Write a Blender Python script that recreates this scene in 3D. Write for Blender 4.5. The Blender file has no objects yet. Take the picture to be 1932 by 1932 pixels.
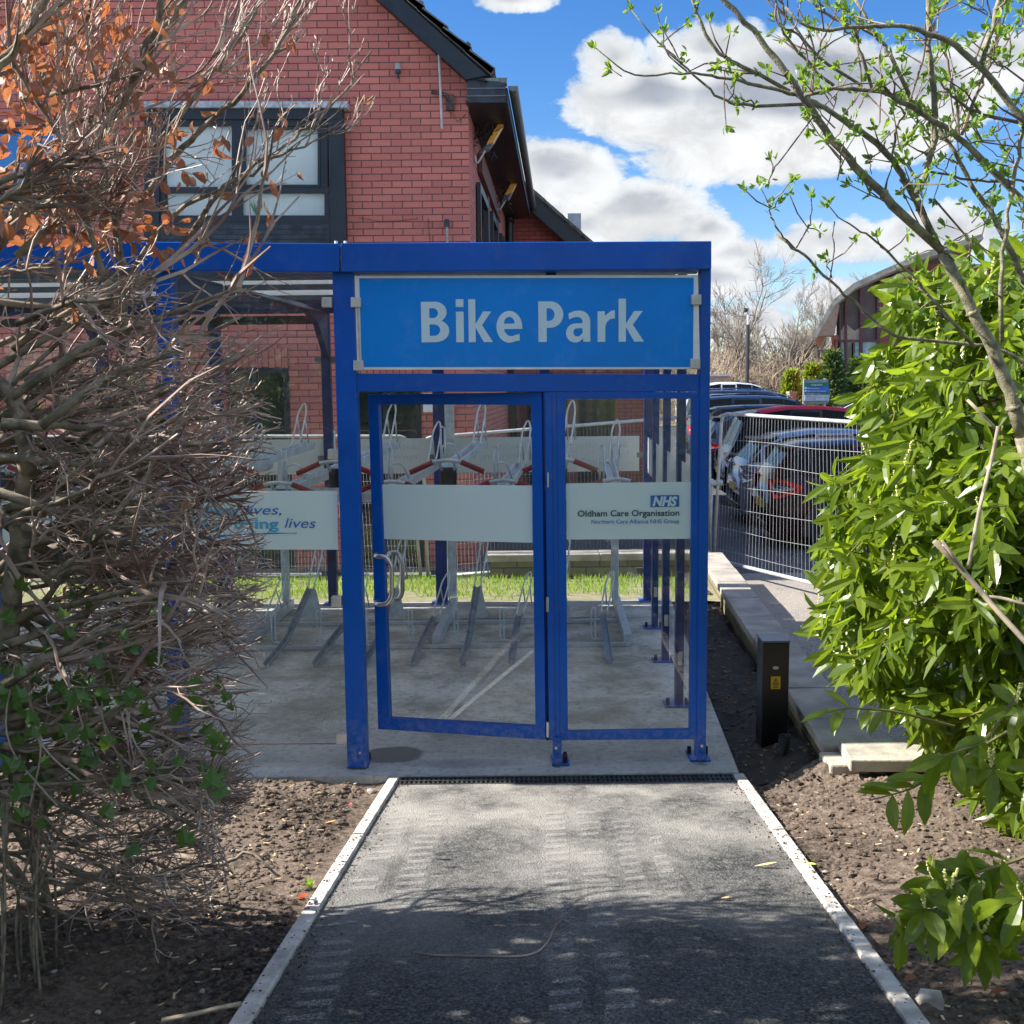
import bpy, bmesh, math, random
from mathutils import Vector, Matrix
R = math.radians
rnd = random.Random(7)
scene = bpy.context.scene
COL = scene.collection

# ------------------------------------------------------------------ camera
EYE = Vector((0, 0, 1.9))
PITCH, ROLL = 0.1163, 0.0104
F_ = Vector((0, math.cos(PITCH), -math.sin(PITCH)))
R_ = Vector((1, 0, 0)); U_ = R_.cross(F_)
CR = (math.cos(ROLL) * R_ - math.sin(ROLL) * U_)
CU = (math.sin(ROLL) * R_ + math.cos(ROLL) * U_)
cam = bpy.data.cameras.new('camera')
cam.sensor_width = 36; cam.sensor_fit = 'HORIZONTAL'; cam.lens = 36 * 1936 / 1932
cam.clip_end = 3000; cam.clip_start = 0.05
camo = bpy.data.objects.new('camera', cam)
mt = Matrix((( CR.x, CU.x, -F_.x, EYE.x), (CR.y, CU.y, -F_.y, EYE.y), (CR.z, CU.z, -F_.z, EYE.z), (0, 0, 0, 1)))
camo.matrix_world = mt
COL.objects.link(camo)
scene.camera = camo

# ------------------------------------------------------------------ light
SUNV = Vector((-1.28, 0.07, 1.0)).normalized()      # towards the sun
elev = math.asin(SUNV.z); azim = math.atan2(SUNV.x, SUNV.y)
sun = bpy.data.lights.new('sun', 'SUN'); sun.energy = 4.3; sun.angle = R(0.5); sun.color = (1, 0.95, 0.87)
suno = bpy.data.objects.new('sun', sun); COL.objects.link(suno)
suno.rotation_euler = SUNV.to_track_quat('Z', 'Y').to_euler()
scene.view_settings.view_transform = 'Standard'
scene.view_settings.look = 'None'
scene.view_settings.gamma = 1.0
scene.view_settings.exposure = 1.45
scene.render.resolution_x = 1024; scene.render.resolution_y = 1024

class NT:
    def __init__(s, tree): s.t = tree; s.n = tree.nodes; s.l = tree.links
    def node(s, typ, **kw):
        n = s.n.new(typ)
        for k, v in kw.items(): setattr(n, k, v)
        return n
    def put(s, sock, v):
        if hasattr(v, 'is_output'): s.l.new(v, sock)
        else: sock.default_value = v
    def m(s, op, a, b=0.0, c=None, clamp=False):
        n = s.n.new('ShaderNodeMath'); n.operation = op; n.use_clamp = clamp
        s.put(n.inputs[0], a); s.put(n.inputs[1], b)
        if c is not None: s.put(n.inputs[2], c)
        return n.outputs[0]
    def smooth(s, v, a, b, lo=0.0, hi=1.0):
        n = s.n.new('ShaderNodeMapRange'); n.interpolation_type = 'SMOOTHSTEP'
        s.put(n.inputs[0], v); n.inputs[1].default_value = a; n.inputs[2].default_value = b
        n.inputs[3].default_value = lo; n.inputs[4].default_value = hi
        return n.outputs[0]
    def mixc(s, f, a, b, mode='MIX'):
        n = s.n.new('ShaderNodeMix'); n.data_type = 'RGBA'; n.blend_type = mode
        s.put(n.inputs[0], f); s.put(n.inputs[6], a); s.put(n.inputs[7], b)
        return n.outputs[2]
    def noise(s, vec, scale, detail=4, rough=0.55, dist=0.0):
        n = s.n.new('ShaderNodeTexNoise'); n.inputs['Scale'].default_value = scale
        n.inputs['Detail'].default_value = detail; n.inputs['Roughness'].default_value = rough
        n.inputs['Distortion'].default_value = dist
        if vec is not None: s.l.new(vec, n.inputs['Vector'])
        return n.outputs[0]
    def comb(s, x, y, z):
        n = s.n.new('ShaderNodeCombineXYZ'); s.put(n.inputs[0], x); s.put(n.inputs[1], y); s.put(n.inputs[2], z)
        return n.outputs[0]

def c4(c): return (c[0], c[1], c[2], 1.0)

def direction(u, v):
    return (F_ * 1936 + CR * (u - 966) + CU * (966 - v))
def gn(u, v):
    d = direction(u, v); return d.x / d.y, d.z / d.y

# world: physical sky with cumulus laid out by direction
w = bpy.data.worlds.new('World'); scene.world = w; w.use_nodes = True
N = NT(w.node_tree); N.n.clear()
out = N.node('ShaderNodeOutputWorld'); bg = N.node('ShaderNodeBackground')
sky = N.node('ShaderNodeTexSky'); sky.sky_type = 'NISHITA'; sky.sun_disc = False
sky.sun_elevation = elev; sky.sun_rotation = azim; sky.air_density = 1.0; sky.dust_density = 0.3; sky.ozone_density = 2.5
tc = N.node('ShaderNodeTexCoord'); sep = N.node('ShaderNodeSeparateXYZ'); N.l.new(tc.outputs['Generated'], sep.inputs[0])
dx, dy, dz = sep.outputs[0], sep.outputs[1], sep.outputs[2]
ysafe = N.m('MAXIMUM', N.m('ABSOLUTE', dy), 0.12)
gx = N.m('DIVIDE', dx, ysafe); gz = N.m('DIVIDE', dz, ysafe)
gv = N.comb(gx, N.m('MULTIPLY', gz, 1.35), N.m('MULTIPLY', N.m('SIGN', dy), 3.0))
n1 = N.noise(gv, 5.5, 9, 0.62, 0.35)
n2 = N.noise(gv, 2.4, 4, 0.5, 0.3)
BL = [  # u, v, ru, rv of the clouds in the direction the camera looks
 (1480, 195, 320, 128), (1240, 190, 190, 90), (1330, 95, 150, 62), (1730, 175, 190, 78), (1420, 300, 210, 60), (1160, 110, 80, 60),
 (1900, 120, 110, 60), (1060, 330, 120, 70), (1210, 400, 150, 62), (1330, 435, 70, 40),
 (1090, 430, 140, 55), (1400, 480, 95, 34), (1350, 530, 110, 45), (1560, 460, 130, 60), (1750, 450, 150, 50), (1560, 560, 120, 55), (1430, 610, 150, 45),
 (965, 2, 62, 14), (1130, 470, 130, 40), (60, 320, 150, 90), (300, -260, 260, 90), (1700, 620, 220, 60), (900, 640, 300, 60), (400, 560, 300, 90)]
dens = None; dsh = None
for (u, v, ru, rv) in BL:
    a, b = gn(u, v); ra = ru / 1936 * 1.04; rb = rv / 1936 * 1.04
    qx = N.m('DIVIDE', N.m('SUBTRACT', gx, a), ra); qz = N.m('DIVIDE', N.m('SUBTRACT', gz, b), rb)
    d2 = N.m('ADD', N.m('MULTIPLY', qx, qx), N.m('MULTIPLY', qz, qz))
    e = N.m('SUBTRACT', 1.0, N.m('SQRT', d2))
    kf = max(0.35, min(1.5, rb / 0.045))
    e = N.m('MULTIPLY', e, kf)
    qs = N.m('ADD', qz, 0.5); e2 = N.m('MULTIPLY', N.m('SUBTRACT', 1.0, N.m('SQRT', N.m('ADD', N.m('MULTIPLY', qx, qx), N.m('MULTIPLY', qs, qs)))), kf)
    dsh = e2 if dsh is None else N.m('MAXIMUM', dsh, e2)
    dens = e if dens is None else N.m('MAXIMUM', dens, e)
gen = N.m('SUBTRACT', N.m('MULTIPLY', n2, 3.4), 1.95)          # scattered clouds elsewhere
front = N.smooth(dy, 0.45, 0.6)
base = N.mixc(front, gen, dens)
n4 = N.noise(gv, 17, 7, 0.65, 0.5)
field = N.m('ADD', base, N.m('ADD', N.m('MULTIPLY', N.m('SUBTRACT', n1, 0.5), 1.75), N.m('MULTIPLY', N.m('SUBTRACT', n4, 0.5), 0.5)))
up = N.smooth(dz, -0.02, 0.03)
mask = N.m('MULTIPLY', N.smooth(field, -0.02, 0.12), up)
thick = N.smooth(field, 0.2, 0.85)
n3 = N.noise(gv, 9.0, 5, 0.55, 0.2)
under = N.m('ADD', dsh, N.m('MULTIPLY', N.m('SUBTRACT', n1, 0.5), 1.1))
under = N.m('ADD', under, N.m('MULTIPLY', N.m('SUBTRACT', n3, 0.5), 0.5))
shade = N.m('MULTIPLY', N.smooth(field, 0.12, 0.5), N.smooth(N.m('SUBTRACT', field, under), -0.05, 0.6))
shade = N.m('MAXIMUM', N.m('MULTIPLY', shade, 0.9), N.m('MULTIPLY', N.m('MULTIPLY', thick, N.smooth(n3, 0.45, 0.7)), 0.35))
ccol = N.mixc(shade, (2.8, 2.85, 2.9, 1), (1.15, 1.28, 1.56, 1))
ccol = N.mixc(N.smooth(field, 0.0, 0.3), (2.1, 2.45, 2.85, 1), ccol)
ccol = N.mixc(N.smooth(dy, 0.35, 0.6), N.mixc(thick, (8.0, 8.2, 8.6, 1), (6.0, 6.3, 7.0, 1)), ccol)   # brighter banks added behind the viewer to fill the shade
gamma = N.node('ShaderNodeHueSaturation'); gamma.inputs['Saturation'].default_value = 1.36; gamma.inputs['Value'].default_value = 0.59
gamma.inputs['Hue'].default_value = 0.51
N.l.new(sky.outputs[0], gamma.inputs['Color'])
ccol = N.mixc(1.0, ccol, N.comb(*[N.smooth(n4, 0.3, 0.7, 0.84, 1.12)] * 3), 'MULTIPLY')
skyc = N.mixc(mask, gamma.outputs[0], ccol)
N.l.new(skyc, bg.inputs[0]); bg.inputs[1].default_value = 0.12
N.l.new(bg.outputs[0], out.inputs[0])

# ------------------------------------------------------------------ pixel -> place helpers (1932-unit picture)
def P(u, v, Y):
    d = direction(u, v); return EYE + d * (Y / d.y)
def PZ(u, v, z):
    d = direction(u, v); return EYE + d * ((z - EYE.z) / d.z)
def Q(a, b, Y): return P(a / 1.5652, b / 1.5652, Y)        # full-size pixels
def QZ(a, b, z): return PZ(a / 1.5652, b / 1.5652, z)
def up_dir(Y): return Vector((0.075 * Y, Y, 0))

# ------------------------------------------------------------------ materials
MATS = {}
def mat(name, col, rough=0.6, metal=0.0, var=0.12, vscale=8.0, bump=0.0, bscale=60.0, spec=0.5, col2=None, trans=0.0, coat=0.0, detail=5, dist=0.002):
    if name in MATS: return MATS[name]
    m = bpy.data.materials.new(name); m.use_nodes = True
    T = NT(m.node_tree); b = m.node_tree.nodes['Principled BSDF']
    tc = T.node('ShaderNodeTexCoord').outputs['Object']
    n = T.noise(tc, vscale, detail)
    dark = tuple(x * (1 - var * 1.6) for x in col); lite = tuple(min(1, x * (1 + var * 1.2)) for x in col)
    if col2: dark = col2; lite = col
    c = T.mixc(T.smooth(n, 0.3, 0.7), c4(dark), c4(lite))
    T.l.new(c, b.inputs['Base Color'])
    b.inputs['Roughness'].default_value = rough; b.inputs['Metallic'].default_value = metal
    b.inputs['Specular IOR Level'].default_value = spec
    if coat: b.inputs['Coat Weight'].default_value = coat
    rn = T.m('ADD', T.m('MULTIPLY', T.m('SUBTRACT', n, 0.5), 0.25), rough, clamp=True)
    T.l.new(rn, b.inputs['Roughness'])
    if bump:
        bn = T.noise(tc, bscale, 5); bp = T.node('ShaderNodeBump'); bp.inputs['Strength'].default_value = bump
        bp.inputs['Distance'].default_value = dist
        T.l.new(bn, bp.inputs['Height']); T.l.new(bp.outputs[0], b.inputs['Normal'])
    MATS[name] = m
    return m

def leafmat(name, col, col2, rough=0.35, tl=0.45, var_scale=3.0, spec=0.5):
    if name in MATS: return MATS[name]
    m = bpy.data.materials.new(name); m.use_nodes = True
    T = NT(m.node_tree); nt = m.node_tree; b = nt.nodes['Principled BSDF']; o = nt.nodes['Material Output']
    tc = T.node('ShaderNodeTexCoord').outputs['Object']
    geo = T.node('ShaderNodeNewGeometry')
    f = T.m('ADD', T.m('MULTIPLY', geo.outputs['Random Per Island'], 0.7), T.m('MULTIPLY', T.noise(tc, var_scale, 3), 0.5), clamp=True)
    c = T.mixc(f, c4(col), c4(col2))
    T.l.new(c, b.inputs['Base Color']); b.inputs['Roughness'].default_value = rough
    b.inputs['Specular IOR Level'].default_value = spec
    tr = T.node('ShaderNodeBsdfTranslucent')
    bright = T.mixc(0.6, c, (0.55, 0.75, 0.04, 1) if col[1] > col[0] else (0.7, 0.22, 0.05, 1))
    T.l.new(bright, tr.inputs[0])
    mx = T.node('ShaderNodeMixShader'); mx.inputs[0].default_value = tl
    T.l.new(b.outputs[0], mx.inputs[1]); T.l.new(tr.outputs[0], mx.inputs[2]); T.l.new(mx.outputs[0], o.inputs[0])
    MATS[name] = m; return m

def glassmat(name, tint=(0.93, 0.97, 0.96), dirt=0.04, refl=1.0):
    if name in MATS: return MATS[name]
    m = bpy.data.materials.new(name); m.use_nodes = True
    T = NT(m.node_tree); T.n.clear(); o = T.node('ShaderNodeOutputMaterial')
    tr = T.node('ShaderNodeBsdfTransparent'); tr.inputs[0].default_value = c4(tint)
    gl = T.node('ShaderNodeBsdfGlossy'); gl.inputs['Roughness'].default_value = 0.015
    df = T.node('ShaderNodeBsdfDiffuse'); df.inputs[0].default_value = (0.7, 0.72, 0.7, 1)
    fr = T.node('ShaderNodeFresnel'); fr.inputs[0].default_value = 1.45
    mx = T.node('ShaderNodeMixShader'); T.l.new(T.m('MULTIPLY', fr.outputs[0], refl, clamp=True), mx.inputs[0])
    T.l.new(tr.outputs[0], mx.inputs[1]); T.l.new(gl.outputs[0], mx.inputs[2])
    tc = T.node('ShaderNodeTexCoord').outputs['Object']
    sp = T.m('MULTIPLY', T.smooth(T.noise(tc, 45, 6, 0.8), 0.62, 0.8), dirt * 4)
    dn = T.m('ADD', T.m('MULTIPLY', T.noise(tc, 3, 4), dirt), sp)
    m2 = T.node('ShaderNodeMixShader'); T.l.new(dn, m2.inputs[0])
    T.l.new(mx.outputs[0], m2.inputs[1]); T.l.new(df.outputs[0], m2.inputs[2]); T.l.new(m2.outputs[0], o.inputs[0])
    MATS[name] = m; return m

def brickmat(name, axis, c1=(0.60, 0.19, 0.15), c2=(0.45, 0.135, 0.11), mortar=(0.07, 0.042, 0.045), bw=0.225, rh=0.075, ms=0.006, bumpy=0.6):
    if name in MATS: return MATS[name]
    m = bpy.data.materials.new(name); m.use_nodes = True
    T = NT(m.node_tree); b = m.node_tree.nodes['Principled BSDF']
    tc = T.node('ShaderNodeTexCoord').outputs['Object']
    s = T.node('ShaderNodeSeparateXYZ'); T.l.new(tc, s.inputs[0])
    if axis == 'x': v = T.comb(s.outputs[0], s.outputs[2], 0.0)
    elif axis == 'y': v = T.comb(s.outputs[1], s.outputs[2], 0.0)
    else: v = T.comb(s.outputs[2], s.outputs[0], 0.0)
    br = T.node('ShaderNodeTexBrick'); br.inputs['Scale'].default_value = 1.0
    br.inputs['Brick Width'].default_value = bw; br.inputs['Row Height'].default_value = rh
    br.inputs['Mortar Size'].default_value = ms; br.inputs['Mortar Smooth'].default_value = 0.15
    br.inputs['Color1'].default_value = c4(c1); br.inputs['Color2'].default_value = c4(c2); br.inputs['Mortar'].default_value = c4(mortar)
    T.l.new(v, br.inputs['Vector'])
    n = T.noise(tc, 1.3, 5); n2_ = T.noise(tc, 35, 6, 0.7)
    c = T.mixc(T.m('MULTIPLY', T.smooth(n, 0.35, 0.75), 0.4), br.outputs[0], c4(tuple(x * 0.62 for x in c1)))
    c = T.mixc(T.m('MULTIPLY', T.smooth(n2_, 0.45, 0.8), 0.25), c, c4((c1[0] * 1.15, c1[1] * 1.6, c1[2] * 1.7)))
    T.l.new(c, b.inputs['Base Color']); b.inputs['Roughness'].default_value = 0.85
    bp = T.node('ShaderNodeBump'); bp.inputs['Strength'].default_value = bumpy; bp.inputs['Distance'].default_value = 0.006
    h = T.m('ADD', T.m('MULTIPLY', br.outputs['Fac'], -1.0), T.m('MULTIPLY', n2_, 0.35))
    T.l.new(h, bp.inputs['Height']); T.l.new(bp.outputs[0], b.inputs['Normal'])
    MATS[name] = m; return m

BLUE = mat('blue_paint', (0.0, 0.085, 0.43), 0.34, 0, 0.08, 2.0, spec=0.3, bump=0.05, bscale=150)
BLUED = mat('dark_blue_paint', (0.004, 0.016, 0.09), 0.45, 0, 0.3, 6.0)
GLASS = glassmat('clear_glass', (0.985, 0.995, 0.99), 0.012, 1.0)
GLASSS = glassmat('side_glass', (0.98, 0.99, 0.985), 0.008, 0.22)
GLASSD = glassmat('dusty_glass', (0.96, 0.98, 0.97), 0.03, 0.8)
def dirty(m, pale=(0.35, 0.36, 0.38), specks=0.0, feet=0.0):
    """dust, specks and splashed dirt mixed over a paint"""
    T = NT(m.node_tree); b = m.node_tree.nodes['Principled BSDF']; src = b.inputs['Base Color'].links[0].from_socket
    tc = T.node('ShaderNodeTexCoord').outputs['Object']; s = T.node('ShaderNodeSeparateXYZ'); T.l.new(tc, s.inputs[0])
    f = T.m('MULTIPLY', T.smooth(T.noise(tc, 7, 6, 0.7), 0.5, 0.8), 0.10)
    if specks: f = T.m('ADD', f, T.m('MULTIPLY', T.smooth(T.noise(tc, 75, 7, 0.75, 2.5), 0.66, 0.74), T.smooth(T.noise(tc, 3, 3), 0.42, 0.6, 0, specks)))
    if feet: f = T.m('ADD', f, T.m('MULTIPLY', T.smooth(s.outputs[2], 0.35, 0.02), T.smooth(T.noise(tc, 30, 6, 0.7), 0.4, 0.7, 0, feet)))
    T.l.new(T.mixc(f, src, c4(pale)), b.inputs['Base Color']); return m
dirty(BLUE, (0.3, 0.3, 0.3), 0.12, 0.5)
STEEL = mat('stainless_steel', (0.62, 0.6, 0.57), 0.32, 0.9, 0.08, 30)
GALV = mat('galvanised_steel', (0.55, 0.6, 0.64), 0.42, 0.5, 0.1, 18, bump=0.05)
ALU = mat('pale_aluminium', (0.62, 0.68, 0.74), 0.45, 0.4, 0.1, 10)
BLACK = mat('black_plastic', (0.012, 0.012, 0.013), 0.45, 0, 0.2, 15)
REDG = mat('red_rubber', (0.24, 0.012, 0.018), 0.5, 0, 0.2, 20)
WHITE = mat('white_paint', (0.78, 0.79, 0.8), 0.4, 0, 0.06, 10)
FENCE = mat('galvanised_fence', (0.5, 0.52, 0.53), 0.45, 0.25, 0.12, 14)

# ------------------------------------------------------------------ mesh collector
class MB:
    def __init__(s): s.v = []; s.f = []; s.mi = []
    def add(s, vs, fs, mi=0):
        o = len(s.v); s.v.extend([tuple(x) for x in vs])
        for f in fs: s.f.append(tuple(i + o for i in f)); s.mi.append(mi)
    def box(s, x0, x1, y0, y1, z0, z1, mi=0, shear=0.0):
        sh = lambda y: shear * (y - y0)
        vs = [(x0, y0, z0), (x1, y0, z0), (x1 + sh(y1), y1, z0), (x0 + sh(y1), y1, z0), (x0, y0, z1), (x1, y0, z1), (x1 + sh(y1), y1, z1), (x0 + sh(y1), y1, z1)]
        s.add(vs, [(0, 3, 2, 1), (4, 5, 6, 7), (0, 1, 5, 4), (1, 2, 6, 5), (2, 3, 7, 6), (3, 0, 4, 7)], mi)
    def prism(s, pts, off, mi=0):
        """closed outline pts (3D) extruded by vector off"""
        n = len(pts); a = [Vector(p) for p in pts]; off = Vector(off); b = [p + off for p in a]
        s.add(a + b, [tuple(range(n))[::-1] if True else 0, tuple(range(n, 2 * n))] + [(i, (i + 1) % n, n + (i + 1) % n, n + i) for i in range(n)], mi)
    def frame(s, outer, inner, off, mi=0):
        n = len(outer); off = Vector(off)
        o = [Vector(p) for p in outer]; i_ = [Vector(p) for p in inner]
        vs = o + i_ + [p + off for p in o] + [p + off for p in i_]
        fs = []
        for k in range(n):
            j = (k + 1) % n
            fs += [(k, j, n + j, n + k), (2 * n + k, 3 * n + k, 3 * n + j, 2 * n + j), (k, 2 * n + k, 2 * n + j, j), (n + k, n + j, 3 * n + j, 3 * n + k)]
        s.add(vs, fs, mi)
    def tube(s, pts, rad, sides=8, mi=0, cap=True, closed=False):
        pts = [Vector(p) for p in pts]; n = len(pts)
        if not isinstance(rad, (list, tuple)): rad = [rad] * n
        o = len(s.v); prev = None
        for i in range(n):
            if closed: d = pts[(i + 1) % n] - pts[i - 1]
            else: d = pts[min(i + 1, n - 1)] - pts[max(i - 1, 0)]
            if d.length < 1e-9: d = Vector((0, 0, 1))
            d.normalize()
            if prev is None:
                a = d.orthogonal().normalized()
            else:
                a = prev - d * prev.dot(d)
                a = a.normalized() if a.length > 1e-6 else d.orthogonal().normalized()
            prev = a; b = d.cross(a); p = pts[i]; r = rad[i]
            for k in range(sides):
                t = 2 * math.pi * k / sides; c, q = math.cos(t) * r, math.sin(t) * r
                s.v.append((p.x + a.x * c + b.x * q, p.y + a.y * c + b.y * q, p.z + a.z * c + b.z * q))
        m = n if closed else n - 1
        for i in range(m):
            i0 = o + i * sides; i1 = o + ((i + 1) % n) * sides
            for k in range(sides):
                k2 = (k + 1) % sides
                s.f.append((i0 + k, i0 + k2, i1 + k2, i1 + k)); s.mi.append(mi)
        if cap and not closed:
            s.f.append(tuple(o + k for k in range(sides))[::-1]); s.mi.append(mi)
            s.f.append(tuple(o + (n - 1) * sides + k for k in range(sides))); s.mi.append(mi)
    def build(s, name, m, parent=None, smooth=False, bevel=0.0, loc=None):
        me = bpy.data.meshes.new(name)
        L = Vector(parent.get('_o', (0, 0, 0))) if parent is not None else (Vector(loc) if loc is not None else Vector((0, 0, 0)))
        if L.length > 0: vs = [(x - L.x, y - L.y, z - L.z) for x, y, z in s.v]
        else: vs = s.v
        me.from_pydata(vs, [], s.f); 
        ms = m if isinstance(m, (list, tuple)) else [m]
        for q in ms: me.materials.append(q)
        if len(ms) > 1: me.polygons.foreach_set('material_index', s.mi)
        if smooth: me.polygons.foreach_set('use_smooth', [True] * len(me.polygons))
        me.validate(); me.update()
        ob = bpy.data.objects.new(name, me); COL.objects.link(ob)
        if parent is not None:
            ob.parent = parent; ob['_o'] = tuple(L)
        else: ob.location = L; ob['_o'] = tuple(L)
        if bevel:
            b = ob.modifiers.new('bevel', 'BEVEL'); b.width = bevel; b.segments = 2; b.limit_method = 'ANGLE'; b.angle_limit = R(40)
        return ob

def fixn(ob):
    bm = bmesh.new(); bm.from_mesh(ob.data); bmesh.ops.recalc_face_normals(bm, faces=bm.faces); bm.to_mesh(ob.data); bm.free(); return ob
def tag(o, label=None, cat=None, group=None, kind=None):
    if label: o['label'] = label
    if cat: o['category'] = cat
    if group: o['group'] = group
    if kind: o['kind'] = kind
    return o
def empty(name, loc, label, cat, group=None):
    o = bpy.data.objects.new(name, None); COL.objects.link(o); o.location = loc; o['_o'] = tuple(loc)
    return tag(o, label, cat, group)
def copy_tree(o, parent=None):
    c = o.copy(); COL.objects.link(c)
    if parent is not None: c.parent = parent
    for ch in list(o.children): copy_tree(ch, c)
    return c
def fillet(pts, r, n=5):
    """round the corners of an open polyline"""
    pts = [Vector(p) for p in pts]; out_ = [pts[0]]
    for i in range(1, len(pts) - 1):
        a = (pts[i - 1] - pts[i]); b = (pts[i + 1] - pts[i]); rr = min(r, a.length * .45, b.length * .45)
        a = pts[i] + a.normalized() * rr; b = pts[i] + b.normalized() * rr
        for k in range(n + 1):
            t = k / n; out_.append(a * (1 - t) ** 2 + pts[i] * 2 * t * (1 - t) + b * t * t)
    out_.append(pts[-1]); return out_

def text_mesh(s, size, depth, bold=0.0, shear=0.0, align='LEFT', spacing=1.0):
    cu = bpy.data.curves.new('lettering', 'FONT'); cu.body = s; cu.size = size; cu.extrude = depth / 2; cu.offset = bold
    cu.shear = shear; cu.align_x = align; cu.space_character = spacing; cu.resolution_u = 4
    o = bpy.data.objects.new('lettering', cu); COL.objects.link(o)
    dg = bpy.context.evaluated_depsgraph_get(); dg.update()
    me = bpy.data.meshes.new_from_object(o.evaluated_get(dg))
    bpy.data.objects.remove(o); bpy.data.curves.remove(cu)
    return me
def text(s, m, parent, p0, p1, height=None, bold=0.0, shear=0.0, depth=0.001, name='lettering', mirror=False, topz=None, spacing=1.0):
    """letters fitted between baseline points p0 (left) and p1 (right); height = cap height in metres"""
    me = text_mesh(s, 1.0, 0.02, bold, shear, spacing=spacing)
    xs = [v.co.x for v in me.vertices]; ys = [v.co.y for v in me.vertices]
    x0, x1 = min(xs), max(xs); p0 = Vector(p0); p1 = Vector(p1); d = p1 - p0; sx = d.length / (x1 - x0); d.normalize()
    capH = 0.729
    sy = height / capH if height else sx
    upv = Vector((0, 0, 1)); nrm = d.cross(upv)
    L = Vector(parent.get('_o', (0, 0, 0)))
    for v in me.vertices:
        x, y, z = v.co
        xx = (x - x0) * sx
        if mirror: xx = (x1 - x) * sx
        v.co = p0 + d * xx + upv * (y * sy) + nrm * (z / 0.02 * depth) - L
    if mirror: me.flip_normals()
    me.materials.append(m)
    ob = bpy.data.objects.new(name, me); COL.objects.link(ob); ob.parent = parent; ob['_o'] = tuple(L)
    return ob
# ================================================================== the setting
def sheet(name, pts, z, m, kind='structure', th=0.0):
    b = MB()
    vs = [(p[0], p[1], z) for p in pts]
    if th: b.prism([(p[0], p[1], z - th) for p in pts], (0, 0, th))
    else: b.add(vs, [tuple(range(len(vs)))])
    o = fixn(b.build(name, m))
    if not th and o.data.polygons[0].normal.z < 0: o.data.flip_normals()
    return tag(o, kind=kind)

M_GROUND = mat('far_ground', (0.12, 0.11, 0.07), 0.95, 0, 0.4, 0.3)
sheet('ground', [(-900, -300), (900, -300), (900, 1500), (-900, 1500)], -0.34, M_GROUND)

def tarmac(name, c1, c2, fine=220, dusty=0.0, dustc=(0.3, 0.27, 0.23)):
    m = bpy.data.materials.new(name); m.use_nodes = True
    T = NT(m.node_tree); b = m.node_tree.nodes['Principled BSDF']
    tc = T.node('ShaderNodeTexCoord').outputs['Object']
    vo = T.node('ShaderNodeTexVoronoi'); vo.inputs['Scale'].default_value = fine; T.l.new(tc, vo.inputs['Vector'])
    c = T.mixc(vo.outputs['Distance'], c4(c2), c4(c1))
    vs_ = T.node('ShaderNodeSeparateXYZ'); T.l.new(tc, vs_.inputs[0])
    vc = T.node('ShaderNodeTexVoronoi'); vc.inputs['Scale'].default_value = fine * 1.15; T.l.new(tc, vc.inputs['Vector'])
    sc_ = T.node('ShaderNodeSeparateColor'); T.l.new(vc.outputs['Color'], sc_.inputs[0])
    c = T.mixc(T.smooth(sc_.outputs[0], 0.55, 1.0, 0, 0.75), c, c4(tuple(x * 1.7 for x in c2)))
    c = T.mixc(T.smooth(sc_.outputs[1], 0.6, 0.95, 0, 0.8), c, c4(tuple(x * 0.5 for x in c1)))
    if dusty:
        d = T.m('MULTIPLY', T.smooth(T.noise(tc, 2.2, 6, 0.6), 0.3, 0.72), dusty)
        if name == 'path_tarmac': d = T.m('MULTIPLY', d, T.smooth(vs_.outputs[1], 2.3, 4.5, 0.05, 1.2))  # thins dust towards the camera, so the hedge's shade is partly painted in
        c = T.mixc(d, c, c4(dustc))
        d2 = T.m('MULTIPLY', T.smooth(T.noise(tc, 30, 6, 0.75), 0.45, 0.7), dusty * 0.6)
        if name == 'path_tarmac': d2 = T.m('MULTIPLY', d2, T.smooth(vs_.outputs[1], 2.3, 4.6, 0.15, 1.0))  # fine dust fades the same way, deepening the painted shade
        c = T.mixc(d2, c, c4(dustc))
    T.l.new(c, b.inputs['Base Color']); b.inputs['Roughness'].default_value = 0.85
    b.inputs['Specular IOR Level'].default_value = 0.3
    bp = T.node('ShaderNodeBump'); bp.inputs['Strength'].default_value = 0.8; bp.inputs['Distance'].default_value = 0.0035
    T.l.new(vo.outputs['Distance'], bp.inputs['Height']); T.l.new(bp.outputs[0], b.inputs['Normal'])
    return m
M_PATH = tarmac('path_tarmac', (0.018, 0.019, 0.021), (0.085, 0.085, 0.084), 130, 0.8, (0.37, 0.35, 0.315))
M_PAVE = tarmac('old_pavement', (0.16, 0.145, 0.125), (0.31, 0.28, 0.245), 120, 0.5, (0.38, 0.33, 0.275))
M_CARP = tarmac('car_park_tarmac', (0.045, 0.05, 0.055), (0.1, 0.105, 0.11), 90, 0.3, (0.15, 0.15, 0.15))

# slab ---------------------------------------------------------------
M_SLAB = bpy.data.materials.new('brushed_concrete'); M_SLAB.use_nodes = True
T = NT(M_SLAB.node_tree); b_ = M_SLAB.node_tree.nodes['Principled BSDF']
tcn = T.node('ShaderNodeTexCoord').outputs['Object']; sp = T.node('ShaderNodeSeparateXYZ'); T.l.new(tcn, sp.inputs[0])
nz = T.noise(tcn, 2.1, 7, 0.62); nf = T.noise(tcn, 26, 6, 0.7)
inner = T.smooth(sp.outputs[1], 5.35, 5.75)     # the part under the roof has a darker, mottled tone
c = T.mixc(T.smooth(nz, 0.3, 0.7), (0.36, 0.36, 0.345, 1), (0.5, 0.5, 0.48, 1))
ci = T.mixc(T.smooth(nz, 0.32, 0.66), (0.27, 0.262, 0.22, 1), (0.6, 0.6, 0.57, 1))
c = T.mixc(T.m('MULTIPLY', inner, T.smooth(sp.outputs[1], 9.05, 8.7)), c, ci)
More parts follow.
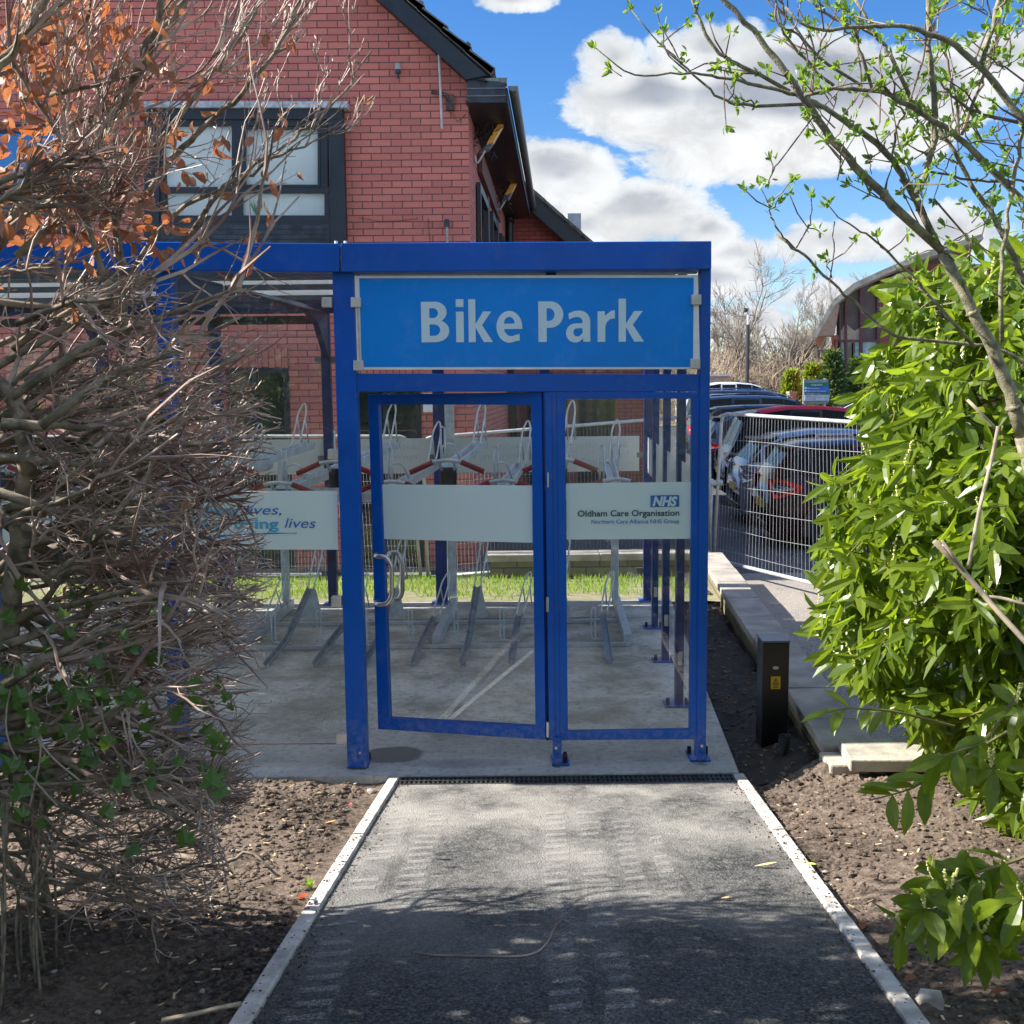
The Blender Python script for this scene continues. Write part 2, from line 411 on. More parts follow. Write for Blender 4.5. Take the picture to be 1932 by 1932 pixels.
c = T.mixc(T.m('MULTIPLY', T.smooth(nf, 0.45, 0.7), 0.6), c, (0.2, 0.19, 0.155, 1))
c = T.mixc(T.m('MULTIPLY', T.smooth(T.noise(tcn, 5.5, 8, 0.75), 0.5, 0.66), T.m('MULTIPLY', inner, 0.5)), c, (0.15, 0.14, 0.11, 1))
PW = PZ(742, 1424, 0)
ex = T.m('DIVIDE', T.m('SUBTRACT', sp.outputs[0], PW.x), 0.17); ey = T.m('DIVIDE', T.m('SUBTRACT', sp.outputs[1], PW.y), 0.13)
rr = T.m('SQRT', T.m('ADD', T.m('MULTIPLY', ex, ex), T.m('MULTIPLY', ey, ey)))
rr = T.m('ADD', rr, T.m('MULTIPLY', T.m('SUBTRACT', T.noise(tcn, 6, 4), 0.5), 0.5))
wet = T.smooth(rr, 1.1, 0.85)
PW2 = PZ(880, 1440, 0)
ex = T.m('DIVIDE', T.m('SUBTRACT', sp.outputs[0], PW2.x), 0.42); ey = T.m('DIVIDE', T.m('SUBTRACT', sp.outputs[1], PW2.y), 0.1)
r2 = T.m('ADD', T.m('SQRT', T.m('ADD', T.m('MULTIPLY', ex, ex), T.m('MULTIPLY', ey, ey))), T.m('MULTIPLY', T.noise(tcn, 5, 5), 0.8))
wet2 = T.m('MULTIPLY', T.smooth(r2, 1.4, 0.7), 0.5)
wetm = T.m('MAXIMUM', wet, wet2)
c = T.mixc(T.m('MULTIPLY', wetm, 0.85), c, (0.085, 0.083, 0.08, 1))
T.l.new(c, b_.inputs['Base Color']); T.l.new(T.m('SUBTRACT', 0.85, T.m('MULTIPLY', wetm, 0.3)), b_.inputs['Roughness'])
wv = T.node('ShaderNodeTexWave'); wv.inputs['Scale'].default_value = 28; wv.inputs['Distortion'].default_value = 5; wv.inputs['Detail'].default_value = 3
T.l.new(tcn, wv.inputs['Vector'])
bp = T.node('ShaderNodeBump'); bp.inputs['Strength'].default_value = 0.35; bp.inputs['Distance'].default_value = 0.003
T.l.new(T.m('ADD', wv.outputs[1], nf), bp.inputs['Height']); T.l.new(bp.outputs[0], b_.inputs['Normal'])

SF = 4.945                                        # front edge of the slab (Y)
slab_fr = PZ(1397, 1462, 0); slab_br = PZ(1290, 1131, 0)
SY = slab_br.y
xr_f = slab_fr.x
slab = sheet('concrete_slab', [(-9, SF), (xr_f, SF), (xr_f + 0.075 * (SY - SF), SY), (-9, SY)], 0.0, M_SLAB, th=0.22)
jb = MB(); jb.box(-9, -0.87, 5.425, 5.431, 0.0015, 0.0025); jb.box(-9, 1.3, 8.5, 8.506, 0.0015, 0.0025)
tag(jb.build('slab_joint', mat('joint', (0.05, 0.05, 0.045), 0.9)), kind='structure')

# path (slopes down to the slab) ------------------------------------------
PS = 0.13
def pz(y):
    y = min(y, SF)
    return -0.02 + PS * (SF - y) if y > 1.2 else -0.02 + PS * (SF - 1.2) + 0.02 * (1.2 - y)
def onpath(u, v):
    d = direction(u, v)
    t = (-0.02 + PS * SF - EYE.z) / (d.z + PS * d.y); return EYE + d * t
KL0, KL1 = onpath(742, 1474), onpath(455, 1932)
KR0, KR1 = onpath(1393, 1464), onpath(1730, 1932)
def kl(y): return KL0.x + (KL1.x - KL0.x) * (y - KL0.y) / (KL1.y - KL0.y)
def kr(y): return KR0.x + (KR1.x - KR0.x) * (y - KR0.y) / (KR1.y - KR0.y)
GY = 0.10
b = MB(); ys = [SF - GY - 0.002 - i * 0.2 for i in range(19)] + [1.0, 0, -3, -8]
vs = []; fs = []
for y in ys:
    for k in range(9):
        x = kl(y) + 0.03 + (kr(y) - kl(y) - 0.06) * k / 8
        vs.append((x, y, pz(y) + rnd.uniform(-.0015, .0015)))
for i in range(len(ys) - 1):
    for k in range(8): fs.append((i * 9 + k, i * 9 + 9 + k, i * 9 + 10 + k, i * 9 + k + 1))
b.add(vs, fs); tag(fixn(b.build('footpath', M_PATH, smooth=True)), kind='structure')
M_EDG = mat('concrete_edging', (0.56, 0.52, 0.47), 0.85, 0, 0.2, 14, bump=0.5, bscale=90, dist=0.004)
M_EDGD = mat('soil_smear', (0.2, 0.16, 0.12), 0.9)
for nm, fx in (('path_kerb', kl), ('path_kerb', kr)):
    b = MB(); y = SF - 0.004; first = True
    while y > -6:
        y2 = y - 0.93; s0 = 0.0 if nm == 'x' else 0
        h = rnd.uniform(0.0, 0.004)
        vs = []
        for yy in (y, y2 + 0.006):
            z = pz(yy) + 0.012 + h
            for (ox, oz) in ((-0.027, -0.2), (-0.027, -0.006), (-0.021, 0), (0.021, 0), (0.027, -0.006), (0.027, -0.2)): vs.append((fx(yy) + ox, yy, z + oz))
        b.add(vs, [(i, (i + 1) % 6, 6 + (i + 1) % 6, 6 + i) for i in range(6)] + [(5, 4, 3, 2, 1, 0), (6, 7, 8, 9, 10, 11)])
        y = y2
    tag(fixn(b.build(nm, M_EDG)), kind='structure')

# channel drain --------------------------------------------------------
dr = empty('channel_drain', (0.1, SF - GY / 2, 0), 'black slotted channel drain along the foot of the slab', 'drain')
b = MB(); x0, x1 = kl(SF) + 0.035, kr(SF) - 0.035; yf, yb = SF - GY, SF - 0.003; zt = -0.006
n = 70; px_ = (x1 - x0) / n
M_DR = mat('drain_plastic', (0.035, 0.036, 0.038), 0.5, 0, 0.3, 30)
for (a, c) in ((yf, yf + 0.012), ((yf + yb) / 2 - 0.006, (yf + yb) / 2 + 0.006), (yb - 0.012, yb)): b.box(x0, x1, a, c, zt - 0.03, zt)
for i in range(n + 1): b.box(x0 + i * px_ - 0.006, x0 + i * px_ + 0.006, yf + 0.001, yb - 0.001, zt - 0.028, zt - 0.002)
b.build('grating', M_DR, dr)
b = MB(); b.box(x0 - .01, x1 + .01, yf, yb, -0.15, -0.09); b.box(x0 - .01, x1 + .01, yf - 0.004, yf, -0.15, -0.012); b.build('channel', BLACK, dr)

# pavement, car park -------------------------------------------------------
def wallx(y): return 1.53 + 0.0785 * (y - 4.9)          # left face of the low wall cap
sheet('pavement', [(wallx(3.6) + 0.1, 3.0), (14, 3.0), (14, 12.3), (wallx(10.6) + 0.1, 11.6)], -0.20, M_PAVE)
b = MB(); cp = []
xs = [-30, 2.0, 5, 9, 14, 20, 34]; ysn = [11.3, 14, 17, 20, 24, 28, 34, 40]
def cz(y): return -0.215 if y < 17 else -0.215 + 0.032 * (y - 17)
for y in ysn:
    for x in xs: cp.append((x, y, cz(y)))
n = len(xs)
b.add(cp, [(i * n + k, i * n + k + 1, (i + 1) * n + k + 1, (i + 1) * n + k) for i in range(len(ysn) - 1) for k in range(n - 1)])
tag(b.build('car_park', M_CARP), kind='structure')
M_LINE = mat('worn_white_line', (0.5, 0.5, 0.48), 0.8, 0, 0.3, 25, col2=(0.2, 0.2, 0.2))
b = MB()
for k in range(18):
    y0, y1 = 11.2 + k * 1.2, 11.2 + (k + 1) * 1.2
    xx = lambda y: 3.75 + 0.068 * (y - 11.2)
    b.add([(xx(y0), y0, cz(y0) + .005), (xx(y0) + .1, y0, cz(y0) + .005), (xx(y1) + .1, y1, cz(y1) + .005), (xx(y1), y1, cz(y1) + .005)], [(0, 1, 2, 3)])
for k in range(7):
    y = 12.9 + 2.47 * k; x = 3.85 + 0.068 * (y - 11.2)
    b.add([(x, y, cz(y) + .005), (x + 4.8, y, cz(y) + .005), (x + 4.8, y + .1, cz(y) + .005), (x, y + .1, cz(y) + .005)], [(0, 1, 2, 3)])
tag(b.build('bay_markings', M_LINE), kind='structure')

# lawn strip -----------------------------------------------------------------
M_LAWN = mat('lawn_soil', (0.17, 0.2, 0.07), 0.95, 0, 0.3, 9, col2=(0.3, 0.24, 0.18))
vs = []; b = MB(); nx, ny = 90, 10
for j in range(ny):
    for i in range(nx):
        x = -9 + 11.0 * i / (nx - 1); y = SY + 0.004 + (11.35 - SY) * j / (ny - 1)
        vs.append((x, y, -0.015 - 0.06 * (y - SY) + rnd.uniform(-.008, .008)))
b.add(vs, [(j * nx + i, j * nx + i + 1, (j + 1) * nx + i + 1, (j + 1) * nx + i) for j in range(ny - 1) for i in range(nx - 1)])
tag(b.build('lawn', M_LAWN, smooth=True), kind='structure')
b = MB()
for i in range(9000):
    y = SY + 0.12 + (11.2 - SY) * rnd.random() ** 0.9; x = rnd.uniform(-4.6, 1.75)
    if y < SY + 0.42 and rnd.random() < 0.82: continue
    if math.sin(x * 5.1 + 1) * math.sin(x * 2.3 + y * 3) > 0.55 and y < 10.2: continue
    z = -0.015 - 0.06 * (y - SY); h = rnd.uniform(.03, .075) * (1.3 if rnd.random() < .1 else 1); a = rnd.uniform(0, 6.28)
    lx, ly = rnd.uniform(-.03, .03), rnd.uniform(-.03, .03); wx, wy = math.cos(a) * .004, math.sin(a) * .004
    b.add([(x - wx, y - wy, z), (x + wx, y + wy, z), (x + wx + lx * .5, y + wy + ly * .5, z + h * .6), (x + lx, y + ly, z + h), (x - wx + lx * .5, y - wy + ly * .5, z + h * .6)], [(0, 1, 2, 3, 4)])
tag(b.build('grass', leafmat('grass_blade', (0.16, 0.3, 0.03), (0.3, 0.42, 0.07), 0.6, 0.4)), kind='stuff')

# paving between lawn and the brick building
sheet('paving', [(-14, 11.3), (1.9, 11.3), (1.95, 12.1), (-14, 12.1)], -0.13, mat('grey_paving', (0.2, 0.19, 0.18), 0.9, 0, 0.2, 6), th=0.05)

# soil ------------------------------------------------------------------------
M_SOIL = bpy.data.materials.new('bare_soil'); M_SOIL.use_nodes = True
T = NT(M_SOIL.node_tree); b_ = M_SOIL.node_tree.nodes['Principled BSDF']; tcn = T.node('ShaderNodeTexCoord').outputs['Object']
c = T.mixc(T.smooth(T.noise(tcn, 1.6, 5), 0.35, 0.7), (0.055, 0.041, 0.033, 1), (0.23, 0.172, 0.135, 1))
c = T.mixc(T.m('MULTIPLY', T.smooth(T.noise(tcn, 40, 6, 0.75), 0.4, 0.7), 0.6), c, (0.42, 0.335, 0.265, 1))
c = T.mixc(T.m('MULTIPLY', T.smooth(T.noise(tcn, 14, 5, 0.7), 0.55, 0.7), 0.5), c, (0.085, 0.06, 0.045, 1))
T.l.new(c, b_.inputs['Base Color']); b_.inputs['Roughness'].default_value = 0.95; b_.inputs['Specular IOR Level'].default_value = 0.15
bp = T.node('ShaderNodeBump'); bp.inputs['Strength'].default_value = 1.0; bp.inputs['Distance'].default_value = 0.02
T.l.new(T.noise(tcn, 38, 7, 0.75), bp.inputs['Height']); T.l.new(bp.outputs[0], b_.inputs['Normal'])
from mathutils import noise as mn
def soil_z(x, y):
    """height of the bare ground either side of the path"""
    n = mn.fractal(Vector((x * 2.2, y * 2.2, 0)), 1.0, 2.1, 5) * 0.026 + mn.fractal(Vector((x * 9, y * 9, 3)), 1.0, 2.0, 4) * 0.017
    base = pz(y) - 0.03 if y < SF else -0.055 - 0.01 * (y - SF)
    if x > 0.3:
        d = x - kr(min(y, SF))
        if y < 4.9: base += 0.05 * min(1, max(0, d / 0.5)) * min(1, max(0, (4.9 - y) / .5))
        if y > 4.7: base += 0.07 * max(0, 1 - (wallx(y) - x) / 0.3) if x < wallx(y) else 0
        if y < 4.92: base += 0.07 * min(1, max(0, (x - 1.25) / .3)) * min(1, max(0, (y - 4.1) / .4))
        if x > wallx(y) + 0.02 and y < 4.9: base = max(base, -0.02)
    else:
        d = kl(min(y, SF)) - x
        base += 0.02 * min(1, max(0, d / 0.6))
        if y > 4.5: base += 0.012 * min(1, (y - 4.5) / 0.4)
    return base + n
def soil(name, xa, xb, ya, yb, step, inside):
    b = MB(); nx = int((xb - xa) / step) + 1; ny = int((yb - ya) / step) + 1; vs = []; idx = {}
    for j in range(ny):
        for i in range(nx):
            x = xa + i * step; y = ya + j * step
            vs.append((x, y, soil_z(x, y)))
    fs = []
    for j in range(ny - 1):
        for i in range(nx - 1):
            if inside(xa + (i + .5) * step, ya + (j + .5) * step): fs.append((j * nx + i, j * nx + i + 1, (j + 1) * nx + i + 1, (j + 1) * nx + i))
    b.add(vs, fs); o = b.build(name, M_SOIL, smooth=True)
    bm = bmesh.new(); bm.from_mesh(o.data); bmesh.ops.delete(bm, geom=[v for v in bm.verts if not v.link_faces], context='VERTS'); bm.to_mesh(o.data); bm.free()
    return tag(o, kind='structure')
inL = lambda x, y: x < kl(min(y, SF)) and y < SF + .03
inR = lambda x, y: (x > kr(min(y, SF)) - 0.0 if y < SF else x > xr_f + .075 * (y - SF) - .02) and (y < 4.86 or x < wallx(y) + 0.2)
soil('soil', -5.2, -0.6, 0.6, SF + .02, 0.035, inL)
soil('soil', 0.7, 5.2, 0.6, 4.92, 0.035, inR)
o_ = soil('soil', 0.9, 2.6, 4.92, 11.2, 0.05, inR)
M_SOILD = mat('shade_black_soil', (0.06, 0.045, 0.035), .85, 0, .3, 12, col2=(.025, .02, .016), bump=1.0, bscale=45, dist=.015)  # darker soil copy: the shelter's shade is put into its colour
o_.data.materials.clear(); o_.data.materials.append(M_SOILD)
sheet('soil', [(-30, -20), (-4.9, -20), (-4.9, SF), (-30, SF)], 0.2, M_SOIL)
# clods and stones
ico = [(0, 0, -1), (.72, .53, -.45), (-.28, .85, -.45), (-.89, 0, -.45), (-.28, -.85, -.45), (.72, -.53, -.45), (.28, .85, .45), (-.72, .53, .45), (-.72, -.53, .45), (.28, -.85, .45), (.89, 0, .45), (0, 0, 1)]
icf = [(0, 2, 1), (1, 5, 0), (0, 3, 2), (0, 4, 3), (0, 5, 4), (1, 10, 5), (2, 6, 1), (3, 7, 2), (4, 8, 3), (5, 9, 4), (1, 6, 10), (2, 7, 6), (3, 8, 7), (4, 9, 8), (5, 10, 9), (6, 11, 10), (7, 11, 6), (8, 11, 7), (9, 11, 8), (10, 11, 9)]
def rock(b, x, y, z, r, flat=0.7):
    s = (r * rnd.uniform(.7, 1.3), r * rnd.uniform(.7, 1.3), r * flat * rnd.uniform(.7, 1.2)); a = rnd.uniform(0, 6.28); ca, sa = math.cos(a), math.sin(a)
    vs = []
    for (p, q, t) in ico:
        k = rnd.uniform(.78, 1.15); p, q, t = p * s[0] * k, q * s[1] * k, t * s[2] * k
        vs.append((x + p * ca - q * sa, y + p * sa + q * ca, z + t))
    b.add(vs, icf)
b = MB()
for i in range(26000):
    if rnd.random() < .56: x, y = rnd.uniform(-3.4, -.75), rnd.uniform(2.1, 4.93); ok = inL(x + .03, y)
    else: x, y = rnd.uniform(.9, 3.6), rnd.uniform(2.1, 4.86); ok = inR(x - .035, y)
    if not ok: continue
    r = 0.004 + 0.012 * rnd.random() ** 2 + (0.016 * rnd.random() if rnd.random() < .06 else 0)
    rock(b, x, y, soil_z(x, y) + r * .15, r)
for i in range(1500):
    x, y = rnd.uniform(1.0, 2.2), rnd.uniform(4.9, 10.8)
    if inR(x - .03, y) and x < wallx(y) - .02: r = rnd.uniform(.006, .02); rock(b, x, y, soil_z(x, y) + r * .1, r)
tag(b.build('soil_clods', M_SOIL), kind='stuff')
b = MB()
M_ST = mat('pale_stone', (0.42, 0.37, 0.32), 0.85, 0, 0.35, 9)
for i in range(420):
    if rnd.random() < .5: x, y = rnd.uniform(-3.0, -.75), rnd.uniform(2.2, 4.9); ok = inL(x + .02, y)
    else: x, y = rnd.uniform(.9, 3.2), rnd.uniform(2.2, 4.8); ok = inR(x - .02, y)
    if ok: r = rnd.uniform(.004, .011); rock(b, x, y, soil_z(x, y) + r * .3, r)
tag(b.build('gravel', M_ST), kind='stuff')

# crumbs of soil spilt over the edgings, straw and bark chips
b = MB()
for i in range(1500):
    y = rnd.uniform(2.2, 4.85); s = rnd.choice((-1, 1)); o = abs(rnd.gauss(0, .06)); x = (kl(y) + o - .03) if s < 0 else (kr(y) - o + .03); r = rnd.uniform(.0012, .005)
    edgy = o < .055
    if edgy and rnd.random() < .55: continue
    rock(b, x, y, pz(y) + (.013 if edgy else .001) + r * .4, r)
tag(b.build('soil_crumbs', M_SOIL), kind='stuff')
b = MB()
for i in range(620):
    if rnd.random() < .5: x, y = rnd.uniform(-2.6, -.75), rnd.uniform(2.2, 4.9); ok = inL(x + .02, y)
    else: x, y = rnd.uniform(.9, 2.6), rnd.uniform(2.2, 5.6); ok = inR(x - .02, y)
    if not ok: continue
    a = rnd.uniform(0, 6.28); L = rnd.uniform(.006, .03); w_ = rnd.uniform(.001, .004); z = soil_z(x, y) + rnd.uniform(.006, .014); dx_, dy_ = math.cos(a), math.sin(a); t = rnd.uniform(-.2, .2)
    b.prism([(x - dy_ * w_, y + dx_ * w_, z), (x + dy_ * w_, y - dx_ * w_, z), (x + dy_ * w_ + dx_ * L, y - dx_ * w_ + dy_ * L, z + t * L), (x - dy_ * w_ + dx_ * L, y + dx_ * w_ + dy_ * L, z + t * L)], (0, 0, .0015))
tag(b.build('bark_litter', mat('straw_chip', (.55, .42, .25), .8, 0, .35, 2)), kind='stuff')
# dusty tyre prints on the path
M_DUST = bpy.data.materials.new('dust'); M_DUST.use_nodes = True
T = NT(M_DUST.node_tree); b_ = M_DUST.node_tree.nodes['Principled BSDF']; tcn = T.node('ShaderNodeTexCoord').outputs['Object']
b_.inputs['Base Color'].default_value = (0.46, 0.44, 0.41, 1); b_.inputs['Roughness'].default_value = 0.95
T.l.new(T.m('MULTIPLY', T.smooth(T.noise(tcn, 130, 6, 0.8), 0.36, 0.66), T.smooth(T.noise(tcn, 3.5, 4), 0.3, 0.6, 0.15, 0.6)), b_.inputs['Alpha'])
b = MB(); TRK = MB()
for (xa, wd, ya, yb) in ((-.52, .1, 2.3, 4.3), (-.68, .1, 2.2, 4.1), (-.36, .09, 3.2, 4.4), (.16, .085, 2.5, 4.35), (.30, .085, 2.5, 4.3), (.44, .07, 3.3, 4.2), (.56, .05, 3.3, 4.0)):
    y = ya
    while y < yb:
        cx = xa + 0.02 * math.sin(y * 1.3) + (y - 3.3) * (0.03); sk = rnd.uniform(.010, .018)
        cx += rnd.uniform(-.008, .008)
        if rnd.random() < .84 and cx - wd / 2 > kl(y) + .06:
            z = lambda q: pz(q) + 0.004
            b.add([(cx - wd / 2, y, z(y)), (cx + wd / 2, y + sk, z(y + sk)), (cx + wd / 2, y + sk + .036, z(y + sk + .036)), (cx - wd / 2, y + .03, z(y + .03))], [(0, 1, 2, 3)])
        y += 0.078
    m_ = 12; z = lambda q: pz(q) + 0.003
    for i in range(m_):
        a, e = ya - .1 + (yb - ya + .4) * i / m_, ya - .1 + (yb - ya + .4) * (i + 1) / m_; ca, ce = [xa + 0.02 * math.sin(q * 1.3) + (q - 3.3) * .03 for q in (a, e)]
        if ca - wd * .6 > kl(a) + .06: TRK.add([(ca - wd * .62, a, z(a)), (ca + wd * .62, a, z(a)), (ce + wd * .62, e, z(e)), (ce - wd * .62, e, z(e))], [(0, 1, 2, 3)])
tag(b.build('dust_prints', M_DUST), kind='stuff')
M_DU2 = M_DUST.copy(); M_DU2.name = 'thin_dust'; T = NT(M_DU2.node_tree); bb_ = M_DU2.node_tree.nodes['Principled BSDF']; tcn = T.node('ShaderNodeTexCoord').outputs['Object']
T.l.new(T.m('MULTIPLY', T.smooth(T.noise(tcn, 90, 6, 0.8), 0.35, 0.7), T.smooth(T.noise(tcn, 9, 5, .7), 0.35, 0.7, 0.0, 0.42)), bb_.inputs['Alpha'])
tag(TRK.build('dust_tracks', M_DU2), kind='stuff')

# low stone walls -----------------------------------------------------------------
M_CAP = mat('stone_coping', (0.36, 0.325, 0.28), 0.9, 0, 0.16, 5, bump=0.5, bscale=70, dist=0.004)
M_STW = brickmat('buff_stone_courses', 'x', (0.22, 0.19, 0.12), (0.15, 0.135, 0.09), (0.06, 0.05, 0.04), 0.30, 0.1, 0.008)
M_STY = brickmat('buff_stone_courses_side', 'y', (0.24, 0.2, 0.12), (0.16, 0.14, 0.09), (0.06, 0.05, 0.04), 0.30, 0.1, 0.008)
WZ = 0.15
sw = empty('low_stone_wall', (wallx(7), 7, -0.2), 'low stone wall with flat coping slabs running beside the black power pillar', 'wall')
b = MB()
ya, yb_ = 4.93, 11.0
b.prism([(wallx(ya) + .03, ya + .02, -.3), (wallx(ya) + .24, ya + .02, -.3), (wallx(yb_) + .24, yb_, -.3), (wallx(yb_) + .03, yb_, -.3)], (0, 0, .3 + WZ - .06))
fixn(b.build('stone_courses', M_STY, sw))
yj = [PZ(1400, vv, WZ).y for vv in (1413, 1357, 1298, 1247, 1204)]
yj = [4.9] + yj[1:]
while yj[-1] < 10.6: yj.append(yj[-1] + 0.72)
yj[-1] = 11.0
for i in range(len(yj) - 1):
    b = MB(); a, c_ = yj[i] + .006, yj[i + 1] - .006; jx = rnd.uniform(-.006, .006); tz = rnd.uniform(-.003, .003)
    b.prism([(wallx(a) + jx, a, WZ - .055 + tz), (wallx(a) + .27 + jx, a, WZ - .055 + tz), (wallx(c_) + .27 + jx, c_, WZ - .055 + tz), (wallx(c_) + jx, c_, WZ - .055 + tz)], (0, 0, .055))
    fixn(b.build('coping_slab', M_CAP, sw, bevel=.006))
sb = empty('low_stone_wall', (0.8, 11.05, -0.2), 'low buff stone wall across the back of the lawn strip', 'wall')
xL = P(917, 1050, 11.0).x
b = MB(); b.box(xL + .04, wallx(11) + .02, 11.03, 11.28, -.3, WZ - .085); b.build('stone_courses', M_STW, sb)
xx = xL
while xx < wallx(11) - .1:
    x2 = min(xx + .62, wallx(11) - .004); b = MB(); b.box(xx, x2 - .006, 11.0, 11.3, WZ - .08, WZ + rnd.uniform(-.004, .003)); b.build('coping_slab', M_CAP, sb, bevel=.008); xx = x2
# broken front end: slabs catching the sun
M_CAP2 = mat('buff_coping', (0.40, 0.365, 0.30), 0.9, 0, 0.22, 7, bump=0.7, bscale=60, dist=0.005)
se = empty('broken_wall_end', (1.9, 4.85, -0.05), 'sunlit broken end of the stone wall topped by a thick buff slab', 'wall')
e0 = PZ(1602, 1441, 0.16); e1 = PZ(1860, 1441, 0.16)
b = MB(); b.box(1.50, 1.80, 4.70, 4.885, -.12, .125); b.box(1.53, 1.78, 4.62, 4.698, -.12, .075); b.build('rubble_stone', M_CAP2, se, bevel=.01)
b = MB(); b.prism([(1.56, 4.60, .127), (2.62, 4.56, .127), (2.66, 4.86, .127), (1.60, 4.90, .127)], (0, 0, .06)); fixn(b.build('coping_slab', M_CAP2, se, bevel=.007))
b = MB(); b.box(1.81, 3.2, 4.68, 4.88, -.2, .125); b.build('mortar_bed', mat('mortar_bed', (0.25, 0.21, 0.16), .95, 0, .3, 12, bump=.8, bscale=30, dist=.01), se)
b = MB(); b.prism([(2.67, 4.58, .127), (3.4, 4.55, .127), (3.44, 4.84, .127), (2.70, 4.86, .127)], (0, 0, .06)); fixn(b.build('coping_slab', M_CAP2, se, bevel=.007))
# ================================================================== the cycle shelter
YF = 5.03
sh = empty('bike_shelter', (0, YF, 0), 'long blue framed glass cycle shelter with a Bike Park sign over its door', 'shelter')
def qf(name, pts, Y, depth, m, parent, bevel=0.003):
    """bar whose face has the given picture corners at distance Y"""
    b = MB(); ys = Y if isinstance(Y, (list, tuple)) else [Y] * len(pts)
    b.prism([P(u, v, y) for (u, v), y in zip(pts, ys)], (0, depth, 0)); return fixn(b.build(name, m, parent, bevel=bevel))
# fascias
fa = qf('fascia', [(643, 458.4), (1342.5, 454.5), (1342.5, 507.5), (643, 513)], YF - .04, 0.10, BLUE, sh, .004)
fb = qf('fascia', [(-330, 451), (639.5, 459), (639.5, 513), (-330, 505)], YF - .04, 0.10, BLUE, sh, .004)
b = MB(); z_ = P(640, 458, YF - .04)
for dx_ in (-.02, .025): b = MB(); b.tube([z_ + Vector((dx_, .03, -.01)), z_ + Vector((dx_, .03, .012))], .008, 8); b.build('bolt', WHITE, sh)
# posts
def post(pts, foot, bolts=True, depth=.1):
    p = qf('post', pts, YF, depth, BLUE, sh, .004)
    (a, c_, v) = foot
    g0, g1 = PZ(a, v, 0.0), PZ(c_, v, 0.0)
    b = MB(); y0 = g0.y; b.box(g0.x, g1.x, y0, y0 + .15, 0.001, 0.011); b.build('foot_plate', BLUE, p, bevel=.002)
    bb = MB()
    if bolts:
        for (bx, by) in bolts: bb = MB(); bb.tube([(g0.x + bx, y0 + by, .008), (g0.x + bx, y0 + by, .045), (g0.x + bx, y0 + by, .05)], [.011, .011, .006], 8); bb.build('anchor_bolt', BLACK, p)
    return p
pl = post([(626.5, 513), (666, 513), (692, 1449), (655.5, 1449)], (654, 695, 1450), [(.1, .1)])
b = MB(); c_ = P(679, 1420, YF - .001); b.tube([c_, c_ + Vector((0, -.006, 0))], .007, 10); b.build('rivet', STEEL, pl)
pm = post([(1043, 1392), (1059.5, 1392), (1059.5, 1444), (1043, 1444)], (1041.5, 1074.5, 1446), [(.07, .03), (.07, .075)], .05)
b = MB(); c_ = P(1049, 1411, YF - .001); b.tube([c_, c_ + Vector((0, -.006, 0))], .007, 10); b.build('rivet', STEEL, pm)
pr = post([(1322, 507), (1342, 507), (1332, 1435), (1314.5, 1435)], (1302, 1342, 1438), [(.012, .1), (.1, .1)], .08)
b = MB(); c_ = P(1324, 1407, YF - .001); b.tube([c_, c_ + Vector((0, -.006, 0))], .007, 10); b.build('rivet', STEEL, pr)
p5 = post([(292, 505), (322, 505), (350, 1448), (318, 1448)], (314, 354, 1450), [(.1, .1)])
p6 = post([(-70, 505), (-38, 505), (10, 1448), (-22, 1448)], (-26, 14, 1450), [(.1, .1)])
# transom
qf('transom', [(667, 704.5), (1321.5, 706), (1321.5, 739), (667.5, 739)], YF + .012, .07, BLUE, sh)
# fixed side frame
Yp = YF + .012
outer = [P(1027, 740, Yp), P(1321.5, 739.5, Yp), P(1316, 1395, Yp), P(1036, 1397, Yp)]
inner_ = [P(1066, 752.5, Yp), P(1306, 752, Yp), P(1301.5, 1378, Yp), P(1071.5, 1382, Yp)]
b = MB(); b.frame(outer, inner_, (0, .045, 0)); fx = fixn(b.build('side_light_frame', BLUE, sh, bevel=.003))
b = MB()
for (u0, u1) in ((1041, 1048), (1050, 1057)):
    b = MB(); b.tube([P(u0, 745, Yp - .0005), P(u1, 1392, Yp - .0005)], .0012, 4); b.build('groove', BLUED, fx)
b = MB(); g = [P(1065, 751.5, Yp + .02), P(1307, 751, Yp + .02), P(1302.5, 1379, Yp + .02), P(1070.5, 1383, Yp + .02)]; b.prism(g, (0, .008, 0)); fixn(b.build('glass_pane', GLASS, fx))
# frosted film
def film(name, tint, alpha=.92):
    m = bpy.data.materials.new(name); m.use_nodes = True
    T = NT(m.node_tree); T.n.clear(); o = T.node('ShaderNodeOutputMaterial')
    tr = T.node('ShaderNodeBsdfTransparent'); df = T.node('ShaderNodeBsdfDiffuse'); df.inputs[0].default_value = c4(tint)
    tl = T.node('ShaderNodeBsdfTranslucent'); tl.inputs[0].default_value = c4(tint); gl = T.node('ShaderNodeBsdfGlossy'); gl.inputs['Roughness'].default_value = .08
    a = T.node('ShaderNodeMixShader'); a.inputs[0].default_value = .45; T.l.new(df.outputs[0], a.inputs[1]); T.l.new(tl.outputs[0], a.inputs[2])
    fr = T.node('ShaderNodeFresnel'); fr.inputs[0].default_value = 1.4
    c_ = T.node('ShaderNodeMixShader'); T.l.new(T.m('MULTIPLY', fr.outputs[0], 0.45), c_.inputs[0]); T.l.new(a.outputs[0], c_.inputs[1]); T.l.new(gl.outputs[0], c_.inputs[2])
    d = T.node('ShaderNodeMixShader'); d.inputs[0].default_value = alpha; T.l.new(tr.outputs[0], d.inputs[1]); T.l.new(c_.outputs[0], d.inputs[2]); T.l.new(d.outputs[0], o.inputs[0])
    return m
FILM = film('frosted_film', (0.84, 0.97, 0.97), .95); FILM2 = film('frosted_film_back', (0.86, 0.9, 0.88), .93)
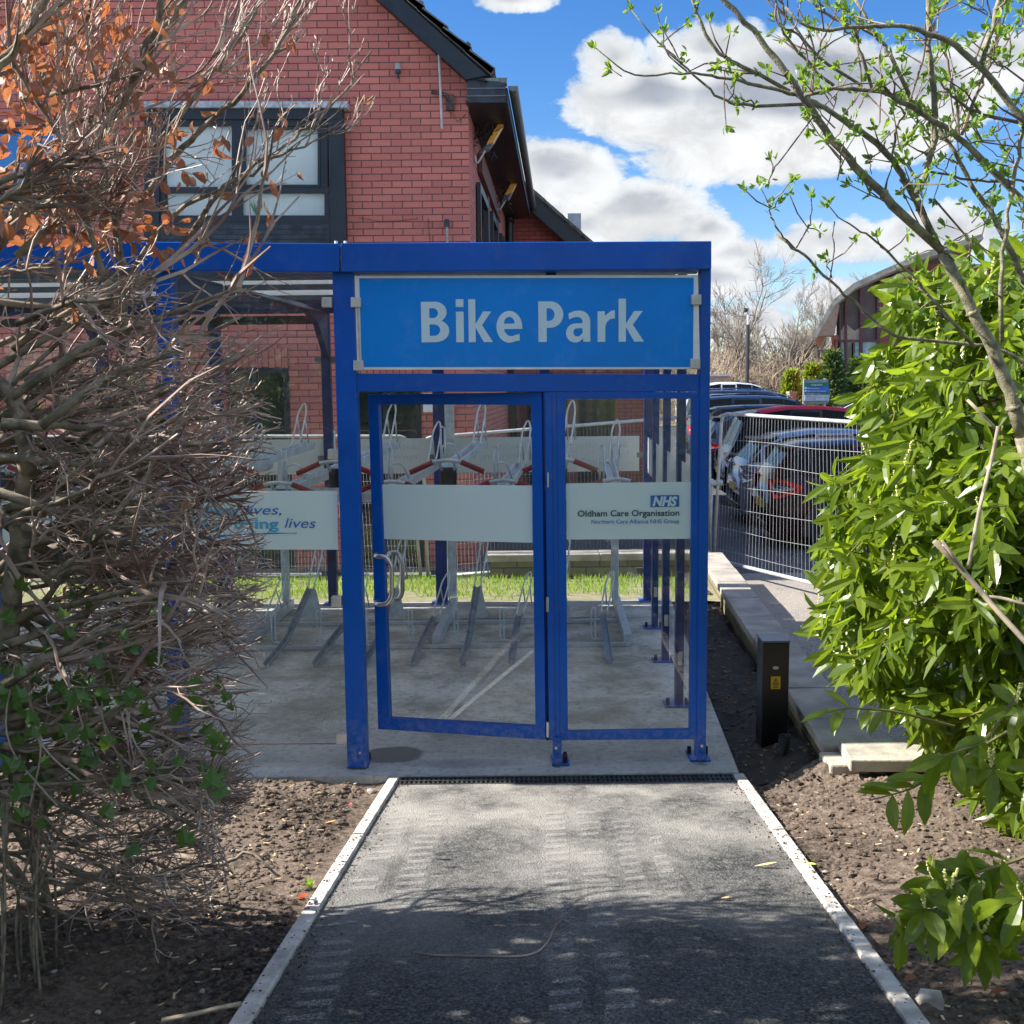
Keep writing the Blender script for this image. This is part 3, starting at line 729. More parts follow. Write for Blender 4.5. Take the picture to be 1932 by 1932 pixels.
NHSB = mat('emblem_blue', (0.01, 0.12, 0.42), .4); INK = mat('dark_ink', (0.02, 0.025, 0.04), .5); INKB = mat('blue_ink', (0.04, 0.16, 0.4), .5)
CYAN = mat('cyan_ink', (0.08, 0.42, 0.66), .5); MIDB = mat('mid_blue_ink', (0.02, 0.17, 0.5), .5)
def band(pts, Y, m=FILM, d=.001):
    ys = Y if isinstance(Y, (list, tuple)) else [Y] * 4
    b = MB(); b.prism([P(u, v, y) for (u, v), y in zip(pts, ys)], (0, d, 0)); return b
Yb = Yp + .0185
bd = fixn(band([(1068.5, 912), (1305, 909), (1303.5, 1016.5), (1069, 1018)], Yb).build('frosted_band', FILM, sh))
tx = lambda s, m, u0, u1, v, Y, cap, **k: text(s, m, k.pop('par', sh), P(u0, v, Y), P(u1, v + k.pop('dv', 0), Y), cap * Y / 1936 * 1.03, **k)
tx('Oldham Care Organisation', INK, 1090, 1281.5, 974.5, Yb - .003, 11.6, par=bd, bold=.012, dv=-1.5)
tx('Northern Care Alliance NHS Group', INKB, 1116, 1281.5, 988, Yb - .003, 7.8, par=bd, bold=.004, dv=-1)
fixn(band([(1227.5, 935), (1281.5, 934), (1281.5, 956), (1227.5, 957)], Yb - .003, d=.002).build('emblem', NHSB, bd))
tx('NHS', FILM, 1231, 1278, 954, Yb - .005, 17, par=bd, bold=.05, shear=.25)
# door
YH, YO = YF + .03, YF + .20                        # hinge side, free side
od = [(694, 744), (1022, 740), (1029.5, 1396), (713, 1376)]; oi = [(713.5, 763), (1002, 764), (1010, 1372), (735, 1356)]
yy = lambda u: YH + (YO - YH) * (1029 - u) / 335
dd = [P(u, v, yy(u)) for u, v in od]; di = [P(u, v, yy(u)) for u, v in oi]
b = MB(); b.frame(dd, di, (.01, .045, 0)); door = fixn(b.build('door', BLUE, sh, bevel=.003))
b = MB(); g = [P(u, v, yy(u) + .022) for u, v in [(712.5, 762), (1003, 763), (1011, 1373), (734, 1357)]]; b.prism(g, (0, .008, 0)); fixn(b.build('glass_pane', GLASS, door))
pts = [(721, 914), (1004, 916), (1005, 1024), (724, 1017)]
bdd = fixn(band(pts, [yy(u) + .019 for u, v in pts]).build('frosted_band', FILM, door))
def handle(pix, dy, r):
    pp = [P(a / 1.5652, c / 1.5652, yy(a / 1.5652) + dy) for a, c in pix]
    pp[0].y += -dy * .9; pp[-1].y += -dy * .9
    pp = [pp[0]] + [P(pix[0][0] / 1.5652 + 2, pix[0][1] / 1.5652, yy(700) + dy)] + pp[1:-1] + [P(pix[-1][0] / 1.5652 + 2, pix[-1][1] / 1.5652, yy(700) + dy)] + [pp[-1]]
    b = MB(); b.tube(fillet(pp, .03, 6), r, 12); return b.build('pull_handle', STEEL, door, smooth=True)
handle([(1106, 1643), (1140, 1643), (1157, 1668), (1157, 1762), (1142, 1785), (1109, 1785)], -.08, .0125)
handle([(1150, 1632), (1174, 1632), (1188, 1656), (1188, 1752), (1176, 1772), (1158, 1768)], .12, .0125)
b = MB()
for v in (905, 1140, 1376): b = MB(); b.tube([P(1033.5, v - 14, YF + .02), P(1033.5, v + 14, YF + .02)], .009, 10); b.build('hinge', STEEL, door)
b = MB(); b.box(P(1028, 900, YF + .03).x, P(1036, 900, YF + .03).x, YF + .075, YF + .11, .12, 1.95); b.build('hinge_stile', BLUED, sh)
# sign
sg = qf('sign_glass', [(668.6, 520), (1317, 518.7), (1321, 696.5), (674.5, 697.5)], YF + .002, .008, WHITE, sh, .001)
SIGNB = mat('sign_blue', (0.0, 0.23, 0.72), .3, 0, .05, 1.5, spec=.22)
dirty(SIGNB, (0.55, 0.62, 0.68), 0.55)
qf('sign_field', [(677.7, 525), (1308.9, 524), (1307.5, 692.5), (682.4, 692.5)], YF + .0005, .001, SIGNB, sg, 0)
SL = mat('sign_letter_white', (0.56, 0.72, 0.78), .3, 0, .03, 3)
# letters drawn by hand: heavy humanist sans, cap height 1
def arc(cx, cy, rx, ry, a0, a1, n=18): return [(cx + rx * math.cos(R(a0 + (a1 - a0) * i / n)), cy + ry * math.sin(R(a0 + (a1 - a0) * i / n))) for i in range(n + 1)]
def glyph(ch):
    s = .2
    if ch == 'i': return [[[(0, 0), (.2, 0), (.2, .755), (0, .755)]], [[(0, .87), (.2, .87), (.2, 1.06), (0, 1.06)]]], .2
    if ch == 'k': return [[[(0, 0), (.2, 0), (.2, .36), (.43, 0), (.69, 0), (.385, .42), (.655, .755), (.42, .755), (.2, .45), (.2, 1.06), (0, 1.06)]]], .69
    if ch == 'r': return [[[(0, 0), (.2, 0), (.2, .34)] + arc(.415, .34, .215, .235, 180, 100, 8) + [(.45, .572), (.45, .775), (.36, .768), (.19, .64), (.19, .755), (0, .755)]]], .45
    if ch == 'P': return [[[(0, 0), (.21, 0), (.21, .35), (.30, .35)] + arc(.30, .675, .33, .325, -90, 90) + [(0, 1.0)], [(.21, .52), (.21, .83), (.27, .83)] + arc(.27, .675, .14, .155, 90, -90, 12)]], .63
    if ch == 'B': return [[[(0, 0), (.32, 0)] + arc(.34, .28, .335, .28, -90, 62, 16) + arc(.33, .745, .29, .255, -42, 90, 14) + [(0, 1.0)],
                           [(.2, .16), (.2, .44), (.31, .44)] + arc(.31, .30, .145, .14, 90, -90, 12), [(.2, .60), (.2, .84), (.29, .84)] + arc(.29, .72, .12, .12, 90, -90, 12)]], .675
    if ch == 'e':
        o = arc(.345, .375, .345, .393, 0, 292, 40)
        return [[[(.69, .32), (.69, .375)] + o[1:] + [(.62, .035), (.62, .195)] + arc(.40, .36, .2, .215, -60, -162, 14) + [(.20, .32)], [(.20, .455), (.485, .455)] + arc(.345, .475, .14, .145, 0, 180, 12)]], .69
    if ch == 'a':
        return [[[(.62, 0), (.44, 0), (.432, .115)] + arc(.235, .215, .235, .23, -30, -180, 12)[0:] + arc(.235, .215, .235, .24, 180, 95, 9)[1:] + [(.36, .46), (.42, .46), (.42, .49)] + arc(.28, .5, .14, .115, 0, 95, 8) + [(.2, .605), (.08, .555), (.06, .70), (.2, .76), (.32, .77)] + arc(.35, .5, .265, .27, 85, 0, 10) + [(.615, .15)],
                 [(.42, .33), (.36, .34)] + arc(.27, .235, .085, .1, 110, 270, 8) + [(.33, .135), (.42, .22)]]], .62
def ss_fill(loops):
    """2D polygon with holes -> mesh via curve fill"""
    cu = bpy.data.curves.new('c', 'CURVE'); cu.dimensions = '2D'; cu.fill_mode = 'BOTH'; cu.extrude = .5
    for L in loops:
        sp = cu.splines.new('POLY'); sp.points.add(len(L) - 1)
        for q, (x, y) in zip(sp.points, L): q.co = (x, y, 0, 1)
        sp.use_cyclic_u = True
    o = bpy.data.objects.new('c', cu); COL.objects.link(o); dg = bpy.context.evaluated_depsgraph_get(); dg.update()
    me = bpy.data.meshes.new_from_object(o.evaluated_get(dg)); vs = [tuple(v.co) for v in me.vertices]; fs = [tuple(p.vertices) for p in me.polygons]
    bpy.data.objects.remove(o); bpy.data.curves.remove(cu); bpy.data.meshes.remove(me); return vs, fs
# each letter spans measured picture columns
LET = [('B', 795.5, 848), ('i', 861, 875.5), ('k', 884.5, 930), ('e', 937, 985.5), ('P', 1016, 1063), ('a', 1068, 1114), ('r', 1127.5, 1160), ('k', 1167, 1215)]
letters = MB()
for ch, u0, u1 in LET:
    polys, wd = glyph(ch)
    v0 = 646 - (u0 - 795) * 0.003
    p0 = P(u0, v0, YF - .001); p1 = P(u1, v0, YF - .001); sx = (p1.x - p0.x) / wd; sy = P(u0, v0 - 76.5, YF).z - p0.z
    for loops in polys:
        vs, fs = ss_fill(loops)
        letters.add([(p0.x + x * sx, YF - .0012 + z * .001, p0.z + y * sy) for x, y, z in vs], fs)
letters.build('lettering', SL, sg)
# clips
def clip(u, v, Y=YF, s=19, par=None, m=STEEL):
    b = MB(); h = s / 2; b.prism([P(u - h, v - h, Y - .02), P(u + h, v - h, Y - .02), P(u + h, v + h, Y - .02), P(u - h, v + h, Y - .02)], (0, .045, 0)); return fixn(b.build('glass_clip', m, par or sh, bevel=.003))
CL = mat('satin_clip', (0.55, 0.53, 0.5), .4, .35, .08, 20)
for (u, v) in ((671, 570), (676, 689.5), (1314, 565), (1312, 686), (616, 570), (627.5, 857), (634, 1136), (644, 1395), (341, 1136), (331, 857)): clip(u, v, m=CL)
b = MB(); b.prism([P(673, 580, YF - .004), P(676.5, 580, YF - .004), P(680.5, 680, YF - .004), P(677.5, 680, YF - .004)], (0, .004, 0)); fixn(b.build('glass_edge', STEEL, sg))
# left front bay glass with the film and its slogan
YG = YF + .03
pane = lambda pts, Y, m=GLASS, par=None: fixn(band(pts, Y, d=.008).build('glass_pane', m, par or sh))
pane([(322, 520), (619, 523), (647, 1405), (352, 1404)], YG, GLASSD); pane([(-40, 514), (290, 519), (318, 1405), (10, 1404)], YG, GLASSD)
bl = fixn(band([(338, 926), (636.5, 926), (637.5, 1037), (340, 1037)], YG - .002).build('frosted_band', FILM, sh))
fixn(band([(0, 926), (305, 926), (308, 1037), (6, 1037)], YG - .002).build('frosted_band', FILM, sh))
tx('Saving', CYAN, 366, 452, 972, YG - .004, 19, par=bl, bold=.03); tx('lives,', MIDB, 462, 531, 971, YG - .004, 19, par=bl, shear=.25)
tx('Improving', CYAN, 368, 526, 997, YG - .004, 19, par=bl, bold=.03); tx('lives', MIDB, 537, 596, 996, YG - .004, 19, par=bl, shear=.25)
b = MB(); top = []; bot = []
for i in range(15):
    u = 375 + i * 13.2; v = 1015 - 9 * math.sin(i / 14 * 1.7) ; t = 2.2 * (1 - i / 15) + rnd.uniform(.0, .7); top.append(P(u, v - t, YG - .004)); bot.append(P(u, v + t, YG - .004))
b.prism(top + bot[::-1], (0, .001, 0)); fixn(b.build('brush_stroke', MIDB, bl))
# back and side walls: posts, glass, film
def bx(u, Y=9.16): return P(u, 900, Y).x
YB = 9.16
backs = [(1222, 15), (1030, 20), (834, 22), (628, 17), (424, 20), (215, 20), (5, 20)]
zb = 2.62
for i, (u, wpx) in enumerate(backs):
    f = P(u, 1138, YB); x = f.x; hw = wpx / 1936 * 9.2 / 2
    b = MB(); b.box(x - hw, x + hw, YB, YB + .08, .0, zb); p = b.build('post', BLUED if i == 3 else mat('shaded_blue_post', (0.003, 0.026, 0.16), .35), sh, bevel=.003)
    b = MB(); b.box(x - hw - .04, x + hw + .04, YB - .05, YB + .1, .001, .011); b.build('foot_plate', BLUE, p)
    for zz in (.28, 1.33, 2.2): b = MB(); b.box(x - .1, x + .1, YB + .03, YB + .06, zz - .022, zz + .022); b.build('glass_clip', mat('dull_clip', (0.16, 0.17, 0.19), .5, .3), p)
for i in range(len(backs) - 1):
    xa, xb_ = bx(backs[i + 1][0]) + .07, bx(backs[i][0]) - .07
    b = MB(); b.box(xa, xb_, YB + .04, YB + .048, .18, 2.45); gp = b.build('glass_pane', GLASS, sh)
    b = MB(); b.box(xa + .002, xb_ - .002, YB + .0365, YB + .0385, 1.185, 1.50); fb_ = b.build('frosted_band', FILM2, gp)
    if i in (0, 1, 2):
        GH = mat('ghost_ink', (0.64, 0.72, 0.73), .5)
        for s, z, w_ in (('Saving lives,', 1.40, .72), ('Improving lives', 1.31, .8)):
            p0 = Vector((xb_ - .1 - w_ * .8, YB + .035, z)); text(s, GH, gp, p0, p0 + Vector((w_ * .8, 0, 0)), .055, mirror=True, bold=.01)
side = []
SDX = 0.075
x0s = P(1322, 1437, YF).x
for i, (u, v) in enumerate(((1282, 1333), (1256, 1249), (1236, 1186))):
    f = PZ(u, v, 0.0); hw = .024
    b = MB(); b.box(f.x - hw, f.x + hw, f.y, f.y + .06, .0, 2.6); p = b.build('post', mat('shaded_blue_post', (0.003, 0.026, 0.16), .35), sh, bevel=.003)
    b = MB(); b.box(f.x - .09, f.x + .06, f.y - .03, f.y + .1, .001, .011); b.build('foot_plate', BLUE, p)
    b = MB()
    for bx_ in (-.07, .045): b = MB(); b.tube([(f.x + bx_, f.y + .01, .008), (f.x + bx_, f.y + .01, .05)], .012, 8); b.build('anchor_bolt', BLACK, p)
    b = MB()
    for zz in (.30, 1.1, 1.9): b = MB(); b.box(f.x - .012, f.x + .014, f.y - .012, f.y + .001, zz - .04, zz + .04); b.build('glass_clip', CL, p)
    side.append(f)
pts = [PZ(1318, 1430, 0)] + side + [Vector((bx(1222), YB, 0))]
for i in range(4):
    a, c_ = pts[i], pts[i + 1]; d = (c_ - a); e = d.normalized(); a2 = a + e * .1; c2 = c_ - e * .03
    b = MB(); b.prism([a2 + Vector((0, 0, .16)), c2 + Vector((0, 0, .16)), c2 + Vector((0, 0, 2.4)), a2 + Vector((0, 0, 2.4))], (.008, 0, 0)); gp = fixn(b.build('glass_pane', GLASSS, sh))
    b = MB(); b.prism([a2 + Vector((-.003, 0, 1.18)), c2 + Vector((-.003, 0, 1.18)), c2 + Vector((-.003, 0, 1.49)), a2 + Vector((-.003, 0, 1.49))], (.001, 0, 0)); fixn(b.build('frosted_band', FILM2, gp))
# roof
b = MB(); XR0, XR1 = P(1340, 480, YF).x, bx(1232)
b.prism([(XR1 + .02, YB - .14, 2.60), (-9, YB - .14, 2.60), (-9, YB - .14, 2.80), (XR1 + .02, YB - .14, 2.80)], (0, .08, 0)); fixn(b.build('rear_beam', BLUED, sh))
b = MB(); nseg = 10
for i in range(nseg):
    t0, t1 = i / nseg, (i + 1) / nseg; zf = lambda t: 2.53 + .22 * t + .1 * math.sin(math.pi * t)
    y0, y1 = YF + .06 + (YB - YF - .2) * t0, YF + .06 + (YB - YF - .2) * t1; xr = lambda t: XR0 + (XR1 - XR0) * t
    b.prism([(-9, y0, zf(t0)), (xr(t0), y0, zf(t0)), (xr(t1), y1, zf(t1)), (-9, y1, zf(t1))], (0, 0, .02))
fixn(b.build('roof', film('smoked_roof_sheet', (0.8, 0.83, 0.86), .95), sh))
for t in (.22, .45, .7, .9):
    b = MB(); y0 = YF + .06 + (YB - YF) * t; z = 2.50 + .22 * t + .1 * math.sin(math.pi * t); b.box(-9, XR0 + (XR1 - XR0) * t, y0, y0 + .05, z - .04, z); b.build('purlin', mat('grey_purlin', (0.07, 0.09, 0.13), .5, .3), sh)
b = MB(); b.box(P(680, 515, YF + .09).x, P(1315, 515, YF + .09).x, YF + .075, YF + .12, P(700, 522, YF + .08).z, P(700, 513.5, YF + .08).z); b.build('added_roof_edge_strip', mat('pale_added_strip', (0.5, 0.53, 0.56), .5), sh)  # pale strip added in place of the roof underside seen at a grazing angle
for xq in (bx(628) , bx(834) + .9, bx(215)):
    b = MB(); X = xq
    b.prism([(X - .1, YF + .07, 2.36), (X - .1, YB - .9, 2.62), (X - .08, YB - .3, 2.5), (X - .05, YB - .02, 2.22), (X - .05, YB - .02, 2.6), (X - .1, YF + .07, 2.5)], (.05, 0, 0)); fixn(b.build('rafter', BLUED, sh))
b = MB(); z = P(800, 601, YB - .05).z; x0_, x1_ = P(430, 600, YB).x, P(608, 600, YB).x
b.box(-5, x1_, YB - .06, YB - .02, z - .035, z + .035); b.build('cable_trunking', BLACK, sh)

# ================================================================== two-tier cycle rack
rk = empty('two_tier_bike_rack', (0, 8, 0), 'galvanised two-tier cycle rack with red handle grips inside the shelter', 'bike rack')
XS = [0.67 - 0.342 * k for k in range(12)]
def DX(y): return 0.05 * (y - 7.0)
YFR, YRR = 7.5, 8.3
b = MB(); b.box(-3.6, .87, YRR, YRR + .035, .004, .03); b.build('base_rail', GALV, rk)
b = MB(); b.box(-3.6, .87, YFR, YFR + .035, .004, .03); b.build('base_rail', GALV, rk)
for X in (.86, -.58, -2.04, -3.5):
    b = MB(); b.prism([(X - .03, 7.55, .003), (X + .03, 7.55, .003), (X + .03 + .06, 9.0, .003), (X - .03 + .06, 9.0, .003)], (0, 0, .09)); p = fixn(b.build('upright', GALV, rk, bevel=.004))
    if X > .5 or X < -1:
        b = MB(); b.box(X + .01, X + .07, 8.88, 8.96, .09, 1.32); b.build('column', GALV, p, bevel=.004)
    else:
        b = MB(); b.box(X + .0, X + .08, 9.0, 9.06, .09, 1.85); b.build('column', GALV, p, bevel=.004)
b = MB(); b.box(-3.6, .95, 8.0, 8.06, 1.10, 1.17); b.build('crossbeam', GALV, rk)
b = MB(); b.box(-3.6, .95, 6.9, 6.95, 1.17, 1.23); b.build('crossbeam', GALV, rk)
def gutter(path, w, h, th=.004):
    """U channel along a path of (y,z), centred on x(y)"""
    b = MB()
    prof = [(-w / 2, h), (-w / 2 + .012, .0), (w / 2 - .012, 0), (w / 2, h), (w / 2 - th, h), (w / 2 - .015, th), (-w / 2 + .015, th), (-w / 2 + th, h)]
    vs = []
    for (x, y, z) in path:
        for (px_, pz_) in prof: vs.append((x + px_, y, z + pz_))
    n = len(prof); fs = []
    for i in range(len(path) - 1):
        for k in range(n): fs.append((i * n + k, i * n + (k + 1) % n, (i + 1) * n + (k + 1) % n, (i + 1) * n + k))
    fs += [(0, 1, 6, 7), (1, 2, 5, 6), (2, 3, 4, 5)] + [tuple((len(path) - 1) * n + q for q in f) for f in ((7, 6, 1, 0), (6, 5, 2, 1), (5, 4, 3, 2))]
    b.add(vs, fs); return b
def hoop(par, x, y, z, h, lean, w=.06, name='wheel_hoop', r=.0072):
    """narrow inverted U of round bar, waisted low down, leaning backwards"""
    def pt(s, t): # s side -1..1, t height 0..1
        ww = w / 2 * (1 if t < .72 else math.cos((t - .72) / .28 * 1.35)); 
        if .06 < t < .2: ww *= .8
        return Vector((x + s * ww + lean * .12 * t, y + lean * h * t, z + h * t))
    ts = [0, .06, .14, .22, .4, .6, .72, .8, .88, .94, .98]
    b = MB(); b.tube([pt(-1, t) for t in ts] + [pt(0, 1)] + [pt(1, t) for t in ts[::-1]], r, 6)
    for s in (-1, 1): b.tube([pt(s, .66), Vector((x + s * w * .44 + lean * .1, y + lean * h * .95 + .03, z + .03))], r * .8, 6)
    return b.build(name, GALV, par, smooth=True)
for k, X in enumerate(XS):
    high = (k % 2 == 1)
    if not high:
        path = [(X + DX(7.0), 7.0, .012), (X + DX(7.5), 7.5, .052), (X + DX(8.25), 8.25, .075)]
        t = fixn(gutter(path, .055, .03).build('lower_tray', mat('weathered_galvanised', (0.3, 0.35, 0.39), .42, .6, .15, 14), rk)); hoop(t, X + DX(8.3), 8.22, .085, .32, .8)
    else:
        path = [(X + DX(7.0), 7.0, .012), (X + DX(7.55), 7.55, .055), (X + DX(8.3), 8.3, .31)]
        t = fixn(gutter(path, .055, .03).build('lower_tray', mat('weathered_galvanised', (0.3, 0.35, 0.39), .42, .6, .15, 14), rk)); hoop(t, X + DX(8.3), 8.27, .31, .42, .6)
        b = MB(); q = X + DX(8.3); b.prism([(q - .035, 8.33, .3), (q + .035, 8.33, .3), (q + .085, 8.33, .05), (q - .085, 8.33, .05)], (0, .01, 0)); fixn(b.build('support_bracket', GALV, t))
    b = MB(); q = X - .07
    for dx_ in (-.014, .014):
        b.tube(fillet([(q + dx_ * .4, 7.53, .29), (q + dx_, 7.53, .28), (q + dx_, 7.53, .055), (q + .13, 7.53, .05)], .03, 4), .0065, 6)
    b.tube([(q - .014, 7.53, .285), (q, 7.53, .297), (q + .014, 7.53, .285)], .0065, 6)
    b.build('divider_loop', GALV, rk, smooth=True)
    # upper tier
    z0 = 1.40 if high else 1.275; z1 = 1.46 if high else 1.31; xa = X + DX(6.3) ; xb_ = X + DX(8.2) + .05
    ta = fixn(gutter([(xa, 6.32, z0), (xb_, 8.25, z1)], .085, .06, .01).build('upper_tray', ALU, rk))
    b = MB(); b.box(xa - .052, xa + .052, 6.30, 6.32, z0 - .075, z0 + .045); b.build('end_cap', BLACK, ta, bevel=.012)
    # handle with two grips
    hz = z0 + .085
    b = MB(); b.tube(fillet([(xa - .21, 6.2, hz - .055), (xa - .08, 6.2, hz), (xa, 6.2, hz + .012), (xa + .08, 6.2, hz), (xa + .21, 6.2, hz - .055)], .05, 5), .012, 8)
    for s in (-1, 1): b.tube([(xa + s * .045, 6.2, hz), (xa + s * .04, 6.28, hz - .05), (xa + s * .035, 6.34, z0 + .02)], .009, 6)
    hd = b.build('handle', GALV, ta, smooth=True)
    for s in (-1, 1):
        b = MB(); b.tube([(xa + s * .085, 6.2, hz - .002), (xa + s * .225, 6.2, hz - .062)], .0165, 10); b.build('grip', REDG, hd)
    hoop(ta, xb_ - .02, 7.75, z1 + .04, .33, .45)
    b = MB(); yv = 6.62; xv = xa - .05
    for dx_ in (-.012, .012): b.tube([(xv + dx_, yv, z0 + .02), (xv + dx_, yv, z0 + .27)], .0065, 6)
    b.tube([(xv - .012, yv, z0 + .27), (xv, yv, z0 + .285), (xv + .012, yv, z0 + .27)], .0065, 6)
    b.tube(fillet([(xv - .0, yv + .1, z0 + .04), (xv - .02, yv + .12, z0 + .16), (xv + .06, yv + .16, z0 + .17), (xv + .11, yv + .2, z0 + .03)], .06, 6), .0065, 6)
    b.build('wheel_guide', GALV, ta, smooth=True)

# thin pale strip lying across the slab
b = MB(); a, c_ = PZ(848, 1359, 0), PZ(1006, 1229, 0); d = (c_ - a).normalized(); nn = Vector((d.y, -d.x, 0)) * .016
b.prism([a - nn + Vector((0, 0, .001)), a + nn + Vector((0, 0, .001)), c_ + nn + Vector((0, 0, .001)), c_ - nn + Vector((0, 0, .001))], (0, 0, .007))
tag(fixn(b.build('pale_strip', mat('pale_strip_tone', (0.85, 0.78, 0.66), .8, 0, .1, 20))), 'long pale strip lying diagonally on the shelter slab', 'timber strip')  # a thin pale strip, not certainly timber

# ================================================================== black power pillar, duct
bo0 = PZ(1436, 1413, -.05); bo1 = PZ(1486, 1413, -.05)
BX0, BX1, BY = bo0.x, bo1.x, bo0.y
bz = P(1462, 1213, BY).z
pp = empty('power_pillar', ((BX0 + BX1) / 2, BY, -.05), 'square black power pillar with a yellow warning label beside the stone wall', 'power pillar')
PB = mat('black_powder_coat', (0.006, 0.006, 0.007), .35, 0, .3, 8)
b = MB(); b.box(BX0, BX1, BY, BY + .17, -.3, bz, shear=.06); b.build('pillar_body', PB, pp, bevel=.004)
b = MB(); b.box(BX0 - .006, BX1 + .004, BY - .006, BY + .174, bz + .001, bz + .012, shear=.06); b.build('lid', mat('grey_lid', (0.13, 0.14, 0.17), .35, .3), pp, bevel=.003)
b = MB(); cpt = P(1463.5, 1260, BY); b.prism([(cpt.x + .016 * math.cos(t / 16 * 6.283), BY - .003, cpt.z + .0085 * math.sin(t / 16 * 6.283)) for t in range(16)], (0, .002, 0)); ov = fixn(b.build('oval_badge', mat('badge_silver', (0.6, 0.6, 0.6), .35, .3), pp))
b = MB(); b.box(cpt.x - .011, cpt.x + .011, BY - .0045, BY - .0032, cpt.z - .0012, cpt.z + .0012); b.build('badge_print', INK, ov)
l0, l1 = P(1454.5, 1276, BY), P(1472, 1299.5, BY)
b = MB(); b.box(l0.x, l1.x, BY - .003, BY - .001, l1.z, l0.z); yl = b.build('warning_label', mat('warning_yellow', (0.72, 0.40, 0.01), .5, 0, .05, 10), pp)
cx = (l0.x + l1.x) / 2; hh = l0.z - l1.z
b = MB(); b.frame([(cx - .016, BY - .0045, l0.z - hh * .56), (cx + .016, BY - .0045, l0.z - hh * .56), (cx, BY - .0045, l0.z - hh * .1)], [(cx - .0115, BY - .0045, l0.z - hh * .52), (cx + .0115, BY - .0045, l0.z - hh * .52), (cx, BY - .0045, l0.z - hh * .19)], (0, .001, 0))
b.prism([(cx + .001, BY - .0045, l0.z - hh * .26), (cx - .004, BY - .0045, l0.z - hh * .4), (cx, BY - .0045, l0.z - hh * .4), (cx - .001, BY - .0045, l0.z - hh * .5), (cx + .004, BY - .0045, l0.z - hh * .37), (cx, BY - .0045, l0.z - hh * .37)], (0, .001, 0))
for q in (.64, .76, .88): b.box(cx - .016, cx + .016, BY - .0045, BY - .0035, l0.z - hh * q - .0015, l0.z - hh * q + .0015)
fixn(b.build('warning_print', INK, yl))
dk0 = PZ(1471, 1440, -.06); b = MB(); pts = []; rad = []
for i in range(34):
    t = i / 33; pts.append(dk0 + Vector((.025 * t, 0, .02 - .04 + .17 * t))); rad.append(.031 if i % 2 else .027)
b.tube(pts, rad, 16, cap=False); b.tube(pts[::-1], [r - .005 for r in rad[::-1]], 16, cap=False)
top = pts[-1]; b.tube([top + Vector((.029 * math.cos(k / 16 * 6.283), .029 * math.sin(k / 16 * 6.283), 0)) for k in range(16)], .003, 6, closed=True)
tag(b.build('corrugated_duct', mat('black_duct', (0.02, 0.021, 0.023), .45, 0, .2, 20)), 'short black corrugated duct poking out of the soil before the pillar', 'duct')

# ================================================================== mesh site fences
def mesh_panel(TL, TR, BR, BL, label, nv=80, nh=6, r=.019, gate_corner=.12, wire=.0011):
    TL, TR, BR, BL = map(Vector, (TL, TR, BR, BL))
    root = empty('mesh_fence_panel', BL, label, 'fence panel', 'steel mesh fence panels round the works')
    b = MB(); b.tube(fillet([BL, TL, TR, BR], gate_corner, 7), r, 10); b.tube([BL + (TL - BL) * .04, BR + (TR - BR) * .04], r, 10); b.build('frame', FENCE, root, smooth=True)
    b = MB(); L = lambda s, t: (BL * (1 - s) + BR * s) * (1 - t) + (TL * (1 - s) + TR * s) * t
    for i in range(1, nv):
        s = i / nv; b.tube([L(s, .04), L(s, .985)], wire, 3, cap=False)
    for j in range(nh):
        t = .1 + j * (.87 / nh) + .01; q = [L(s / 6, t) + Vector((0, .004, .01 * math.sin(s * 1.9 + j))) for s in range(7)]
        b.tube(q, wire * 1.15, 3, cap=False)
    b.build('mesh', FENCE, root)
    return root
A1 = mesh_panel(P(1362, 780, 11.7), P(1752, 806, 9.0), PZ(1790, 1178, -.12), PZ(1346, 1066, -.12), 'steel mesh fence panel standing in front of the parked cars', 58, 6, .02)
A2 = mesh_panel(P(797, 826, 11.15), P(1338, 783, 11.6), P(1340, 1052, 11.75), P(808, 1101, 11.2), 'steel mesh fence panel with sloping top rail behind the wall and door', 78, 6)
A3 = mesh_panel(P(330, 823, 11.2), P(770, 823, 11.2), P(795, 1099, 11.2), P(320, 1096, 11.2), 'level steel mesh fence panel in front of the dark ground floor window', 74, 6)
A4 = mesh_panel(P(-150, 824, 11.25), P(322, 824, 11.25), P(312, 1096, 11.25), P(-150, 1096, 11.25), 'steel mesh fence panel half hidden behind the bare shrub at the left', 74, 6)
tag(A4, 'steel mesh fence panel glimpsed between twigs at the left edge')
# block foot behind the panel, clamp at the wall corner
b = MB(); c_ = P(1340, 912, 11.75); b.tube([c_ + Vector((-.02, 0, 0)), c_ + Vector((.14, .0, .01))], .035, 10); b.tube([c_ + Vector((.02, 0, 0)), P(1338, 1045, 11.75)], .018, 8)
tag(b.build('fence_coupler', FENCE), 'pale steel fence coupler on a pole beside the shelter corner', 'coupler')
# ================================================================== brick building behind the shelter
YG_ = 11.9
bd_ = empty('brick_building', (-3, YG_, -.15), 'red brick building with a black barge board and tiled gable above the shelter', 'building')
BR_X = brickmat('red_brick_front', 'x'); BR_Y = brickmat('red_brick_side', 'y'); BR_S = brickmat('red_brick_soldier', 'z')
BR_X2 = brickmat('red_brick_far', 'x', (0.40, .105, .085), (.31, .085, .07))
SLATE = mat('roof_tile', (0.16, 0.15, 0.135), .9, 0, .35, 6, bump=.8, bscale=40, dist=.01)
BLK = mat('black_joinery', (0.011, 0.015, 0.022), .4, 0, .2, 5)
BLKF = mat('worn_black_board', (0.025, 0.035, 0.05), .6, 0, .4, 9)
q = lambda a, b_: Q(a, b_, YG_)
cor = q(1388, 700); XC = cor.x
eav = q(1380, 232)
apex_x, rise = -3.75, None
s_ = (q(1380, 230).z - q(1176, 52).z) / (q(1380, 230).x - q(1176, 52).x)
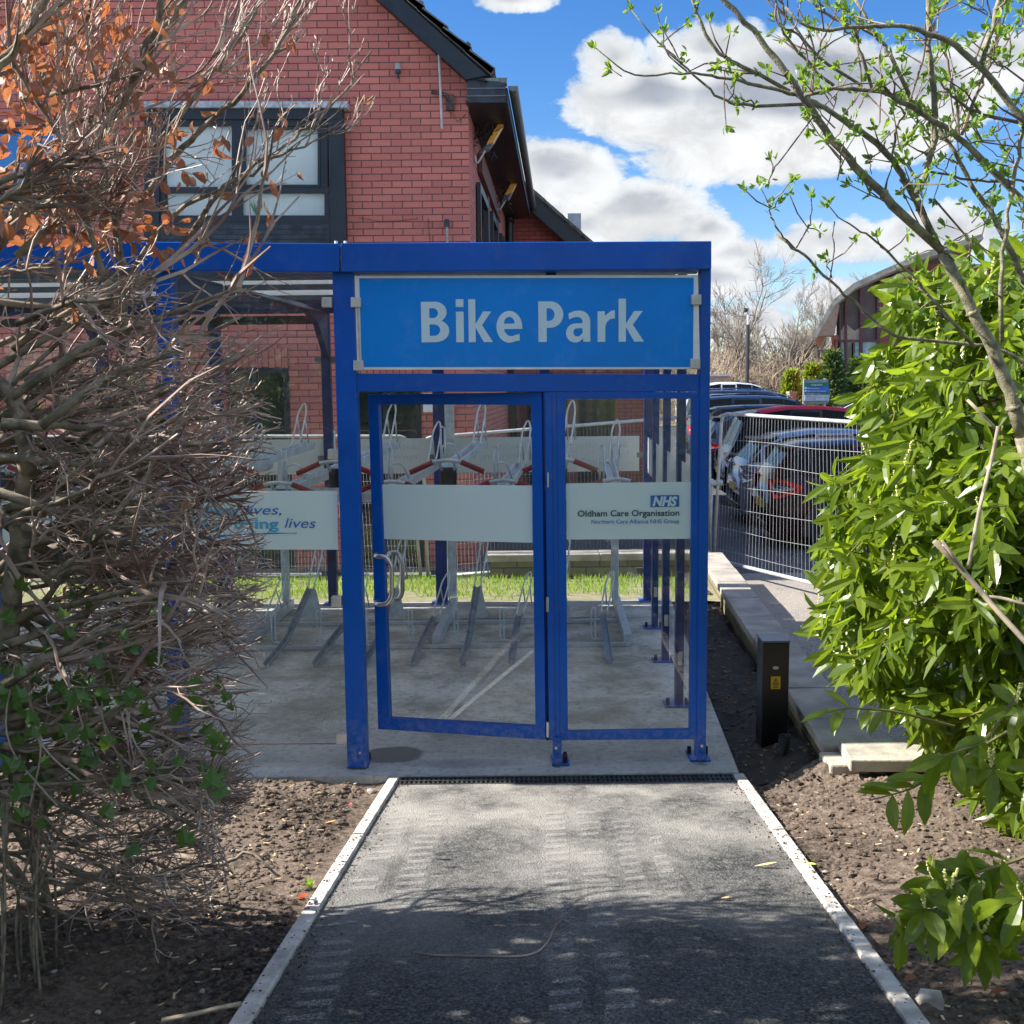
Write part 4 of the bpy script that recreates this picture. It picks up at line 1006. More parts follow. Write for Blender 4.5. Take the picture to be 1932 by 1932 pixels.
def roofline(x): return q(1380, 230).z + s_ * (x - q(1380, 230).x)
az = roofline(apex_x)
wl = -11.0
b = MB()
b.prism([(wl, YG_, -.4), (XC, YG_, -.4), (XC, YG_, roofline(XC)), (apex_x, YG_, az), (wl, YG_, az + s_ * (apex_x - wl) * 1.0 if False else az - abs(s_) * (apex_x - wl))], (0, .25, 0))
fixn(b.build('wall', BR_X, bd_))
YR = 19.6
cfar = XC + .05 * (YR - YG_)
b = MB(); b.prism([(XC - .25, YG_ + .25, -.4), (XC + .0, YG_ + .25, -.4), (cfar, YR, -.4), (cfar - .25, YR, -.4)], (0, 0, roofline(XC) + .4)); sd = fixn(b.build('wall', BR_Y, bd_))
# rear wing
g = lambda a, b_: Q(a, b_, YR)
xr1 = g(1905, 700).x
vA, vB = g(1561, 560), g(1745, 722)      # verge, top line
s2 = (vB.z - vA.z) / (vB.x - vA.x)
zr_ = lambda x: vA.z + s2 * (x - vA.x)
b = MB(); b.prism([(cfar - .3, YR, -.4), (xr1, YR, -.4), (xr1, YR, zr_(xr1) - .2), (cfar - .3, YR, zr_(cfar - .3) - .2)], (0, .3, 0)); fixn(b.build('wall', BR_X2, bd_))
b = MB(); nrm = .34
b.prism([(vA.x - .6, YR - .35, zr_(vA.x - .6) - .08), (xr1 + .5, YR - .35, zr_(xr1 + .5) - .08), (xr1 + .5, YR - .35, zr_(xr1 + .5) - .08 - nrm), (vA.x - .6, YR - .35, zr_(vA.x - .6) - .08 - nrm)], (0, .05, 0)); fixn(b.build('barge_board', BLK, bd_))
b = MB()
x = vA.x - .7
while x < xr1 + .5:
    z0, z1 = zr_(x), zr_(x + .33); b.prism([(x, YR - .42, z0 + .0), (x + .34, YR - .42, z1 + .0), (x + .34, YR - .42, z1 - .075), (x, YR - .42, z0 - .06)], (0, 6, 0)); x += .33
fixn(b.build('roof', SLATE, bd_))
# gable barge board: lower edge from measured line
bl0, bl1 = q(1178, 54), q(1378, 234); s3 = (bl1.z - bl0.z) / (bl1.x - bl0.x)
bu0, bu1 = q(1211, 25), q(1435, 219)
YBG = YG_ - .22
q2 = lambda a, b_: Q(a, b_, YBG)
A, B_ = q2(1130, 10), q2(1378, 234); C_, D_ = q2(1437, 222), q2(1190, 5)
ex = lambda p, k: p + (A - B_).normalized() * k
b = MB(); b.prism([ex(A, 3.2), B_, C_, ex(D_, 3.2)], (0, .04, 0)); fixn(b.build('barge_board', BLK, bd_))
b = MB(); b.prism([ex(A, 3.2) + Vector((0, .04, .02)), B_ + Vector((0, .04, .02)), C_ + Vector((0, .04, -.05)), ex(D_, 3.2) + Vector((0, .04, -.05))], (0, .22, 0)); fixn(b.build('verge_soffit', BLK, bd_))
# left slope board (outside the picture, mirrors the right)
b = MB(); mir = lambda p: Vector((2 * apex_x - p.x, p.y, p.z)); b.prism([mir(ex(A, 3.2)), mir(B_), mir(C_), mir(ex(D_, 3.2))], (0, .04, 0)); fixn(b.build('barge_board', BLK, bd_))
# tiles: stepped verge + roof plane
b = MB(); T0 = q2(1457, 207); dirv = (q2(1224, 0) - T0).normalized(); nn = Vector((dirv.z, 0, -dirv.x)); nn = nn if nn.z > 0 else -nn
b2 = MB()
for i in range(22):
    a = T0 + dirv * (.335 * i); c_ = a + dirv * .37; lift = .018
    b.prism([a + nn * (lift + .012), c_ + nn * -.0, c_ - nn * .055, a - nn * .045], (0, .17, 0))
    b2.prism([a + nn * (lift), c_ - nn * .02, c_ - nn * .06, a - nn * .05], (.05 * 7.5, 7.6, 0))
    if i % 2 == 1:
        m_ = a + nn * .03; b.tube([m_ + dirv * .02 + Vector((0, -.01, 0)), m_ + dirv * .07 + Vector((0, -.01, 0))], .016, 6)
bb = fixn(b.build('verge_tiles', SLATE, bd_)); 
for v in b2.v: pass
rf = fixn(b2.build('roof', SLATE, bd_))
b = MB(); b.prism([mir(T0), mir(T0 + dirv * 7.4), mir(T0 + dirv * 7.4) - Vector((0, 0, .08)), mir(T0) - Vector((0, 0, .08))], (0, 7.6, 0)); fixn(b.build('roof', SLATE, bd_))
# boxed eave end
YE = YG_ - .16
e = lambda a, b_: Q(a, b_, YE)
b = MB(); b.prism([e(1379, 232), e(1494, 243), e(1492, 302), e(1379, 302)], (0, .05, 0)); ee = fixn(b.build('eave_box', BLKF, bd_))
for v in (262, 284):
    b = MB(); a, c_ = e(1379, v), e(1493, v); b.box(a.x, c_.x, YE - .012, YE - .001, a.z - .006, a.z + .006); b.build('board_lip', mat('grey_lip', (0.13, 0.15, 0.17), .6), ee)
b = MB(); b.prism([e(1431, 231), e(1497, 229), e(1497, 246), e(1434, 246)], (0, .12, 0)); fixn(b.build('lead_flashing', mat('lead', (0.17, 0.2, 0.2), .6, 0, .3, 15), ee))
# eaves along the side: soffit, fascia, gutter
n0, n1 = e(1494, 243), Q(1560, 571, YR - .3); n0b, n1b = e(1491, 300), Q(1560, 582, YR - .3)
b = MB(); w0 = Vector((XC - .02, YE, n0b.z)); w1 = Vector((cfar - .02, YR, n0b.z))
sl0 = Vector((n0b.x, YE + .05, n0b.z)); sl1 = Vector((n1b.x, YR - .3, n0b.z))
b.prism([w0 + Vector((0, .05, 0)), sl0, sl1, w1], (0, 0, .03)); fixn(b.build('soffit', BLK, bd_))
b = MB(); b.prism([sl0, sl1, sl1 + Vector((0, 0, .16)), sl0 + Vector((0, 0, .16))], (.03, 0, 0)); fixn(b.build('fascia', BLKF, bd_))
b = MB()
gs = []; 
for k in range(9):
    a = math.pi * (1 + k / 8); gs.append((math.cos(a) * .055, math.sin(a) * .055))
g0 = sl0 + Vector((.09, -.03, .17)); g1 = sl1 + Vector((.09, 0, .17)); vs = [g0 + Vector((x, 0, z)) for x, z in gs] + [g1 + Vector((x, 0, z)) for x, z in gs]
b.add(vs, [(i, i + 1, 10 + i, 9 + i) for i in range(8)] + [tuple(range(9)), tuple(range(17, 8, -1))]); b.build('gutter', mat('grey_gutter', (0.12, 0.13, 0.14), .5), bd_)
# downpipe at the far corner
dp = [Q(1543, 580, YR - .35), Q(1520, 600, YR - .35), Q(1503, 615, YR - .2), Q(1503, 1200, YR - .2)]; dp[-1] = Vector((dp[2].x, dp[2].y, -.2))
b = MB(); b.tube(fillet(dp, .25, 6), .075, 12); b.tube([dp[2] - Vector((0, 0, .1)), dp[2] - Vector((0, 0, .26))], .1, 12); b.build('downpipe', BLK, bd_, smooth=True)
# flue box behind the rear roof
b = MB(); a, c_ = Q(1676, 630, 24), Q(1716, 690, 24); b.box(a.x, c_.x, 24, 24.8, c_.z - .6, a.z); b.build('roof_vent', mat('vent_grey', (0.42, 0.45, 0.48), .5, .2, .1, 5), bd_)
# side windows
def sidept(y, z, o=0.0): return Vector((XC + .05 * (y - YG_) + o, y, z))
WGL = glassmat('window_glass', (0.96, 0.98, 0.98), .02, .7)
DKG = mat('dark_glass', (0.008, 0.011, 0.013), .06, 0, .2, 2, spec=.8)
BROWN = mat('brown_reveal', (0.13, 0.045, 0.035), .7)
for (ya, yb_, z0, z1) in ((12.9, 14.3, 2.75, 4.45), (15.2, 16.4, 2.75, 4.5), (17.3, 18.3, 2.75, 4.5)):
    b = MB(); P4 = [sidept(ya, z0, .002), sidept(yb_, z0, .002), sidept(yb_, z1, .002), sidept(ya, z1, .002)]
    c_ = sum(P4, Vector()) / 4; I4 = [c_ + (p - c_) * .88 for p in P4]
    b.frame(P4, I4, (.05, 0, 0)); wn = fixn(b.build('window', BLK, bd_)); b = MB(); b.prism([p + Vector((.004, 0, 0)) for p in I4], (.012, 0, 0)); fixn(b.build('pane', DKG, wn))
    b = MB(); b.prism([sidept(yb_ + .01, z0 - .15, .002), sidept(yb_ + .32, z0 - .15, .002), sidept(yb_ + .32, z1 + .1, .002), sidept(yb_ + .01, z1 + .1, .002)], (.04, 0, 0)); fixn(b.build('brick_pier', BROWN, bd_))
b = MB(); b.prism([sidept(13.2, 4.62, .003), sidept(17.0, 4.62, .003), sidept(17.0, 4.86, .003), sidept(13.2, 4.86, .003)], (.05, 0, 0)); fixn(b.build('lintel', BROWN, bd_))
# pole brackets with amber boards under the eaves
AMB = mat('amber_board', (0.85, 0.40, 0.06), .35, 0, .2, 6, spec=.6)
for i, (p0, p1, p2, Y, lab) in enumerate((((1481, 362), (1444, 425), (1432, 445), 12.7, 'larger tilted amber board on a bracket under the eaves near the gable corner'), ((1522, 532), (1500, 573), (1492, 592), 16.2, 'smaller amber board on a bracket under the eaves beside the downpipe'))):
    a, c_, d = Q(*p0, Y), Q(*p1, Y), Q(*p2, Y)
    ar = empty('amber_board', d, lab, 'bracket board', 'amber boards under the eaves')
    w = Vector((.045, 0, .02)) * (Y / 12.7)
    b = MB(); b.prism([c_ - w, a - w, a + w * .9, c_ + w], (.01, .12, 0)); fixn(b.build('board', AMB, ar))
    b = MB(); b.prism([d - w, c_ - w, c_ + w, d + w], (.01, .12, 0)); fixn(b.build('holder', mat('grey_holder', (0.16, .17, .19), .5), ar))
    b = MB(); wx = XC + .05 * (Y - YG_); b.tube(fillet([d, d + Vector((-.1, 0, -.16)), Vector((wx + .0, Y, d.z - .06))], .1, 5), .014, 6); b.build('arm', GALV, ar)
    b = MB()
    for k in range(60):
        cx, cz_ = wx + rnd.uniform(.02, .25), d.z + rnd.uniform(-.1, .5); yk = Y + rnd.uniform(-.15, .3); b.tube([(cx, yk, cz_), (cx + rnd.uniform(-.12, .12), yk + rnd.uniform(-.1, .1), cz_ + rnd.uniform(-.12, .12))], .006, 3)
    tag(b.build('nest_twigs', BLK, ar), kind='stuff')
# main first-floor window: projecting black frame
def fw(name, pts, y0, dep, m, par, bev=.004):
    b = MB(); b.prism([Q(a, c_, y0) for a, c_ in pts], (0, dep, 0)); return fixn(b.build(name, m, par, bevel=bev))
YW = YG_ - .14
wn = empty('x', (0, 0, 0), 'x', 'x'); bpy.data.objects.remove(wn)
b = MB()
OUT = [(425, 318), (1012, 318), (1022, 722), (425, 722)]
b.prism([Q(a, c_, YW) for a, c_ in OUT], (0, .135, 0)) if False else None
BARN = [0]
def bar(b, a0, c0, a1, c1, y=YW, d=.135):
    BARN[0] += 1; k = (BARN[0] % 9) * .0013; y = y - k; d = d + k * .5
    b.prism([Q(a0, c0, y), Q(a1, c0, y), Q(a1, c1, y), Q(a0, c1, y)], (0, d, 0))
bar(b, 425, 317, 1012, 352); bar(b, 425, 352, 470, 722); 
b.prism([Q(968, 352, YW), Q(1013, 352, YW), Q(1022, 722, YW), Q(976, 722, YW)], (0, .135, 0))
bar(b, 470, 655, 975, 722, YW + .004, .12); win = fixn(b.build('window', BLK, bd_, bevel=.006))
b = MB()
for (a0, c0, a1, c1) in ((470, 352, 968, 372), (684, 372, 716, 560), (470, 552, 972, 570), (684, 570, 716, 655), (470, 636, 974, 656), (944, 372, 968, 552), (958, 570, 974, 636), (470, 372, 486, 636)):
    bar(b, a0, c0, a1, c1, YW + .03, .04)
fixn(b.build('frame', BLK, win, bevel=.003))
b = MB()
for (a0, c0, a1, c1) in ((716, 374, 726, 552), (716, 374, 944, 382), (938, 374, 945, 552), (716, 545, 944, 552)): bar(b, a0, c0, a1, c1, YW + .022, .03)
fixn(b.build('opening_sash', BLK, win, bevel=.002))
b = MB(); bar(b, 425, 299, 1026, 317, YW - .03, .17); fixn(b.build('lead_top', mat('lead_weathered', (0.38, 0.42, 0.46), .6, 0, .25, 12), win))
b = MB(); bar(b, 486, 372, 944, 552, YW + .06, .004); bar(b, 486, 570, 958, 636, YW + .06, .004); fixn(b.build('pane', WGL, win))
# vertical blinds
b = MB(); BLN = mat('cream_blind', (0.88, 0.89, 0.86), .8, 0, .05, 3)
a = 486
while a < 958:
    p0, p1 = Q(a, 372, YW + .1), Q(a + 17.45, 372, YW + .1); p1.z = Q(a, 636, YW + .1).z; b.prism([(p0.x, YW + .10, p1.z), (p1.x, YW + .112, p1.z), (p1.x, YW + .112, p0.z), (p0.x, YW + .10, p0.z)], (0, .002, 0)); a += 17.5
fixn(b.build('blinds', BLN, win)); 
b = MB()
for k in range(14):
    c_ = Q(758 + rnd.uniform(-14, 14), 628 - rnd.uniform(0, 8), YW + .09); b.tube([Q(757, 634, YW + .09), c_ + Vector((0, 0, .02)), c_ + Vector((rnd.uniform(-.05, .05), 0, rnd.uniform(.05, .13)))], [.006, .008, .002], 4)
b.build('pot_plant', leafmat('indoor_leaf', (.1, .3, .05), (.18, .4, .08)), win)
for k in range(4):
    b = MB(); bar(b, 475, 664 + k * 15, 972, 676 + k * 15, YW - .002 + .0005 * k, .01); fixn(b.build('panel_board', BLKF, win))
# left window reflecting the sky
b = MB(); OP = [(0, 372), (178, 372), (195, 690), (-20, 690)]
for (a0, c0, a1, c1) in ((-40, 366, 215, 392), (-40, 540, 215, 566), (-40, 668, 215, 690), (172, 392, 200, 668), (-40, 392, -15, 668)): bar(b, a0, c0, a1, c1, YG_ - .05, .045)
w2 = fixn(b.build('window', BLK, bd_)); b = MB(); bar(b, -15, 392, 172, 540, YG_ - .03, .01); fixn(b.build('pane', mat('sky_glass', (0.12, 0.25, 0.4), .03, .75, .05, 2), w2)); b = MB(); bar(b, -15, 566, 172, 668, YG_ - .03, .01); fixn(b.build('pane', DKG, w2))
# ground-floor windows
def gwin(a0, c0, a1, c1, Y, bars=(), par=bd_, arch=True, m=DKG):
    b = MB(); y = Y - .012
    p0, p1 = Q(a0, c0, Y), Q(a1, c1, Y)
    O = [(p0.x, y, p1.z), (p1.x, y, p1.z), (p1.x, y, p0.z), (p0.x, y, p0.z)]; t = .06
    I = [(p0.x + t, y, p1.z + t), (p1.x - t, y, p1.z + t), (p1.x - t, y, p0.z - t), (p0.x + t, y, p0.z - t)]
    b.frame(O, I, (0, .011, 0)); w = fixn(b.build('window', BLK, par))
    b = MB(); b.box(p0.x + t, p1.x - t, y + .004, y + .009, p1.z + t, p0.z - t); b.build('pane', m, w)
    for f in bars:
        b = MB(); x = p0.x + (p1.x - p0.x) * f; b.box(x - .025, x + .025, y - .002, y + .003, p1.z + t, p0.z - t); b.build('mullion', BLK, w)
    if arch:
        b = MB(); b.box(p0.x - .1, p1.x + .02, Y - .006, Y - .001, p0.z + .002, p0.z + .222); b.build('soldier_course', BR_S, w)
    return w
gwin(668, 1088, 873, 1700, YG_, (.45,)); gwin(1030, 1130, 1254, 1700, YG_, (.5,)); gwin(330, 1088, 460, 1700, YG_, ())
b = MB(); p = Q(900, 1700, YG_); b.box(-11, XC, YG_ - .02, YG_ - .002, -.4, p.z - .12); b.build('plinth', brickmat('plum_plinth', 'x', (0.16, .05, .05), (.11, .035, .04)), bd_)
b = MB(); b.box(-11, XC, YG_ - .03, YG_ - .021, p.z - .2, p.z - .14); b.build('plinth_course', BROWN, bd_)
# rear wing glazed entrance with brick piers
b = MB(); p0, p1 = Q(1400, 1120, YR), Q(1815, 1700, YR); b.box(p0.x, p1.x, YR - .03, YR - .005, -.3, p0.z); b.build('entrance_glazing', DKG, bd_)
for a in (1424, 1455, 1500, 1542, 1618, 1690):
    b = MB(); p = Q(a, 1200, YR - .2); b.box(p.x - .09, p.x + .09, YR - .25, YR - .05, -.3, p0.z + .1); b.build('brick_pier', BROWN if a > 1500 else mat('red_pier', (0.3, .09, .07), .8, 0, .2, 8), bd_)
# wall fittings
b = MB(); p0, p1 = Q(1296, 157, YG_ - .08), Q(1305, 380, YG_ - .08); pm_ = Q(1300, 272, YG_ - .08)
ae = empty('aerial_pole', pm_, 'thin pale pole on a rusty bracket fixed to the brick gable', 'aerial pole'); b.tube([p0, p1], .014, 8); b.build('pole', mat('pale_pole', (.5, .5, .48), .5, .3), ae)
RUST = mat('rusty_bracket', (.09, .06, .055), .7, .2, .4, 20)
b = MB(); b.tube([pm_ + Vector((-.1, 0, 0)), pm_ + Vector((.06, .02, -.02)), pm_ + Vector((.1, .05, -.1)), pm_ + Vector((.14, .07, -.17))], .02, 6); b.box(pm_.x + .06, pm_.x + .15, YG_ - .05, YG_ - .002, pm_.z - .18, pm_.z - .02); b.tube([pm_ + Vector((.12, .06, -.2)), pm_ + Vector((.18, .07, -.3)), pm_ + Vector((.28, .07, -.22))], .004, 4); b.build('bracket', RUST, ae)
for nm, (a, c_), lab in (('security_light', (1175, 203), 'small grey dome light on the gable brickwork below the roof slope'),):
    p = Q(a, c_, YG_ - .06); li = empty(nm, p, lab, 'wall light'); b = MB()
    b.tube([p + Vector((0, 0, .06)), p + Vector((0, 0, .055)), p + Vector((0, 0, -.01))], [.015, .035, .036], 12); b.build('dome', mat('dome_grey', (.3, .3, .3), .4), li)
    b = MB(); b.tube([p + Vector((0, 0, -.01)), p + Vector((0, 0, -.05))], .03, 12); b.tube([p + Vector((0, 0, -.05)), p + Vector((.0, .0, -.1))], [.014, .012], 8); b.build('base', BLKF, li)
p = Q(1320, 665, YG_ - .05); li = empty('conduit_stub', p, 'grey conduit with a black head standing against the lower gable wall', 'conduit')
b = MB(); b.tube([p, Q(1323, 780, YG_ - .05)], .014, 8); b.build('pipe', mat('grey_pipe', (.3, .31, .32), .5), li); b = MB(); b.tube([p + Vector((0, 0, -.02)), p + Vector((0, 0, .05))], .03, 10); b.tube([p + Vector((0, 0, .05)), p + Vector((0, 0, .065))], .022, 8); b.build('head', BLKF, li)
b = MB(); a = Q(1060, 643, YG_ - .008); b.tube([Q(1060, 643, YG_ - .008), Q(1125, 654, YG_ - .008), Q(1180, 652, YG_ - .008), Q(1235, 645, YG_ - .008)], .004, 4); b.tube([Q(1264, 643, YG_ - .008), Q(1270, 718, YG_ - .008)], .004, 4)
b.build('wall_cable', BROWN, bd_)
b = MB(); p = Q(1262, 1192, YG_ - .06); b.box(p.x - .05, p.x + .06, YG_ - .08, YG_ - .002, p.z - .1, p.z + .12); tag(b.build('alarm_box', WHITE, bevel=.01), 'small white box fixed to the brick wall beside the dark ground floor window', 'alarm box')

# ================================================================== cars
TYRE = mat('tyre', (.012, .012, .013), .8); RIM = mat('alloy', (.45, .47, .5), .3, .8, .1, 8); CGL = mat('car_glass', (.012, .015, .018), .25, 0, .1, 1, spec=.07)
RLAMP = mat('red_lamp', (.5, .01, .012), .15, 0, .2, 6); CLAMP_ = mat('clear_lamp', (.55, .56, .58), .12, .4, .3, 12); PLY = mat('yellow_plate', (.7, .5, .03), .4); CHR = mat('chrome', (.7, .7, .72), .12, 1)
def carpaint(name, c): return mat(name, c, .22, .25, .04, 1, spec=.3, coat=.12)
def make_car(label, paint, loc, ang, kind='hatch', H=1.46, L=4.1, W=1.74, lamp='red', rails=False, roofpaint=None, details=True):
    root = empty('parked_car', loc, label, 'car', 'cars parked in the bays')
    # stations: x/L, belt height, roof height, half width factor
    if kind == 'estate': S = [(0, .55, .60, .80), (.012, .84, .88, .90), (.03, .92, 1.06, .93), (.075, .97, H - .10, .95), (.12, .97, H - .03, .97), (.25, .96, H, 1), (.42, .94, H, 1), (.55, .93, H - .035, 1), (.62, .92, H - .11, 1), (.69, .92, H - .27, 1), (.76, .915, .96, 1), (.86, .86, .91, .97), (.95, .74, .80, .90), (1, .5, .56, .76)]
    else: S = [(0, .52, .57, .80), (.012, .82, .86, .90), (.03, .93, .99, .93), (.085, .98, H - .20, .94), (.15, .98, H - .07, .96), (.27, .96, H, 1), (.40, .94, H, 1), (.53, .93, H - .05, 1), (.61, .92, H - .15, 1), (.69, .92, H - .33, 1), (.755, .91, .955, 1), (.86, .86, .90, .97), (.95, .72, .78, .90), (1, .48, .54, .76)]
    ring_n = 8; body = MB(); glass = MB(); roof = MB()
    rows = []
    for (xf, zb_, zr, wf) in S:
        w = W / 2 * wf; cab = zr > zb_ + .12; wr = w * (.76 if cab else .93)
        lo = .32 if xf in (0, 1) else .2
        rows.append([(w * .9, lo), (w * .985, .36), (w, .58), (w * .99, zb_ - .05), (w * .955, zb_), (wr + (w * .955 - wr) * (.12 if cab else .5), zr - (.045 if cab else .02)), (wr * .82, zr), (0, zr + .012)])
    def pt(i, k, s):
        y, z = rows[i][k]; return (S[i][0] * L, s * y, z)
    gl_rng = range(3, 10)
    for i in range(len(S) - 1):
        for k in range(ring_n - 1):
            for s in (1, -1):
                qd = [pt(i, k, s), pt(i + 1, k, s), pt(i + 1, k + 1, s), pt(i, k + 1, s)]
                if s < 0: qd = qd[::-1]
                is_side = (k == 4 and 3 <= i <= 8); is_rear = (k >= 4 and i == 2) or (k >= 5 and i == 3 and kind != 'estate'); is_front = (k >= 5 and 8 <= i <= 9)
                if is_side or is_rear or is_front:
                    # pillar strips keep body colour
                    if is_side:
                        v = [Vector(p) for p in qd]; c_ = sum(v, Vector()) / 4
                        f = .86 if i in (3, 5, 8) else .97; inn = [c_ + (p - c_) * f for p in v]; out_n = Vector((0, s * .002, .001))
                        body.add(qd, [(0, 1, 2, 3)]); glass.add([p + out_n for p in inn], [(0, 1, 2, 3)])
                    else:
                        v = [Vector(p) for p in qd]; c_ = sum(v, Vector()) / 4; f = (.82 if k >= 5 else .6) if not is_front else .98; body.add(qd, [(0, 1, 2, 3)]); glass.add([c_ + (p - c_) * f + Vector((-.003 if not is_front else .003, 0, .003)) for p in v], [(0, 1, 2, 3)])
                elif k >= 5 and 4 <= i <= 7: roof.add(qd, [(0, 1, 2, 3)])
                else: body.add(qd, [(0, 1, 2, 3)])
    n = len(S) - 1
    for i in (0, n):
        pts_ = [pt(i, k, 1) for k in range(ring_n)] + [pt(i, k, -1) for k in range(ring_n - 2, -1, -1)]
        body.add(pts_, [tuple(range(len(pts_)))[::(-1 if i == 0 else 1)]])
    # underside
    body.add([(0.05, -W * .45, .2), (L * .98, -W * .42, .2), (L * .98, W * .42, .2), (0.05, W * .45, .2)], [(0, 1, 2, 3)])
    def put(b, name, m, par=root, smooth=False):
        ob = b.build(name, m, None, smooth=smooth)
        ob.parent = par; ob['_o'] = root['_o']; return ob
    bo = put(body, 'body', paint, smooth=True); bo.data.set_sharp_from_angle(angle=R(32)) if hasattr(bo.data, 'set_sharp_from_angle') else None
    bm = bmesh.new(); bm.from_mesh(bo.data); bmesh.ops.remove_doubles(bm, verts=bm.verts, dist=.0005); bm.to_mesh(bo.data); bm.free()
    ro = put(roof, 'roof', roofpaint or paint, smooth=True)
    bm = bmesh.new(); bm.from_mesh(ro.data); bmesh.ops.remove_doubles(bm, verts=bm.verts, dist=.0005); bm.to_mesh(ro.data); bm.free()
    put(glass, 'windows', CGL)
    for (x, s) in ((.78, 1), (.78, -1), (L - .86, 1), (L - .86, -1)):
        a = MB(); y0 = s * (W / 2 - .19); y1 = s * (W / 2 + .006)
        a.tube([(x, y0, .31), (x, y1 - s * .02, .31), (x, y1, .31)], [.31, .31, .285], 26); wh = put(a, 'wheel', TYRE)
        a = MB(); a.tube([(x, s * (W / 2 - .003), .31), (x, s * (W / 2 + .009), .31)], [.215, .2], 26, cap=False)
        for j in range(5):
            t = j / 5 * 6.283
            for dt in (-.12, .12): a.tube([(x + .03 * math.cos(t), s * (W / 2 + .006), .31 + .03 * math.sin(t)), (x + .205 * math.cos(t + dt), s * (W / 2 + .009), .31 + .205 * math.sin(t + dt))], .013, 5)
        a.tube([(x, s * (W / 2 + .0), .31), (x, s * (W / 2 + .016), .31)], .045, 10); put(a, 'rim', RIM, wh)
        a = MB(); pts_ = [(x + .375 * math.cos(t / 16 * math.pi), s * (W / 2 * (.997) + .002), .33 + .36 * math.sin(t / 16 * math.pi)) for t in range(17)]
        a.add(pts_ + [(x - .37, s * (W / 2 * .997 + .002), .2), (x + .37, s * (W / 2 * .997 + .002), .2)], [tuple(list(range(17)) + [17, 18])]); put(a, 'wheel_arch', BLACK)
    zt = .93
    for s in (1, -1):
        a = MB(); w = W / 2
        a.prism([(.015, s * w * .60, zt - .16), (.02, s * w * .60, zt), (.10, s * (w * .955), zt + .03), (.40, s * (w * .985 + .006), zt - .06), (.36, s * (w * .985 + .006), zt - .16), (.04, s * (w * .935), zt - .24)], (-.012, s * .012, 0)); tl_ = put(fixM(a), 'tail_lamp', RLAMP if lamp == 'red' else CLAMP_)
        a = MB(); a.prism([(.03, s * w * .78, zt - .12), (.03, s * w * .78, zt - .08), (.10, s * w * .96, zt - .06), (.28, s * (w * .985 + .008), zt - .09), (.28, s * (w * .985 + .008), zt - .12), (.08, s * w * .955, zt - .14)], (-.016, s * .014, 0)); put(fixM(a), 'lamp_glass', CLAMP_, tl_)
        a = MB(); a.tube([(L * .64, s * (w - .02), .96), (L * .64, s * (w + .14), .99)], [.05, .06], 8); put(a, 'mirror', paint)
        if rails:
            a = MB(); wr = w * .70; a.tube([(L * .10, s * wr, H - .03), (L * .14, s * wr, H + .035), (L * .35, s * wr, H + .05), (L * .55, s * wr, H + .02), (L * .6, s * wr, H - .06)], .014, 6); put(a, 'roof_rail', CHR)
    a = MB(); a.box(-.015, .01, -.26, .26, .52, .63); pl_ = put(a, 'number_plate', PLY); a = MB(); a.box(-.012, .0, -.5, .5, .25, .33); put(a, 'bumper_trim', BLACK)
    a = MB(); a.box(L * .065, L * .13, -W * .33, W * .33, H - .16, H - .13) if kind != 'estate' else a.box(L * .05, L * .12, -W * .33, W * .33, H - .105, H - .08)
    put(a, 'spoiler', BLACK)
    a = MB(); a.tube([(L * .12, 0, H - .03), (L * .08, 0, H + .16)], .004, 4); put(a, 'aerial', BLACK)
    # door cuts
    a = MB()
    for xf in (.30, .50, .70):
        for s in (1, -1): a.tube([(xf * L, s * (W / 2 * 1.0 + .001), .36), (xf * L, s * (W / 2 + .001), .6), (xf * L, s * (W / 2 * .985), .9)], .004, 4)
    put(a, 'door_gap', BLACK)
    root.rotation_euler = (0, 0, ang); root.location = loc
    return root
def fixM(mb): return mb
def build_fix():
    pass
plum = carpaint('plum_paint', (.035, .012, .018)); slv = carpaint('grey_blue_paint', (.24, .27, .31)); blk = carpaint('black_car_paint', (.01, .011, .014)); red = mat('red_paint', (.6, .008, .025), .45, 0, .04, 1, spec=.12); navy = carpaint('navy_paint', (.015, .03, .07)); sil2 = carpaint('silver_paint', (.42, .44, .46)); wht = carpaint('white_car_paint', (.75, .76, .77))
def at(u, y): return P(u, 900, y).x
CG = [
 ('dark plum hatchback with red tail lamp behind the mesh panel, nearest parked car', plum, 14.15, 1455, 'estate', 1.44, 'red', False, None),
 ('blue grey hatchback with clear rear lamp, second from the mesh panel', slv, 16.6, 1398, 'hatch', 1.48, 'clear', False, None),
 ('black car with a bright red roof beyond the blue grey hatchback', blk, 19.0, 1368, 'hatch', 1.74, 'clear', False, red),
 ('dark navy car with pale roof edge half behind the shelter corner', navy, 21.4, 1322, 'hatch', 1.55, 'red', False, None),
 ('black estate car behind the red roofed car', blk, 23.9, 1318, 'estate', 1.54, 'red', False, None),
 ('dark blue estate car with chrome roof rails in the middle of the row', navy, 26.4, 1300, 'estate', 1.66, 'red', True, None),
 ('tall dark blue car with roof rails near the far end of the row', navy, 29.0, 1290, 'estate', 1.72, 'red', True, None),
]
for lab, pnt, Y, u, kd, H, lp, rl, rp in CG:
    ctr_y = Y
    X = at(u, Y - .6)
    make_car(lab, pnt, (X, Y, cz(Y)), R(-3.5), kd, H, 4.25, 1.76, lp, rl, rp)
make_car('white car with a rounded roof at the far left of the car park', wht, (at(1290, 36), 36, cz(36) + .15), R(2), 'hatch', 1.62, 4.1, 1.8, 'red')
make_car('white car parked nose outward below the car park sign', wht, (at(1775, 31.3), 31.6, cz(31.5)), R(173), 'hatch', 1.42, 4.4, 1.8, 'red')

